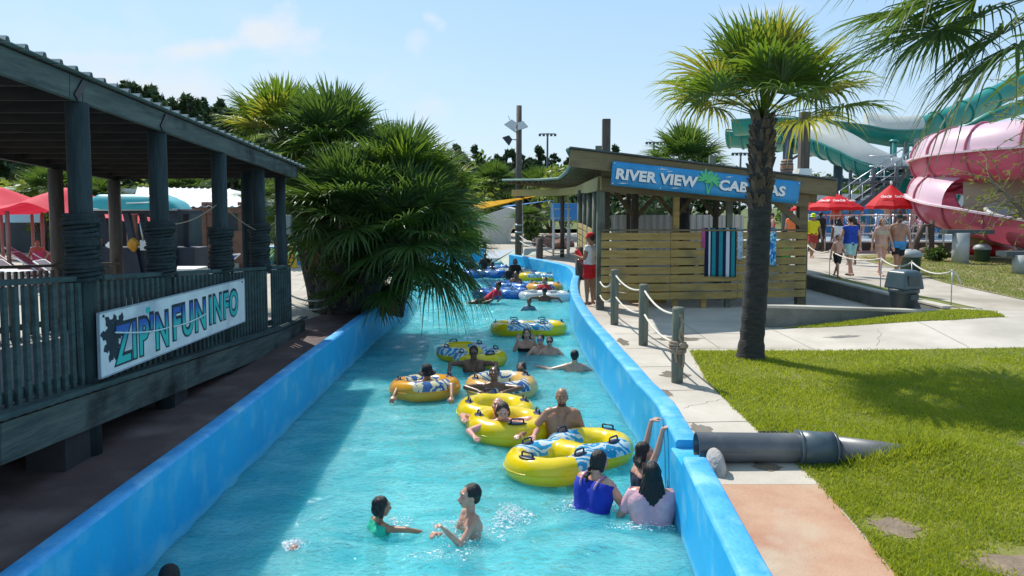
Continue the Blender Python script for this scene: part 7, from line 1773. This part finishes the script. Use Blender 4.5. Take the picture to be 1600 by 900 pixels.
bb=[('small boy in black shorts walking beside the man in the blue shirt','walk',1.18,200,1308,433,'fair',('short','brown'),[('swim_trunks',trunks(.75),C('blackshorts',(.01,.012,.014)),.012)],{}),
('man in a royal blue sleeveless shirt and mint shorts walking away on the path','walk',1.72,10,1327,431,'fair',('short','brown'),[('shirt',{'torso':(-.02,.97),'uarm':(-1,.05)},C('royalshirt',(.01,.05,.35)),.014),('shorts',{'torso':(-2,.14),'thigh':(-1,.7),'flare':.03},C('mintshorts',(.30,.52,.50)),.014),('shoes',{'foot':(-1,3)},BLACK,.01)],{}),
('woman in a beige bikini walking towards the view next to the shirtless man','walk',1.66,185,1376,430,'fair',('bun','sandy'),[('bikini_top',{'torso':(.55,.80)},C('beige',(.42,.36,.26)),.007),('bikini_bottom',{'torso':(-2,.10),'thigh':(-1,.12)},C('peach',(.50,.32,.22)),.007)],{'chest':.92}),
('shirtless bearded man in blue and black swim shorts and dark cap walking on the path','walk',1.76,178,1402,430,'tan',('short','brown'),[('swim_trunks',{'torso':(-2,.14),'thigh':(-1,.35)},C('bluetrunks',(.05,.25,.55)),.016),('trunk_hem',{'thigh':(.3,.75),'flare':.02},C('blackshorts',(.01,.012,.014)),.014)],{'fat':1.15,'chest':1.08,'beard':'brown','hat':('cap',C('darkcap',(.02,.025,.03)))})]
for (lb_,ps,H,yw,px,py,sk_,hr,cl,kw) in bb: person(lb_,ps,H,yw,('feet',px,py,.965),sk_,hr,cl,vox=.0125,kid=H<1.3,**kw)
def bgperson(label,px,yt,y,zf,H,yw,sk_,hr,cl,ps='stand',**k):
    x=XD(px,y,zf+1); person(label,ps,H,yw,('feetxy',x,y,zf),sk_,hr,cl,vox=.017,**k)
sh_=lambda n,c:[('shirt',tee,C(n,c),.012),('shorts',{'torso':(-2,.14),'thigh':(-1,.8),'flare':.02},C('darkshorts',(.02,.02,.03)),.014)]
bgperson('person in all dark clothes standing at the railing under the left red umbrella',1282,326,32.0,.96,1.72,10,'dark',('short','black'),sh_('blackshirt',(.012,.012,.015)))
bgperson('shirtless man standing beside the person in dark clothes under the left umbrella',1306,330,34.0,1.33,1.7,0,'tan',('short','brown'),[('swim_trunks',trunks(),C('navy',(.01,.02,.06)),.012)])
bgperson('woman with long black hair in a white top and grey shorts near the railing',1310,345,26.5,.965,1.55,0,'brown',('long','black',.1),[('shirt',{'torso':(.1,.9)},C('whiteshirt',(.66,.66,.68)),.012),('shorts',{'torso':(-2,.14),'thigh':(-1,.5)},C('greyshorts',(.3,.3,.32)),.014)])
bgperson('person with maroon hair half hidden behind the man in the blue shirt',1332,341,25,.965,1.66,0,'brown',('long','brown',.08),sh_('blackshirt',(.012,.012,.015)))
bgperson('shirtless man in dark shorts with arms raised in the splash pool under the right umbrella',1387,328,36,1.34,1.72,30,'tan',('short','brown'),[('swim_trunks',trunks(),C('tealtrunks',(.02,.12,.15)),.012)],ps=dict(POSE['stand'],ua=((.9,.1,.1),(.9,.1,-.2)),fa=((.3,.4,.6),(.4,.5,.3))))
bgperson('child standing in the splash pool in front of the blue fence',1347,340,38,1.34,1.35,180,'fair',('short','brown'),[('shirt',tee,C('tealshirt',(.02,.16,.18)),.012)],kid=True)
bgperson('child in the spray left of the pink slide',1424,338,37,1.34,1.3,160,'fair',('short','sandy'),[],kid=True)
bgperson('small child in a pink top in the spray nearest the pink slide',1437,342,35.5,1.34,1.15,200,'fair',('short','brown'),[('shirt',tee,C('pinkshirt',(.6,.2,.3)),.012)],kid=True)
bgperson('adult seen in the pool area between the umbrella pole and the slide',1409,336,40,1.34,1.65,170,'pink',('short','brown'),[('swimsuit',onep,C('redsuit',(.5,.03,.05)),.012)])
bgperson('person in a bright green shirt sitting inside the cabana behind the slats',1226,352,21.5,.62,1.62,20,'tan',('short','brown'),[('shirt',tee,C('greenshirt',(.04,.42,.05)),.012)])
bgperson('person in an orange top beyond the cabana behind the green shirt',1236,335,33,.96,1.68,0,'fair',('short','brown'),[('shirt',tee,C('orangeshirt',(.75,.2,.06)),.012)])
bgperson('person in a red swimsuit passing behind the cabana beside the green shirt',1206,338,31,.96,1.7,90,'fair',('short','brown'),[('swimsuit',onep,C('redsuit',(.5,.03,.05)),.012)],ps='walk')
bgperson('person whose legs show in the shade under the slatted wall',1072,370,18.9,.62,1.7,150,'fair',('short','brown'),sh_('blackshirt',(.012,.012,.015)))
rg=random.Random(12)
for k,(px,y,c,lb_) in enumerate(((96,21.6,(.45,.12,.06),'person in rust swimwear sitting on a lounger left of the nearest roped post'),(84,22.5,(.3,.05,.05),'person in dark red sitting on a lounger at the far left'),(272,25,(.25,.25,.28),'person in grey sitting in the shed shade beside the boat rack'),(60,24.5,(.5,.1,.2),'person in pink sitting on a lounger under the red canopy'))):
    x=XD(px,y,1.2); person(lb_,'sit',1.65,160+20*k,('loc',(x,y,1.05)),'tan',('short','brown'),[('swimsuit',onep,C('swim%d'%k,c),.012)],vox=.018)
# -- splashes
def splash(label,px,py,rx,ry,n,h,seed):
    c=G(px,py,0); rg=random.Random(seed); m=MB()
    for q in range(int(n*1.9)):
        a=rg.uniform(0,6.283); r=rg.random()**.8*(1+.25*math.sin(a*3+seed)); x=math.cos(a)*r*rx; y=math.sin(a)*r*ry; z=abs(rg.gauss(0,.35))*h*(1-r*.7)+.004; s=rg.uniform(.0012,.0042)*(1 if rg.random()<.93 else 1.8)
        m.ell((x,y,z),(s*rg.uniform(.8,3),s*rg.uniform(.8,1.5),s*rg.uniform(.5,1.6)),5,4)
    for q in range(n//9):
        a=rg.uniform(0,6.283); r=rg.random()**.6; x=math.cos(a)*r*rx; y=math.sin(a)*r*ry; s=rg.uniform(.006,.013); m.ell((x,y,.006),(s*1.8,s,.005),6,4)
    o=m.build('water_splash',mat('splash_foam',(.85,.9,.92),None,.15)); o.location=(c.x,c.y,0); tag(o,label,'splash',kind='stuff')
splash('splash droplets around the boy with raised fists',738,835,.40,.28,330,.3,1)
splash('white splash patch between the boy and the yellow tube',800,808,.20,.26,330,.16,2)
splash('droplets around the woman in the blue swimsuit',930,792,.42,.2,300,.08,3)
splash('foam around the woman in the pink shirt',1010,822,.34,.12,160,.05,4)
splash('sparkling droplets at the bottom of the river',690,872,.28,.16,120,.05,5)
splash('droplets beside the girl in green',612,818,.2,.15,90,.08,6)
splash('foam where the swimmer knee breaks the water',462,853,.13,.09,320,.08,7)
splash('splash in front of the far swimmer with curved arms',862,470,.6,.4,200,.12,8)
# ---------------------------------------------------------------- camera, light, sky
cam=bpy.data.cameras.new('camera'); co=bpy.data.objects.new('camera',cam); COL.objects.link(co); S.camera=co
co.location=(0,0,CZ); co.rotation_euler=(R(90)-PIT,0,0)
cam.sensor_width=36; cam.lens=F/1600*36; cam.clip_end=1500; cam.clip_start=.05; cam.shift_y=-(450-YC)/1600
EL=52; AZ=math.atan2(.81,-.58)          # direction towards the sun
sv=Vector((math.cos(AZ)*math.cos(R(EL)),math.sin(AZ)*math.cos(R(EL)),math.sin(R(EL))))
sl=bpy.data.lights.new('sun','SUN'); sl.energy=4.0; sl.angle=R(.53); sl.color=(1,.95,.87); so=bpy.data.objects.new('sun',sl); COL.objects.link(so)
so.rotation_euler=sv.to_track_quat('Z','Y').to_euler(); so.location=(0,0,30)
w=bpy.data.worlds.new('World'); S.world=w; w.use_nodes=True; N,L=w.node_tree.nodes,w.node_tree.links
bg=N['Background']; sky=N.new('ShaderNodeTexSky'); sky.sky_type='NISHITA'; sky.sun_disc=False; sky.sun_elevation=R(EL); sky.sun_rotation=math.atan2(sv.x,sv.y)
sky.air_density=1.0; sky.dust_density=.7; sky.ozone_density=1.6; sky.altitude=0
bg.inputs[1].default_value=.145
tc=N.new('ShaderNodeTexCoord'); sx=N.new('ShaderNodeSeparateXYZ'); L.new(tc.outputs['Generated'],sx.inputs[0])
def mth(op,a,b,c=None):
    q=N.new('ShaderNodeMath'); q.operation=op
    for i,v in enumerate((a,b,c)):
        if v is None: continue
        if isinstance(v,(int,float)): q.inputs[i].default_value=v
        else: L.new(v,q.inputs[i])
    return q.outputs[0]
# clouds: stretched noise by direction
mp=N.new('ShaderNodeMapping'); mp.inputs['Scale'].default_value=(2.2,2.2,6.5); mp.inputs['Location'].default_value=(.35,.2,.1); L.new(tc.outputs['Generated'],mp.inputs[0])
n1=N.new('ShaderNodeTexNoise'); n1.inputs['Scale'].default_value=1.4; n1.inputs['Detail'].default_value=9; n1.inputs['Roughness'].default_value=.52; n1.inputs['Distortion'].default_value=.25; L.new(mp.outputs[0],n1.inputs['Vector'])
r1=N.new('ShaderNodeValToRGB'); r1.color_ramp.elements[0].position=.47; r1.color_ramp.elements[1].position=.70; L.new(n1.outputs[0],r1.inputs[0])
# more cloud on the left and towards the horizon
lf=mth('MULTIPLY_ADD',sx.outputs[0],-1.3,.45); lf=N.new('ShaderNodeClamp'); 
q=mth('MULTIPLY_ADD',sx.outputs[0],-1.4,.50); L.new(q,lf.inputs[0])
fac=mth('MULTIPLY',mth('MULTIPLY',r1.outputs[0],lf.outputs[0]),.35)
n5=N.new('ShaderNodeTexNoise'); n5.inputs['Scale'].default_value=13; n5.inputs['Detail'].default_value=9; n5.inputs['Roughness'].default_value=.55; L.new(tc.outputs['Generated'],n5.inputs['Vector'])
def vm(op,a,b):
    q=N.new('ShaderNodeVectorMath'); q.operation=op; L.new(a,q.inputs[0])
    if isinstance(b,(tuple,list,Vector)): q.inputs[1].default_value=b
    elif b is not None: L.new(b,q.inputs[1])
    return q
for (px,py,wx,wz,rot,st,nz) in ((395,52,.05,.022,20,.75,2.6),(330,74,.12,.014,12,.6,2.4),(180,92,.22,.018,8,.4,2.2),(250,130,.34,.05,0,.30,1.5),(420,165,.30,.045,-6,.55,2.0),(560,215,.30,.035,-10,.45,2.2),(672,28,.02,.012,-30,.6,2.6),(650,62,.018,.02,30,.5,2.6),(1180,20,.04,.01,0,.35,2),(1150,235,.2,.02,0,.3,2),(60,60,.25,.05,0,.25,1.5)):
    c=ray(px,py).normalized(); v=vm('SUBTRACT',tc.outputs['Generated'],tuple(c)); rt=N.new('ShaderNodeVectorRotate'); rt.rotation_type='Y_AXIS'; rt.inputs['Angle'].default_value=R(rot); L.new(v.outputs[0],rt.inputs['Vector'])
    v=vm('MULTIPLY',rt.outputs[0],(1/wx,1/(wx*1.5),1/wz)); ln=vm('LENGTH',v.outputs[0],None)
    q=mth('SUBTRACT',1.15,ln.outputs['Value']); q=mth('MULTIPLY_ADD',mth('SUBTRACT',n5.outputs[0],.5),nz*1.8,q); cl_=N.new('ShaderNodeClamp'); L.new(mth('MULTIPLY',q,.9),cl_.inputs[0]); fac=mth('MAXIMUM',fac,mth('MULTIPLY',cl_.outputs[0],min(1,st*1.7)))
hz=mth('SUBTRACT',1.0,mth('MULTIPLY',sx.outputs[2],3.0)); hc=N.new('ShaderNodeClamp'); L.new(hz,hc.inputs[0])
haze=mth('MULTIPLY',mth('MULTIPLY',hc.outputs[0],hc.outputs[0]),.6)
f2=N.new('ShaderNodeClamp'); L.new(mth('MAXIMUM',fac,haze),f2.inputs[0])
mx=N.new('ShaderNodeMix'); mx.data_type='RGBA'; L.new(f2.outputs[0],mx.inputs[0]); tn=N.new('ShaderNodeMix'); tn.data_type='RGBA'; tn.inputs[0].default_value=.7; L.new(sky.outputs[0],tn.inputs[6]); tn.inputs[7].default_value=(2.05,3.3,4.6,1); L.new(tn.outputs[2],mx.inputs[6]); mx.inputs[7].default_value=(4.0,4.4,4.8,1)
L.new(mx.outputs[2],bg.inputs[0])
S.render.engine='CYCLES'; S.view_settings.view_transform='Standard'; S.view_settings.look='None'; S.view_settings.exposure=.45; S.view_settings.gamma=1
S.cycles.max_bounces=6; S.cycles.transparent_max_bounces=8
